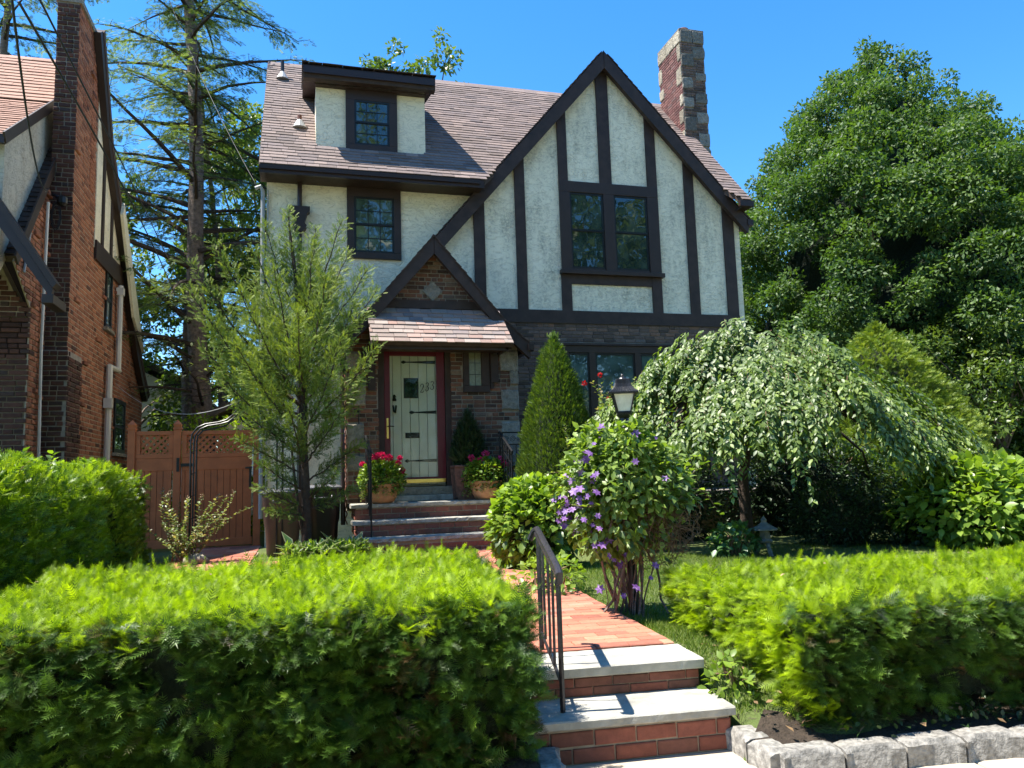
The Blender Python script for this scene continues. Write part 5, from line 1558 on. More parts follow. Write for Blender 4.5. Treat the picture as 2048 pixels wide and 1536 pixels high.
# ------------------------------------------------------------------ grass
def grass(n, x0, x1, y0, y1, h=.035):
    x = rng.uniform(x0, x1, n); y = rng.uniform(y0, y1, n)
    u = (x - OO.x) * UU.x + (y - OO.y) * UU.y; v = (x - OO.x) * VV.x + (y - OO.y) * VV.y
    ok = ~((u > -1.10) & (u < .015 + .02 * np.sin(v * 9)) & (v < 6.7)) & ((v > .5) | ((u > .02) & (u < .3) & (v > .0))) & ~((y > 9.7) & (x > -1.78) & (x < 2.95) & (y < 10.52))
    x, y, u, v = x[ok], y[ok], u[ok], v[ok]
    return np.stack([x, y, lawn_z(u, v, x, y) - .004], -1)
BL = (np.array([(0, .06, 0), (0, -.06, 0), (1, 0, .0)]), np.array([(0, 1, 2)]))
P = np.concatenate([grass(9000, 2.0, 2.6, 3.5, 5.0), grass(60000, 1.9, 5.2, 4.6, 8.6), grass(26000, -3.0, 1.3, 5.2, 9.7), grass(9000, -2.2, 0.9, 9.0, 12), grass(12000, 5, 9, 5, 9)])
n = len(P)
T = np.array([0, 0, 1.]) + rng.normal(size=(n, 3)) * .45
gm = tpl_mesh('grass', BL, P, T, rdir(n), rng.uniform(.025, .055, n), M['grass'], None, 'stuff', rscale=1.0)
gm['label'] = 'short mown lawn grass beside the brick path'; gm['category'] = 'grass'
# ------------------------------------------------------------------ planting
def crown_leaves(C_, Rr, n, size, mat, parent, tpl=LEAF, droop=.2, upn=.6, name='crown', squash=.8, shell=.45, kind='stuff', rs=None):
    """n leaves spread through clumps with centres C_ and radii Rr"""
    C_ = np.asarray(C_, float); Rr = np.asarray(Rr, float)
    w = Rr ** 2; w /= w.sum()
    k = rng.choice(len(C_), n, p=w)
    D = rdir(n)
    q = (shell + (1 - shell) * rng.random(n) ** .5)
    P = C_[k] + D * np.array([1, 1, squash]) * (Rr[k] * q)[:, None]
    T = unit(D * .6 + rng.normal(size=(n, 3)) * .7 - np.array([0, 0, droop]))
    N = D * .5 + np.array([0, 0, upn]) + rng.normal(size=(n, 3)) * .45
    cl = rng.random(len(C_))
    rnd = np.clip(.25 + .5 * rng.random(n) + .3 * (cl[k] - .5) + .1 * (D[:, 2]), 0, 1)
    return tpl_mesh(name, tpl, P, T, N, size * rng.uniform(.65, 1.3, n), mat, parent, kind, rnd=rnd, rscale=rs)

def clump_tree(name, label, cat, base, trunk_r, h_split, C_, Rr, n, size, mat, group=None, bark='bark', nl=26, **k):
    t_ = thing(name, label, cat, base, group)
    b = MB(); B_ = Vector(base)
    top = B_ + Z * h_split
    b.tube([B_ - Z * .2, B_ + Z * .3, B_ + Z * (h_split * .5), top], [trunk_r * 1.35, trunk_r * 1.05, trunk_r * .9, trunk_r * .75], 12, cap=False)
    C_ = np.asarray(C_, float)
    order = rng.permutation(len(C_))[:nl]
    for i in order:
        e = Vector(C_[i]); m = top.lerp(e, .5) + Vector((rng.normal() * .2, rng.normal() * .2, (e - top).length * .06))
        q = top.lerp(B_, rng.uniform(0, .35)) if rng.random() < .5 else top
        b.tube([q, q.lerp(m, .5) + Z * .05, m, e], [trunk_r * .42, trunk_r * .3, trunk_r * .2, trunk_r * .06], 6, cap=False)
    b.build('trunk', M[bark], t_, smooth=True)
    crown_leaves(C_, Rr, n, size, M[mat], t_, **k)
    return t_

# ---- the big dense tree right of the house, a surface of revolution of clumps
def rev_clumps(cx, cy, prof, n, rc, seed, jitter=.5, qp=2.4):
    g = np.random.default_rng(seed); zs = np.array([p[0] for p in prof]); rs = np.array([p[1] for p in prof])
    C_ = []; Rr = []
    for i in range(n):
        # more clumps where the crown is wide
        while True:
            z = g.uniform(zs[0], zs[-1]); r_ = np.interp(z, zs, rs)
            if g.random() < (r_ / rs.max()) + .12: break
        a = g.uniform(0, 2 * math.pi); q = r_ * (1 - .75 * g.random() ** qp)
        C_.append((cx + q * math.cos(a) + g.normal() * jitter * .3, cy + q * math.sin(a) + g.normal() * jitter * .3, z + g.normal() * jitter * .4))
        Rr.append(rc * g.uniform(.55, 1.25) * (.55 + .45 * r_ / rs.max()))
    return C_, Rr
C_, Rr = rev_clumps(22.5, 24.5, [(1.2, 5.5), (3, 7.0), (6, 7.2), (9, 6.7), (11.5, 5.5), (13.5, 4.3), (15.3, 2.9), (16.8, 1.5), (18.1, .3)], 1500, .70, 4, .6, qp=3.4)
TT_ = clump_tree('tall_tree', 'very tall dense dark green tree rising right of the tudor house', 'tree', (22.5, 24.5, .2), .42, 3.2, C_, Rr, 400000, .16, 'linden', squash=.8, upn=.6)
zp = [1.2, 3, 6, 9, 11.5, 13.5, 15.3, 16.6]; rp = [3.6, 4.7, 5.0, 4.5, 3.6, 2.6, 1.4, .3]
def core_fn(a_, q_):
    zz = 1.2 + 15.4 * q_; rr = np.interp(zz, zp, rp) * .86 * (1 + .10 * math.sin(5 * a_ + zz) + .08 * math.sin(9 * a_ - 2.3 * zz))
    return (22.5 + rr * math.cos(a_), 24.5 + rr * math.sin(a_), zz)
blob('dark_crown_core', core_fn, M['dark_inside'], TT_, 48, 30)  # solid dark filler, stands in for the shaded inside of the crown
C_, Rr = rev_clumps(30.6, 26, [(1.0, 4.5), (3, 6.5), (7, 6.4), (9, 5.2), (11.5, 3.6), (13.6, 1.0)], 600, .75, 5, .6, qp=3)
clump_tree('tall_tree', 'second dark green tree behind, cut by the right edge, lower than the tallest one', 'tree', (30.6, 26, .2), .38, 3.0, C_, Rr, 110000, .22, 'linden', squash=.75, upn=.5)
C_, Rr = rev_clumps(20.5, 18.5, [(1.0, 1.6), (2.2, 2.6), (3.6, 2.7), (5.0, 1.9), (6.0, .7)], 60, .7, 6)
clump_tree('small_tree', 'lower loose tree with pale lit leaves in front of the tall dense tree', 'tree', (20.5, 18.5, .3), .12, 1.6, C_, Rr, 16000, .16, 'broad')

# ---- deciduous trees behind the house and the fence
C_, Rr = rev_clumps(-.6, 25, [(1.2, 2.4), (3, 3.2), (6, 3.4), (9, 2.8), (11.5, 2.0), (13, .8)], 130, .8, 7)
clump_tree('leafy_tree', 'light green leafy tree between the tall conifers and the tudor roof', 'tree', (-.6, 25, .3), .2, 3, C_, Rr, 48000, .17, 'broad', group='leafy trees behind the gardens')
C_, Rr = rev_clumps(4.0, 25.5, [(9, 2.6), (12, 2.9), (14.2, 2.4), (15.6, 1.6), (16.4, .5)], 75, .62, 8, .9)
clump_tree('leafy_tree', 'pale tree top showing above the ridge right of the dormer', 'tree', (4.0, 25.5, .3), .25, 8, C_, Rr, 14000, .19, 'broad', group='leafy trees behind the gardens', shell=.2)
C_, Rr = rev_clumps(-5.0, 23, [(1.5, 1.8), (3, 2.8), (5.5, 3.0), (8.5, 2.3), (9.8, .9)], 90, .55, 18)
clump_tree('leafy_tree', 'loose leafy tree low behind the neighbouring brick gable', 'tree', (-5.0, 23, .3), .14, 2, C_, Rr, 20000, .15, 'broad', group='leafy trees behind the gardens')
C_, Rr = rev_clumps(-1.3, 16.2, [(.4, .9), (1.4, 1.15), (2.2, 1.0), (2.75, .5)], 40, .35, 19)
clump_tree('garden_shrub', 'bright green shrub behind the garden gate', 'shrub', (-1.3, 16.2, .3), .04, .8, C_, Rr, 7000, .09, 'privet', bark='twig', nl=10)
# distant wood
tw = MB()
C_ = []; Rr = []
for k in range(170):
    x = rng.uniform(-60, 90); C_.append((x, rng.uniform(55, 70), rng.uniform(1, 6))); Rr.append(rng.uniform(2, 3.6))
dw = crown_leaves(C_, Rr, 26000, .75, M['linden'], None, name='distant_trees')
dw['label'] = 'far belt of dark trees behind all the gardens'; dw['category'] = 'trees'
# trees across the road, seen only in the window glass
for (x, y, lab) in ((-6, -15, 'westernmost'), (4, -16.5, 'second'), (14, -15, 'third'), (24, -17, 'easternmost')):
    C_, Rr = rev_clumps(x, y, [(3, 3.6), (7, 5.4), (13, 5.6), (18, 4.4), (23, 1)], 110, 2.0, int(x + 30))
    clump_tree('street_tree', 'leafy street tree across the road mirrored in the window panes, %s of four' % lab, 'tree', (x, y, 0), .35, 4, C_, Rr, 9000, .55, 'broad', group='street trees across the road', nl=8)

# ---- tall hemlocks behind the fence
def hemlock(label, base, lean, H0, r0_, z_first, nb, blen, seed, dens=1.0, sz=.105):
    g = np.random.default_rng(seed)
    t_ = thing('hemlock_tree', label, 'conifer', base, 'tall hemlocks behind the fence')
    B_ = Vector(base)
    tp = lambda z: B_ + Vector((lean[0] * z + .06 * math.sin(z * .7 + seed), lean[1] * z, z))
    zs = np.linspace(-.3, H0, 26)
    MB().tube([tp(z) for z in zs], [r0_ * (1 - .78 * max(0, z) / H0) * (1.15 if z < .3 else 1) for z in zs], 12, cap=False).build('trunk', M['bark'], t_, smooth=True)
    PP, TT, NN, RR = [], [], [], []
    for i in range(nb):
        q = (i + g.random()) / nb
        z = z_first + (H0 - z_first) * q ** .9
        L = blen * (1 - q) ** .45 * g.uniform(.55, 1.1) + .35
        if z < 4: L *= .6
        a = i * 2.4 + g.normal() * .4
        d = Vector((math.cos(a), math.sin(a), g.uniform(-.15, .75)))
        bare = z < 4.5
        pts = [tp(z)]; n = 8
        for k in range(n):
            d = (d + Vector((g.normal() * .07, g.normal() * .07, -.045 + g.normal() * .03))).normalized()
            pts.append(pts[-1] + d * (L / n))
        r_ = .045 * (L / 3) + .012
        b = MB(); b.tube(pts, [r_ * (1 - .85 * k / n) for k in range(n + 1)], 5, cap=False)
        # twigs
        for k in range(1, n + 1):
            for s_ in (1, -1):
                if g.random() < .2: continue
                p = pts[k]; side = Vector((-d.y, d.x, 0)).normalized() * s_
                tl = L * .30 * (1 - .55 * k / n) * g.uniform(.5, 1.2)
                td = (side + d * .8 + Vector((0, 0, g.uniform(-.35, .1)))).normalized()
                e = p + td * tl
                b.tube([p, p.lerp(e, .5) + Z * .02, e], [.010, .007, .003], 3, cap=False)
                m = int(dens * tl * (14 if bare else 44)) + (0 if bare else 2)
                for j in range(m):
                    w = g.uniform(.1, 1.05)
                    c = p + td * (tl * w)
                    s2 = Vector((-td.y, td.x, 0)) * g.choice([-1, 1])
                    v = (td * .7 + s2 * g.uniform(0, .9) + Vector((0, 0, -.25 + g.normal() * .15)))
                    c = c + s2 * g.uniform(0, .10) + Vector((g.normal() * .03, g.normal() * .03, g.normal() * .03 - .03))
                    PP.append(c); TT.append(v); NN.append((g.normal() * .3, g.normal() * .3, 1)); RR.append(g.random())
        b.build('branch', M['bark_dark'], t_)
    PP, TT, NN = map(lambda a_: np.array([tuple(x) for x in a_]), (PP, TT, NN))
    tpl_mesh('needles', FROND, PP, TT, NN, sz * rng.uniform(.7, 1.6, len(PP)), M['hemlock'], t_, 'stuff', rnd=np.array(RR))
    return len(PP)
h1 = hemlock('tallest hemlock with thick bare lower trunk behind the garden gate', (-2.02, 19, .3), (-.042, .0), 18.5, .26, 2.3, 104, 4.0, 1)
h2 = hemlock('thinner dark hemlock trunk close left of the tallest one', (-2.55, 20.4, .3), (-.012, 0), 13.5, .15, 3.0, 40, 2.4, 2, .7)
h3 = hemlock('leaning slim hemlock right of the tallest one', (-1.55, 20.8, .3), (-.075, 0), 11.5, .14, 3.5, 30, 2.2, 3, .7)
h4 = hemlock('hemlock farther left, showing beside the old brick chimney', (-7.3, 21, .3), (.01, 0), 17, .2, 4.0, 60, 3.6, 4)
print('hemlock sprays', h1, h2, h3, h4)

# ---- young conifer in front of the house corner
yc = thing('young_conifer', 'open feathery young conifer with rising bright green boughs in front of the house corner', 'conifer', (.12, 10.9, .35))
YC = Vector((.12, 10.9, .35))
b = MB()
tr = [YC - Z * .1, YC + Vector((0, 0, .7)), YC + Vector((-.04, 0, 1.5)), YC + Vector((-.03, 0, 2.3)), YC + Vector((-.10, 0, 3.2)), YC + Vector((-.17, 0, 4.1)), YC + Vector((-.25, .0, 4.72))]
b.tube(tr, [.075, .065, .055, .045, .033, .02, .006], 10, cap=False)
b.tube([YC + Vector((.0, 0, .05)), YC + Vector((-.09, -.05, .55)), YC + Vector((-.16, -.05, 1.1)), YC + Vector((-.2, 0, 1.5))], [.025, .022, .018, .012], 6, cap=False)
b.build('trunk', M['bark_dark'], yc, smooth=True)
PP, TT, NN, RR = [], [], [], []
def trunk_at(z):
    for p, q in zip(tr[:-1], tr[1:]):
        if p.z <= z <= q.z: return p.lerp(q, (z - p.z) / (q.z - p.z))
    return tr[-1]
def bough(z0_, tip, dens=1.0, wmax=.34, green=0.0, rise=.12):
    g = rng
    p0 = trunk_at(z0_); p1 = Vector(tip); L = (p1 - p0).length
    mid = p0.lerp(p1, .5) - Z * (L * rise)
    n = 14; pts = []
    for k in range(n + 1):
        q = k / n
        pts.append((p0 * (1 - q) ** 2 + mid * (2 * q * (1 - q)) + p1 * q * q) + Vector((g.normal(), g.normal(), g.normal())) * .008)
    b = MB(); b.tube(pts, [.016 * (1 - .8 * k / n) * (L / 1.6) ** .5 + .002 for k in range(n + 1)], 5, cap=False)
    face = Vector((g.normal() * .25, -1, .35 + g.normal() * .2)).normalized()
    for k in range(1, n * 3 + 1):
        q = k / (n * 3)
        if q < .12: continue
        i = min(n - 1, int(q * n)); p = pts[i].lerp(pts[i + 1], q * n - i) if q < 1 else pts[-1]
        d = (pts[min(i + 1, n)] - pts[i]).normalized()
        wv = wmax * .86 * (math.sin(math.pi * min(1, q * .78 + .14)) ** .7) * (1.15 - q * .75) + .04
        for s_ in (1, -1):
            side = face.cross(d).normalized() * s_
            tl = wv * g.uniform(.55, 1.15) * min(1.2, L / 1.2)
            td = (side * .72 + d * .85 + Vector((g.normal(), g.normal(), g.normal())) * .16).normalized()
            e = p + td * tl
            if k % 2: b.tube([p, e], [.003, .0015], 3, cap=False)
            m = max(2, int(tl * 40 * dens))
            for j in range(m):
                w = (j + g.random()) / m
                c = p + td * (tl * w) + Vector((g.normal(), g.normal(), g.normal())) * .018
                v = td * .8 + d * .2 + side * g.uniform(-.9, .9) + Vector((g.normal(), g.normal(), g.normal())) * .2
                PP.append(c); TT.append(v); NN.append(face + Vector((g.normal(), g.normal(), g.normal())) * .45 + Z * .3)
                RR.append(min(1, max(0, .35 + .35 * q + .25 * w + green + g.normal() * .1)))
        if k == n * 3:
            for j in range(5):
                PP.append(p - d * .02 * j); TT.append(d + Vector((g.normal(), g.normal(), g.normal())) * .15); NN.append(face); RR.append(.8)
    b.build('branch', M['bark_dark'], yc)
tips = [(3.9, (-.14, 10.9, 5.15), .3), (3.5, (.60, 10.75, 4.98), .3), (3.2, (.22, 10.6, 4.6), .3), (3.1, (.92, 10.6, 4.25), .3), (2.9, (1.05, 10.5, 3.95), .26), (2.85, (-.55, 10.8, 4.55), .32),
        (2.7, (-1.05, 10.7, 4.55), .34), (2.5, (-1.38, 10.8, 4.30), .34), (2.35, (-1.40, 10.7, 3.92), .34), (2.2, (-1.15, 10.6, 3.55), .34), (2.1, (1.03, 10.3, 3.15), .22), (2.4, (.75, 10.5, 3.75), .34),
        (2.6, (-.3, 10.2, 4.1), .34), (2.6, (.35, 10.1, 4.0), .34), (2.4, (-.7, 10.2, 3.8), .34), (2.4, (0, 9.95, 3.5), .34), (2.0, (-.75, 10.1, 3.1), .34), (2.0, (.55, 10.1, 3.2), .32),
        (1.9, (-.95, 10.6, 2.75), .3), (1.8, (.85, 10.6, 2.7), .28), (3.0, (.5, 11.5, 4.4), .34), (3.0, (-.6, 11.5, 4.3), .34), (2.4, (-1.0, 11.5, 3.6), .34), (2.4, (.6, 11.4, 3.4), .3),
        (1.7, (-.7, 10.3, 2.3), .28), (1.6, (.55, 10.3, 2.25), .26), (1.5, (-.1, 10.0, 2.3), .28), (1.45, (-.75, 10.7, 1.95), .24), (1.35, (.85, 10.7, 1.85), .22), (1.2, (-.45, 10.3, 1.6), .22), (1.1, (.5, 10.4, 1.45), .2), (1.0, (-.5, 10.5, 1.3), .2), (.95, (.75, 10.7, 1.25), .18), (.9, (-.35, 10.4, 1.0), .18),
        (3.6, (-.45, 10.9, 4.95), .24), (3.5, (.25, 11.1, 5.0), .24), (3.3, (.70, 11.0, 4.6), .3), (2.2, (-1.25, 11.1, 3.2), .3)]
for (z0_, tp_, wm) in tips:
    low = tp_[2] < 2.6
    bough(z0_ + .0, tp_, 1.0 if low else 1.25, wm * .95, -.22 if low else 0.05, .02 if low else .14)
PP, TT, NN = map(lambda a_: np.array([tuple(x) for x in a_]), (PP, TT, NN))
print('young conifer', len(PP))
tpl_mesh('needles', FROND, PP, TT, NN, .062 * rng.uniform(.7, 1.4, len(PP)), M['cypress'], yc, 'stuff', rnd=np.array(RR), rscale=.8)

# ---- cone-shaped clipped evergreen right of the steps
def cone_shrub(name, label, cat, base, prof, n, size, mat, tpl, lumps=.06, upw=.9, core=.8, squash=1.0, seed=1):
    t_ = thing(name, label, cat, base)
    zs = np.array([p[0] for p in prof]); rs = np.array([p[1] for p in prof])
    z = []
    while len(z) < n:
        c = rng.uniform(zs[0], zs[-1], n); keep = rng.random(n) < (np.interp(c, zs, rs) / rs.max() + .06); z += list(c[keep])
    z = np.array(z[:n]); a = rng.uniform(0, 2 * math.pi, n)
    r_ = np.interp(z, zs, rs)
    D = np.stack([np.cos(a), np.sin(a), np.zeros(n)], -1)
    P = np.stack([r_ * np.cos(a), r_ * np.sin(a) * squash, z], -1)
    l = vnoise(P, 5.0, seed) * lumps + vnoise(P, 13.0, seed + 2) * lumps * .4
    P = P + D * (l - rng.random(n) ** 1.7 * .10)[:, None]
    P += np.array(base)
    T = D * .7 + np.array([0, 0, upw]) + rng.normal(size=(n, 3)) * .35
    N = D * 1.0 + np.array([0, 0, .35]) + rng.normal(size=(n, 3)) * .45
    tpl_mesh('foliage', tpl, P, T, N, size * rng.uniform(.6, 1.3, n), M[mat], t_, 'stuff')
    def fn(a_, q):
        zz = zs[0] + (zs[-1] - zs[0]) * q; rr = max(.005, np.interp(zz, zs, rs) - .10) * core
        return (base[0] + rr * math.cos(a_), base[1] + rr * math.sin(a_) * squash, base[2] + zz * .97)
    blob('dark_core', fn, M['dark_inside'], t_, 24, 14)  # solid dark filler in place of the shaded inside
    MB().tube([Vector(base) - Z * .1, Vector(base) + Z * .5], [.06, .04], 8).build('trunk', M['bark_dark'], t_)
    return t_
cone_shrub('cone_evergreen', 'tall cone-shaped clipped arborvitae right of the front steps', 'evergreen', (3.62, 10.55, .4),
    [(.15, .40), (.5, .50), (1.0, .53), (1.5, .48), (2.0, .38), (2.4, .28), (2.72, .18), (2.92, .07), (3.0, .01)], 21000, .060, 'arbor', FRONDN, .05)
cone_shrub('conical_spruce', 'broad cone-shaped spruce behind the weeping tree', 'evergreen', (11.1, 12.6, .3),
    [(.2, 1.75), (.9, 1.8), (1.6, 1.6), (2.3, 1.22), (3.0, .75), (3.5, .38), (3.85, .03)], 26000, .12, 'spruce', FROND, .14, upw=.15)

# ---- hedge along the neighbour's wall
lh = thing('boundary_hedge', 'tall shaggy green hedge in front of the neighbouring brick house', 'hedge', (-2.6, 7.5, .3))
def lh_surface(n):
    y = rng.uniform(4.6, 11.25, n)
    s_ = rng.random(n) * 3.1         # arc length: right face up, over the top
    hh = 1.10 + .05 * np.sin(y * 2.1) + .04 * np.sin(y * 4.7 + 1)
    w = 1.15
    xr = -1.93 - .10 * (7.5 - y) / 3 * (y < 7.5) + .05 * np.sin(y * 3.3)
    face = s_ < 1.5
    q = np.where(face, s_ / 1.5, (s_ - 1.5) / 1.6)
    x = np.where(face, xr - .10 * q ** 4, xr - .10 - w * q); z = np.where(face, .35 + hh * q, .35 + hh + .05 * np.sin(q * 3.1))
    z -= np.where((y > 10.95), (y - 10.95) * .4, 0)
    N = np.stack([np.where(face, 1.0, .25), np.zeros(n), np.where(face, .15 + .8 * q ** 4, 1.0)], -1)
    return np.stack([x, y, z], -1), unit(N)
n = 26000
P, N = lh_surface(n)
l = vnoise(P, 3.2, 5) * .09 + vnoise(P, 8, 6) * .03
P = P + N * (l - rng.random(n) ** 1.6 * .14)[:, None]
T = N * .6 + np.array([0, 0, .5]) + rng.normal(size=(n, 3)) * .45
tpl_mesh('foliage', FROND, P, T, N + rng.normal(size=(n, 3)) * .5 + np.array([0, 0, .4]), .085 * rng.uniform(.6, 1.4, n), M['privet'], lh, 'stuff', rnd=np.clip(rng.random(n) * .75 + .35 * N[:, 2], 0, 1))  # sprays facing up coloured lighter, the sunlit top put into the colour
n = 3500   # end face
P = np.stack([rng.uniform(-3.1, -1.95, n), np.full(n, 11.25) - rng.random(n) * .1, rng.uniform(.35, 1.5, n)], -1)
tpl_mesh('foliage', FROND, P, rdir(n, .5), rdir(n) + np.array([0, .6, .4]), .085 * rng.uniform(.6, 1.4, n), M['privet'], lh, 'stuff')
P = np.stack([rng.uniform(-3.1, -2.0, n), np.full(n, 4.6) + rng.random(n) * .1, rng.uniform(.35, 1.5, n)], -1)
tpl_mesh('foliage', FROND, P, rdir(n, .5), rdir(n) + np.array([0, -.6, .4]), .085 * rng.uniform(.6, 1.4, n), M['privet'], lh, 'stuff')
MB().box(-3.0, -2.16, 4.8, 11.05, .3, 1.42).build('dark_core', M['dark_inside'], lh, kind='stuff', bevel=.1)  # dark box filling the hedge, inner shade as its colour
# leafy suckers over the hedge
def leafy_stem(b, PP, TT, NN, p, d, L, nleaf, bend=.12, r_=.006):
    pts = [Vector(p)]; dd = Vector(d).normalized()
    for k in range(7):
        dd = (dd + Vector((rng.normal() * bend, rng.normal() * bend, rng.normal() * bend - .02))).normalized(); pts.append(pts[-1] + dd * (L / 7))
    b.tube(pts, [r_ * (1 - .7 * k / 7) for k in range(8)], 4, cap=False)
    for j in range(nleaf):
        q = .15 + .85 * (j + rng.random() * .5) / nleaf; i = min(6, int(q * 7)); c = pts[i].lerp(pts[i + 1], q * 7 - i)
        a_ = j * 2.4 + rng.normal() * .4
        s_ = Vector((math.cos(a_), math.sin(a_), .25))
        PP.append(c); TT.append(s_ + dd * .4); NN.append(Vector((rng.normal() * .3, rng.normal() * .3, 1)))
def finish_leaves(name, tpl, mat, parent, PP, TT, NN, size, var=(.7, 1.3), rs=None):
    A_ = [np.array([tuple(x) for x in a_]) for a_ in (PP, TT, NN)]
    return tpl_mesh(name, tpl, A_[0], A_[1], A_[2], size * rng.uniform(*var, len(PP)), mat, parent, 'stuff', rscale=rs)
b = MB(); PP, TT, NN = [], [], []
for (y, h_) in ((6.0, .42), (6.2, .5), (6.35, .38), (6.5, .3), (6.9, .2), (7.4, .22), (7.9, .26), (8.3, .2), (8.8, .24), (9.4, .2), (10.1, .2), (10.7, .18)):
    for k in range(3):
        leafy_stem(b, PP, TT, NN, (-2.15 + rng.uniform(-.2, .1), y + rng.uniform(-.15, .15), 1.45), (rng.normal() * .5, rng.normal() * .5, 1), h_ * rng.uniform(.7, 1.2), int(h_ * 34) + 5)
b.build('sucker_stems', M['twig'], lh, kind='stuff')
finish_leaves('sucker_leaves', OVAL, M['hydrangea'], lh, PP, TT, NN, .065)

# ---- weeping tree on the front lawn
wt = thing('weeping_tree', 'weeping mulberry with broad umbrella of hanging glossy leaves on the front lawn', 'tree', (6.3, 9.7, .33))
WC = Vector((6.3, 9.55, 0))
b = MB()
b.tube([(6.25, 9.95, .2), (6.25, 9.95, .5), (6.20, 9.9, 1.2), (6.30, 9.8, 1.9), (6.32, 9.6, 2.45)], [.12, .09, .075, .07, .07], 10, cap=False)
def dome_z(r_, a):
    # crown surface height over the trunk axis; longer and lower to the right
    Rx = 2.45 if math.cos(a) < 0 else 3.15
    Ry = 2.1
    Rm = 1 / math.sqrt((math.cos(a) / Rx) ** 2 + (math.sin(a) / Ry) ** 2)
    q = min(1.2, r_ / Rm)
    return 3.10 - 1.12 * q ** 2.1 - .80 * q * max(0, math.cos(a)), Rm
strands = []
for k in range(34):
    a = rng.uniform(0, 2 * math.pi); _, Rm = dome_z(0, a)
    pts = []
    for j in range(8):
        r_ = Rm * .85 * j / 7; z, _ = dome_z(r_, a)
        pts.append(Vector((WC.x + r_ * math.cos(a) + .1 * rng.normal() * (j > 0), WC.y + r_ * math.sin(a) + .1 * rng.normal() * (j > 0), min(z - .42, 2.3 + .5 * (j / 2.5)))))
    b.tube(pts, [.04 * (1 - j / 8.5) + .006 for j in range(8)], 5, cap=False)
b.build('trunk', M['bark_dark'], wt, smooth=True)
PP, TT, NN, RR = [], [], [], []
sb = MB()
for k in range(4000):
    a = rng.uniform(0, 2 * math.pi) if rng.random() < .35 else rng.uniform(math.pi, 2 * math.pi)
    z0_, Rm = dome_z(0, a)
    r_ = Rm * math.sqrt(rng.uniform(.01, 1.0)); z, _ = dome_z(r_, a)
    lump = .15 * math.sin(a * 5 + r_ * 1.7) + .10 * math.sin(a * 11 + 2 + r_ * 2.5) + .09 * rng.normal()
    if math.sin(a * 7.3 + r_ * 3.1) + math.sin(a * 13 - r_ * 4.7 + 1) > 1.15 and rng.random() < .85: continue
    p = Vector((WC.x + r_ * math.cos(a), WC.y + r_ * math.sin(a), z + lump))
    out = Vector((math.cos(a), math.sin(a), 0))
    d = (out + Vector((rng.normal() * .4, rng.normal() * .4, .12 - .9 * r_ / Rm))).normalized()
    L = rng.uniform(.22, .5) * (1 + .3 * (r_ / Rm) ** 3)
    if r_ / Rm > .72: L = rng.uniform(.25, .6) * (1.7 if rng.random() < .07 else 1)
    nn = int(L / .026); pts = [p]
    for j in range(nn):
        d = (d + Vector((rng.normal() * .05, rng.normal() * .05, -.11 + rng.normal() * .03))).normalized()
        p = p + d * .026; pts.append(p)
        if p.z < .85: break
        s_ = d.cross(Vector((out.x, out.y, .8))).normalized() * (1 if j % 2 else -1)
        PP.append(p); TT.append(s_ * .7 + Vector((0, 0, -.5)) + d * .45 + out * .35 + Vector((rng.normal(), rng.normal(), rng.normal())) * .35)
        NN.append(out * .45 + Vector((rng.normal() * .5 - .12, rng.normal() * .5 - .1, .95))); RR.append(min(1, max(0, .45 + rng.normal() * .22 + (.25 if r_ / Rm > .9 and rng.random() < .25 else 0))))
    if k % 5 == 0: sb.tube(pts[::4] if len(pts) > 8 else pts, .004, 3, cap=False)
sb.build('hanging_twigs', M['twig'], wt, kind='stuff')
A_ = [np.array([tuple(x) for x in a_]) for a_ in (PP, TT, NN)]
print('weeping leaves', len(PP))
tpl_mesh('leaves', OVAL, A_[0], A_[1], A_[2], (.076 * rng.uniform(.5, 1.35, len(PP))), M['weeping'], wt, 'stuff', rnd=np.array(RR), rscale=.85)

# ---- generic leafy bush
def leaf_bush(name, label, cat, base, rx, ry, rz, zc, n, size, mat, tpl=OVAL, group=None, stems=24, core=True, lumps=.12, seed=1, droop=.25, sh=.35):
    t_ = thing(name, label, cat, base, group)
    D = rdir(n, .25); q = 1 - sh * rng.random(n) ** 1.6
    P = D * q[:, None]
    l = vnoise(D, 3.5, seed) * lumps
    P = P * (1 + l)[:, None] * np.array([rx, ry, rz]) + np.array(base) + np.array([0, 0, zc])
    P[:, 2] = np.maximum(P[:, 2], base[2] + .03)
    T = D * .8 + rng.normal(size=(n, 3)) * .5 - np.array([0, 0, droop])
    N = D * .5 + np.array([0, 0, .8]) + rng.normal(size=(n, 3)) * .4
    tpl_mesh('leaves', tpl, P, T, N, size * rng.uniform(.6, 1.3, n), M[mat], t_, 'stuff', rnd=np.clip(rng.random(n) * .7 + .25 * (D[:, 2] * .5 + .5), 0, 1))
    sb_ = MB()
    for k in range(stems):
        d = rdir(1, .8)[0]
        p = Vector(base) + Vector((rng.normal() * rx * .15, rng.normal() * ry * .15, 0))
        e = Vector(base) + Vector((d[0] * rx * .85, d[1] * ry * .85, zc + abs(d[2]) * rz * .85))
        sb_.tube([p, p.lerp(e, .45) + Z * .08, e], [.012, .009, .004], 4, cap=False)
    sb_.build('stems', M['twig'], t_, kind='stuff')
    if core:
        def fn(a_, q_):
            ph = math.pi * (q_ - .5); c = math.cos(ph)
            return (base[0] + rx * .66 * c * math.cos(a_), base[1] + ry * .66 * c * math.sin(a_), max(base[2] - .02, base[2] + zc + rz * .66 * math.sin(ph)))
        blob('dark_core', fn, M['dark_inside'], t_, 20, 12)  # dark blob standing in for the shade inside the bush
    return t_
leaf_bush('hydrangea_bush', 'small bright hydrangea bush between the handrail and the cone evergreen', 'bush', (2.55, 8.3, .34), .52, .5, .55, .42, 2600, .105, 'hydrangea')
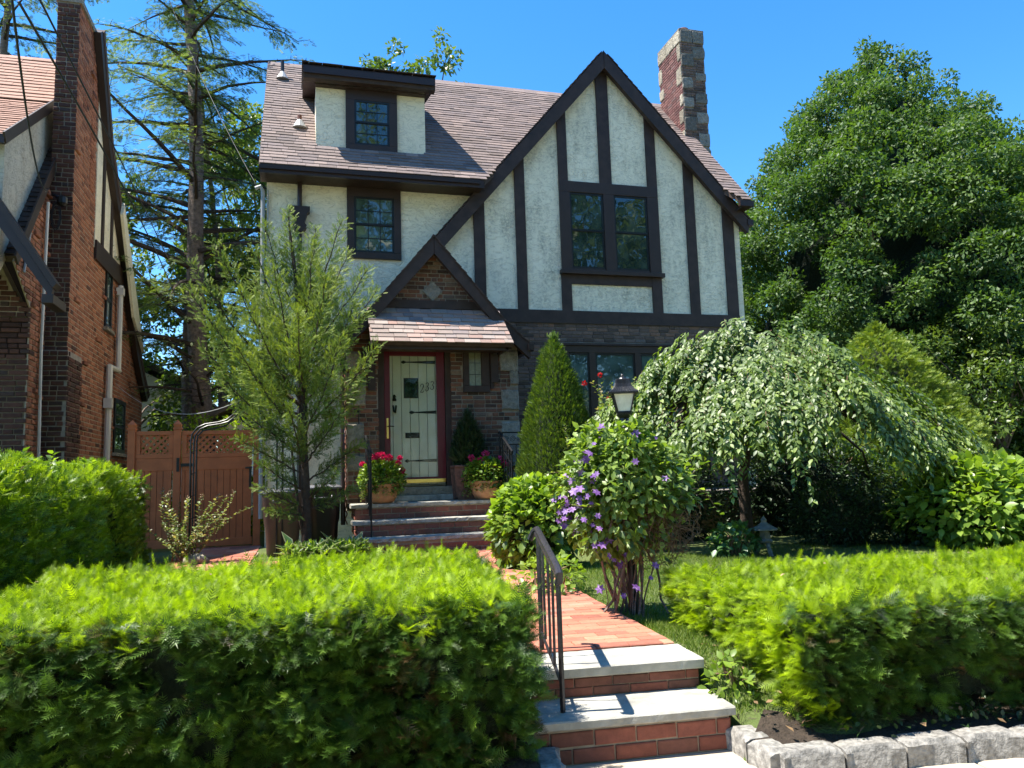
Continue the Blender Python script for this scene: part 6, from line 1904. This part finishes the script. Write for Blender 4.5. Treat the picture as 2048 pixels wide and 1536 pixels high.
leaf_bush('hydrangea_bush', 'large sunlit hydrangea bush at the far right end of the lawn', 'bush', (8.15, 7.7, .33), 1.0, 1.0, .62, .42, 5200, .12, 'hydrangea', seed=4)
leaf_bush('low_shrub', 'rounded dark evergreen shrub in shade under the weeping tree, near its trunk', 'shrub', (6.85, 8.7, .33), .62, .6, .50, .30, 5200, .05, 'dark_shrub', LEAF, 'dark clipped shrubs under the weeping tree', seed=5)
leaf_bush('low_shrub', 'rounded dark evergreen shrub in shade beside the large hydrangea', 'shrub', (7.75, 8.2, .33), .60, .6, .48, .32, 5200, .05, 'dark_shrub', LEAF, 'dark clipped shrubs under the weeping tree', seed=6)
leaf_bush('low_shrub', 'dark evergreen shrub enlarged to fill the dark behind the weeping tree trunk', 'shrub', (5.2, 10.4, .33), .9, .5, .85, .45, 6500, .06, 'dark_shrub', LEAF, 'dark clipped shrubs under the weeping tree', seed=7)  # enlarged so that the space under the canopy turns dark
leaf_bush('low_shrub', 'dark evergreen shrub put in to fill the dark before the terrace, right of the weeping tree trunk', 'shrub', (7.9, 10.5, .33), 1.7, .6, .95, .5, 9000, .07, 'dark_shrub', LEAF, 'dark clipped shrubs under the weeping tree', seed=8)  # put in to darken the terrace front under the canopy
leaf_bush('small_plant', 'small leafy plant in the shade beside the stone lantern', 'plant', (4.95, 8.15, .33), .30, .26, .22, .16, 420, .085, 'hosta', OVAL, core=False, seed=9, stems=10)
leaf_bush('barberry_bush', 'low reddish barberry bush cut by the right picture edge', 'bush', (13.2, 11.6, .3), .8, .8, .45, .25, 3000, .06, 'barberry', LEAF, seed=10)
leaf_bush('ivy_clump', 'small leafy ivy growing between the left kerb and the steps', 'plant', tuple(st(-1.12, -.12, .08)), .10, .10, .10, .08, 60, .06, 'yew_shaded', OVAL, core=False, stems=5)
leaf_bush('ivy_clump', 'tangle of ivy and weeds at the right side of the garden steps', 'plant', tuple(st(.10, .22, .14)), .10, .16, .16, .07, 170, .05, 'hydrangea', OVAL, core=False, stems=6)
leaf_bush('ground_plants', 'low mixed plants at the foot of the clematis and bush', 'plant', (2.15, 6.6, .34), .28, .5, .20, .10, 500, .06, 'hydrangea', OVAL, core=False, stems=8, seed=12)

# low ground plants on the soil under the right hedge
gp_n = 2600
u = rng.uniform(.12, 4.4, gp_n); v = rng.uniform(-.34, .25, gp_n) ; keep = vnoise(np.stack([u * 1.5, v, v], -1), 3.0, 4) > -.1
u, v = u[keep], v[keep]
P = np.stack([OO.x + UU.x * u + VV.x * v, OO.y + UU.y * u + VV.y * v, .085 + .235 * np.clip((v + .36) / .86, 0, 1) + rng.uniform(0, .06, len(u))], -1)
gp_ = tpl_mesh('ground_cover', OVAL, P, rdir(len(P), .6), rdir(len(P)) * .6 + np.array([0, 0, 1.]), rng.uniform(.02, .045, len(P)), M['dark_shrub'], None, 'stuff')
gp_['label'] = 'low dark ground cover on the soil behind the granite kerb'; gp_['category'] = 'ground cover'

# rose bush by the gate, airy
rb = thing('rose_bush', 'airy rose bush with buds in front of the garden gate', 'bush', (-1.38, 10.9, .34))
b = MB(); PP, TT, NN = [], [], []
for k in range(26):
    a_ = rng.uniform(0, 2 * math.pi); d = (math.cos(a_) * .42 + .06, math.sin(a_) * .42, 1)
    leafy_stem(b, PP, TT, NN, (-1.40 + rng.normal() * .06, 10.9 + rng.normal() * .06, .34), d, rng.uniform(.6, 1.12), 46, .14, .007)
for k in range(7):
    leafy_stem(b, PP, TT, NN, (-1.30, 10.85, .55 + .06 * k), (.9, rng.normal() * .4, .30), .50, 26, .12, .005)
b.build('stems', M['twig'], rb, kind='stuff')
finish_leaves('leaves', OVAL, M['rose_leaf'], rb, PP, TT, NN, .048)
P = np.array([tuple(p) for p in PP if p.z > 1.15]); P = P[rng.permutation(len(P))[:40]] if len(P) > 40 else P
def blossom(P, size, mat, parent, name='blossom', petals=14, dome=.7):
    n = len(P) * petals
    C_ = np.repeat(P, petals, 0); D = rdir(n, .6)
    return tpl_mesh(name, LEAF, C_ + D * (size * .35), D, rdir(n) + D, size * rng.uniform(.6, 1.0, n), mat, parent, 'stuff', rscale=1.6)
blossom(P + np.array([0, 0, .03]), .028, M['dry_leaf'], rb, 'buds', 5)

# climbing roses at the ground floor window
cr = thing('climbing_rose', 'tall rose with a few red blooms in front of the ground floor window', 'rose', (4.1, 10.2, .34))
b = MB(); PP, TT, NN = [], [], []
for k in range(30):
    a_ = rng.uniform(0, 2 * math.pi)
    leafy_stem(b, PP, TT, NN, (4.15 + rng.normal() * .25, 10.2 + rng.normal() * .15, 1.0), (math.cos(a_) * .22, math.sin(a_) * .15, 1), rng.uniform(.9, 1.75), 50, .10, .008)
b.build('stems', M['twig'], cr, kind='stuff')
finish_leaves('leaves', OVAL, M['rose_leaf'], cr, PP, TT, NN, .062)
for p_ in ((4.10, 10.0, 2.72), (3.86, 10.0, 2.60), (4.22, 10.0, 2.38)):
    P = np.tile(np.array(p_), (1, 1))
    D = rdir(46, .1); c = np.array(p_) + D * .016
    tpl_mesh('bloom', LEAF, c, D, rdir(46) + D, .030 * rng.uniform(.7, 1.1, 46), M['red_petal'], cr, rscale=1.7)

# ---- lamp post with its clematis
LX, LY = 2.33, 5.25
lpst = thing('lamp_post', 'black garden lamp post with four-sided glass lantern rising out of the clematis', 'lamp', (LX, LY, .34))
MB().tube([(LX, LY, .3), (LX, LY, 1.66)], .034, 12).build('post', M['iron'], lpst, smooth=True)
MB().lathe([(.036, 1.62), (.052, 1.66), (.055, 1.68), (.040, 1.70), (.036, 1.745), (.055, 1.765), (.058, 1.775)], (LX, LY, 0), 16).build('collar', M['iron'], lpst, smooth=True)
rot = R(24)
def sq(r_, z): return [(LX + r_ * math.cos(rot + k * math.pi / 2), LY + r_ * math.sin(rot + k * math.pi / 2), z) for k in range(4)]
def frus(r1, z1, r2, z2):
    V = sq(r1, z1) + sq(r2, z2)
    return V, [(3, 2, 1, 0), (4, 5, 6, 7), (0, 1, 5, 4), (1, 2, 6, 5), (2, 3, 7, 6), (3, 0, 4, 7)]
MB().add(*frus(.070, 1.776, .074, 1.79)).build('lantern_base', M['iron'], lpst)
lg = MB(); lo, hi = sq(.068, 1.79), sq(.112, 1.928)
for k in range(4): lg.tube([lo[k], hi[k]], .008, 4)
for ring in (lo, hi):
    for k in range(4): lg.tube([ring[k], ring[(k + 1) % 4]], .007, 4)
lg.build('lantern_frame', M['iron'], lpst)
lo2, hi2 = sq(.062, 1.795), sq(.105, 1.925)
for k in range(4):
    MB().add([lo2[k], lo2[(k + 1) % 4], hi2[(k + 1) % 4], hi2[k]], [(0, 1, 2, 3)]).build('pane', M['cloth'], lpst)
rf = MB(); n_ = 7
prof = [(.150, 1.925), (.150, 1.936), (.118, 1.952), (.092, 1.975), (.078, 2.002), (.070, 2.032), (.066, 2.036)]
for (r1, z1), (r2, z2) in zip(prof[:-1], prof[1:]): rf.add(*frus(r1, z1, r2, z2 + .0005))
# ribs on the roof
for k in range(4):
    a0, a1 = rot + k * math.pi / 2, rot + (k + 1) * math.pi / 2
    for q in np.linspace(.06, .94, 11):
        L_ = []
        for r_, z in prof[1:-1]:
            p = Vector((math.cos(a0), math.sin(a0), 0)).lerp(Vector((math.cos(a1), math.sin(a1), 0)), q) * r_
            L_.append((LX + p.x, LY + p.y, z + .003))
        rf.tube(L_, .0022, 3, cap=False)
rf.build('lantern_roof', M['iron'], lpst)
MB().lathe([(.035, 2.036), (.028, 2.046), (.012, 2.058), (.014, 2.066), (.003, 2.078)], (LX, LY, 0), 12).build('finial', M['iron'], lpst)

cl = thing('clematis', 'purple flowering clematis tangled round the lamp post by the path', 'climber', (LX, LY, .34))
b = MB()
for k in range(34):
    a_ = rng.uniform(0, 2 * math.pi); r_ = rng.uniform(.02, .12)
    pts = []
    for j in range(9):
        q = j / 8; rr = r_ * (1 + .6 * math.sin(q * 3 + k)) * (1 + q * .8) * (1.4 if j == 0 else 1)
        pts.append((LX + .0 + rr * math.cos(a_ + q * 1.5), LY + rr * math.sin(a_ + q * 1.5), .34 + q * rng.uniform(.7, .85) + rng.normal() * .01))
    b.tube(pts, rng.uniform(.004, .011), 4, cap=False)
b.build('woody_stems', M['bark'], cl, kind='stuff')
b = MB()
for k in range(420):   # bare tangle, mostly right and low
    c = Vector((LX + .17 + rng.normal() * .13, LY + rng.normal() * .15, 1.02 + rng.normal() * .15)); pts = [c]
    d = Vector(rdir(1)[0])
    for j in range(7):
        d = (d + Vector(rdir(1)[0]) * .55 + Vector((LX + .17, LY, 1.0)).lerp(c, 0) * 0).normalized()
        nx_ = pts[-1] + d * .055
        off = nx_ - Vector((LX + .15, LY, 1.03))
        if off.length > .40: d = (d - off.normalized() * 1.0).normalized(); nx_ = pts[-1] + d * .055
        pts.append(nx_)
    b.tube(pts, .0022, 3, cap=False)
b.build('bare_tangle', M['twig'], cl, kind='stuff')
n = 6400
D = rdir(n, .15); D[:, 0] -= .10; D = unit(D)
q = (1 - .5 * rng.random(n) ** 1.7)
rad = 1 + vnoise(D, 3, 3) * .2
P = D * (q * rad)[:, None] * np.array([.46, .42, .50]) + np.array([LX - .02, LY, 1.20])
ok = ~((P[:, 0] > LX - .05) & (P[:, 2] < 1.10) & (rng.random(n) < .72)) & ~((P[:, 2] < .80) & (P[:, 0] > LX - .12) & (rng.random(n) < .6))
P, D = P[ok], D[ok]; n = len(P)
lowl = rng.random(n) < .0
tpl_mesh('leaves', OVAL, P, D * .6 + rng.normal(size=(n, 3)) * .5 - np.array([0, 0, .3]), D * .6 + np.array([0, 0, .7]) + rng.normal(size=(n, 3)) * .4, .062 * rng.uniform(.6, 1.4, n), M['clematis'], cl, 'stuff', rscale=.95)
b = MB(); PP, TT, NN = [], [], []
for k in range(26):
    a_ = rng.uniform(-.6, 3.8)
    leafy_stem(b, PP, TT, NN, (LX + .3 * math.cos(a_), LY + rng.normal() * .2, 1.25 + .3 * math.sin(a_)), (math.cos(a_) + rng.normal() * .3, rng.normal() * .4, math.sin(a_) * .5 + .1), rng.uniform(.2, .36), 9, .2, .003)
b.build('shoots', M['twig'], cl, kind='stuff'); finish_leaves('leaves', OVAL, M['clematis'], cl, PP, TT, NN, .06)
# flowers: flat stars of petals
nf = 95
th = np.clip(rng.normal(3.3, .62, nf), 1.8, 4.5)
FP = np.stack([LX - .04 + .46 * np.cos(th) * rng.uniform(.7, 1.08, nf), LY - rng.uniform(-.15, .36, nf), 1.17 + .52 * np.sin(th) * rng.uniform(.6, 1.05, nf)], -1)
FP = FP[(FP[:, 2] > .70)]
xt = np.array([(LX - .03, LY - .25, 1.62), (LX + .16, LY - .2, 1.58), (LX + .09, LY - .42, 1.30), (LX - .12, LY - .42, 1.42), (LX + .0, LY - .4, .72), (LX - .14, LY - .38, .58), (LX - .04, LY - .40, .64), (LX - .33, LY - .2, .56), (LX - .2, LY - .3, .52)])
FP = np.concatenate([FP, xt])
for p_ in FP:
    nrm = Vector((rng.normal() * .4 - .25, -.7, .55 + rng.normal() * .3)).normalized()
    a0 = nrm.cross(Vector((0, 0, 1))).normalized(); b0 = nrm.cross(a0)
    k6 = 6; A2 = [a0 * math.cos(2 * math.pi * j / k6) + b0 * math.sin(2 * math.pi * j / k6) for j in range(k6)]
    tpl_mesh('flower', LEAF, np.tile(p_, (k6, 1)), np.array([tuple(v) for v in A2]), np.tile(np.array(nrm), (k6, 1)), np.full(k6, rng.uniform(.020, .042)), M['purple'], cl, rscale=1.15)

# hosta bed by the steps
hb_ = thing('hosta_bed', 'white-edged hosta plants and low greenery left of the front steps', 'plants', (.35, 10.1, .34))
PP, TT, NN = [], [], []
for (cx_, cy_) in ((.18, 10.1), (.50, 10.15), (.68, 10.2), (.33, 9.95), (-.02, 10.2), (.62, 9.95)):
    for k in range(17):
        a_ = rng.uniform(0, 2 * math.pi); el = rng.uniform(.25, 1.1)
        PP.append(Vector((cx_, cy_, .36 + rng.uniform(0, .12))) + Vector((math.cos(a_), math.sin(a_), 0)) * .05); TT.append(Vector((math.cos(a_) * math.cos(el), math.sin(a_) * math.cos(el), math.sin(el)))); NN.append(Vector((-math.cos(a_) * .5, -math.sin(a_) * .5, 1)))
A_ = [np.array([tuple(x) for x in a_]) for a_ in (PP, TT, NN)]
S_h = rng.uniform(.20, .32, len(PP))
tpl_mesh('leaf_margins', OVAL, A_[0], A_[1], A_[2], S_h, M['hosta_edge'], hb_, 'stuff', rscale=.82)
tpl_mesh('leaves', OVAL, A_[0] + unit(A_[2]) * .004 + A_[1] * .008, A_[1], A_[2], S_h * .93, M['hosta'], hb_, 'stuff', rscale=.64)
n = 1400
P = np.stack([rng.uniform(-.15, .85, n), rng.uniform(9.78, 10.35, n), rng.uniform(.36, .58, n)], -1)
tpl_mesh('low_greenery', LONG, P, rdir(n, .9), rdir(n, .5), rng.uniform(.05, .11, n), M['hydrangea'], hb_, 'stuff')

# geranium pots on the landing
def pot(x, y, label, bloom, seed, dark):
    t_ = thing('flower_pot', label, 'flower pot', (x, y, 1.01), 'geranium pots by the front door')
    MB().lathe([(.13, 0), (.17, .02), (.215, .10), (.235, .18), (.238, .235), (.255, .24), (.258, .275), (.235, .28), (.225, .24)], (x, y, 1.01), 28).build('bowl', M['terracotta'], t_, smooth=True)
    MB().lathe([(.01, .23), (.22, .24)], (x, y, 1.01), 20).build('soil', M['soil'], t_)
    n = 2100
    D = rdir(n, .5); q = 1 - .55 * rng.random(n) ** 1.5
    P = D * q[:, None] * np.array([.34, .30, .27]) + np.array([x, y, 1.36])
    tpl_mesh('leaves', OVAL, P, D + rng.normal(size=(n, 3)) * .5, D * .5 + np.array([0, 0, .9]) + rng.normal(size=(n, 3)) * .4, .052 * rng.uniform(.6, 1.3, n), M['hydrangea'], t_, 'stuff', rscale=1.3)
    b = MB(); PP, TT, NN = [], [], []
    for k in range(22):
        a_ = rng.uniform(math.pi * .8, math.pi * 2.2)
        leafy_stem(b, PP, TT, NN, (x + .22 * math.cos(a_), y + .22 * math.sin(a_), 1.30), (math.cos(a_) * .5, math.sin(a_) * .5, -.9), rng.uniform(.15, .30), 16, .1, .003)
    b.build('trailing_stems', M['twig'], t_, kind='stuff'); finish_leaves('trailing_leaves', OVAL, M['clematis'], t_, PP, TT, NN, .038)
    sb_ = MB()
    for (dx, dy, dz, r_) in bloom:
        p = np.array([x + dx, y + dy, 1.36 + dz]); m = 110
        sb_.tube([(x + dx * .4, y + dy * .4, 1.36), tuple(p)], .004, 4)
        D = rdir(m, .25)
        tpl_mesh('bloom', LEAF, p + D * r_ * .75 * rng.uniform(.5, 1.05, (m, 1)), D + rng.normal(size=(m, 3)) * .4, D, rng.uniform(.022, .032, m), M['magenta'] if dark else M['pink'], t_, rscale=1.7)
    sb_.build('flower_stalks', M['twig'], t_, kind='stuff')
pot(1.19, 11.38, 'terracotta pot of dark pink geraniums at the left of the landing', [(-.16, -.05, .30, .06), (-.08, -.12, .33, .055), (.0, .0, .34, .06), (.07, -.1, .30, .06), (-.28, 0, .22, .04), (.28, -.1, .12, .045), (.22, -.1, .22, .04), (.12, 0, .30, .05), (.26, 0, .30, .03)], 1, True)
pot(2.74, 11.38, 'terracotta pot of bright pink geraniums at the right of the landing', [(-.22, -.05, .27, .055), (-.10, -.1, .23, .05), (.0, 0, .33, .065), (.10, -.1, .12, .055), (.22, -.05, .24, .055), (.27, -.1, .17, .06), (.03, -.12, .16, .05)], 2, False)
# planter with a dwarf conifer
px_ = thing('square_planter', 'square aged planter holding a dark dwarf conifer right of the door', 'planter', (2.55, 11.68, 1.01))
MB().prism([(2.35, 1.03), (2.75, 1.03), (2.79, 1.50), (2.31, 1.50)], 11.50, 11.86).build('tub', M['planter'], px_, bevel=.02)
MB().box(2.29, 2.81, 11.48, 11.88, 1.501, 1.535).build('rim', M['planter'], px_, bevel=.01)
dc = cone_shrub('dwarf_conifer', 'dark dwarf conifer growing in the square planter', 'conifer', (2.55, 11.68, 1.53),
    [(.0, .20), (.15, .27), (.35, .22), (.55, .14), (.72, .07), (.84, .01)], 4200, .06, 'dark_shrub', FRONDN, .04)
# stone lantern statue under the tree
sl = thing('stone_lantern', 'small weathered stone lantern statue in the shade under the weeping tree', 'statue', (5.25, 8.0, .33))
s_ = MB()
for (r_, z0_, z1_) in ((.03, 0, .16),):
    for k in range(3):
        a_ = k * 2.1 + .5; s_.tube([(5.25 + .12 * math.cos(a_), 8.0 + .12 * math.sin(a_), .33), (5.25 + .07 * math.cos(a_), 8.0 + .07 * math.sin(a_), .43), (5.25 + .04 * math.cos(a_), 8.0 + .04 * math.sin(a_), .50)], [.028, .024, .03], 6)
s_.build('legs_base', M['statue'], sl, smooth=True)
MB().lathe([(.09, .49), (.10, .51), (.07, .53), (.06, .62), (.08, .63)], (5.25, 8.0, 0), 6).build('light_box', M['statue'], sl)
MB().lathe([(.15, .63), (.15, .645), (.07, .69), (.03, .72), (.035, .75), (.005, .79)], (5.25, 8.0, 0), 12).build('cap', M['statue'], sl, smooth=True)
# rock by the rose
rk = MB(); V, F = [], []
for j in range(7):
    for i in range(12):
        ph = math.pi * (j / 6 - .5); a_ = 2 * math.pi * i / 12; q = 1 + .16 * math.sin(3 * a_ + j) + rng.normal() * .05
        V.append((-1.25 + .16 * q * math.cos(ph) * math.cos(a_), 10.75 + .12 * q * math.cos(ph) * math.sin(a_), .40 + .08 * math.sin(ph) * q))
for j in range(6):
    for i in range(12): F.append((j * 12 + i, j * 12 + (i + 1) % 12, (j + 1) * 12 + (i + 1) % 12, (j + 1) * 12 + i))
solo('garden_rock', rk.add(V, F), M['stone_tan'], (-1.25, 10.75, .33), 'pale rough rock at the foot of the rose bush', 'rock', smooth=True)

tot = sum(len(o.data.loops) - 2 * len(o.data.polygons) for o in sc.objects if o.type == 'MESH')
print('triangles', tot, 'objects', len(sc.objects))
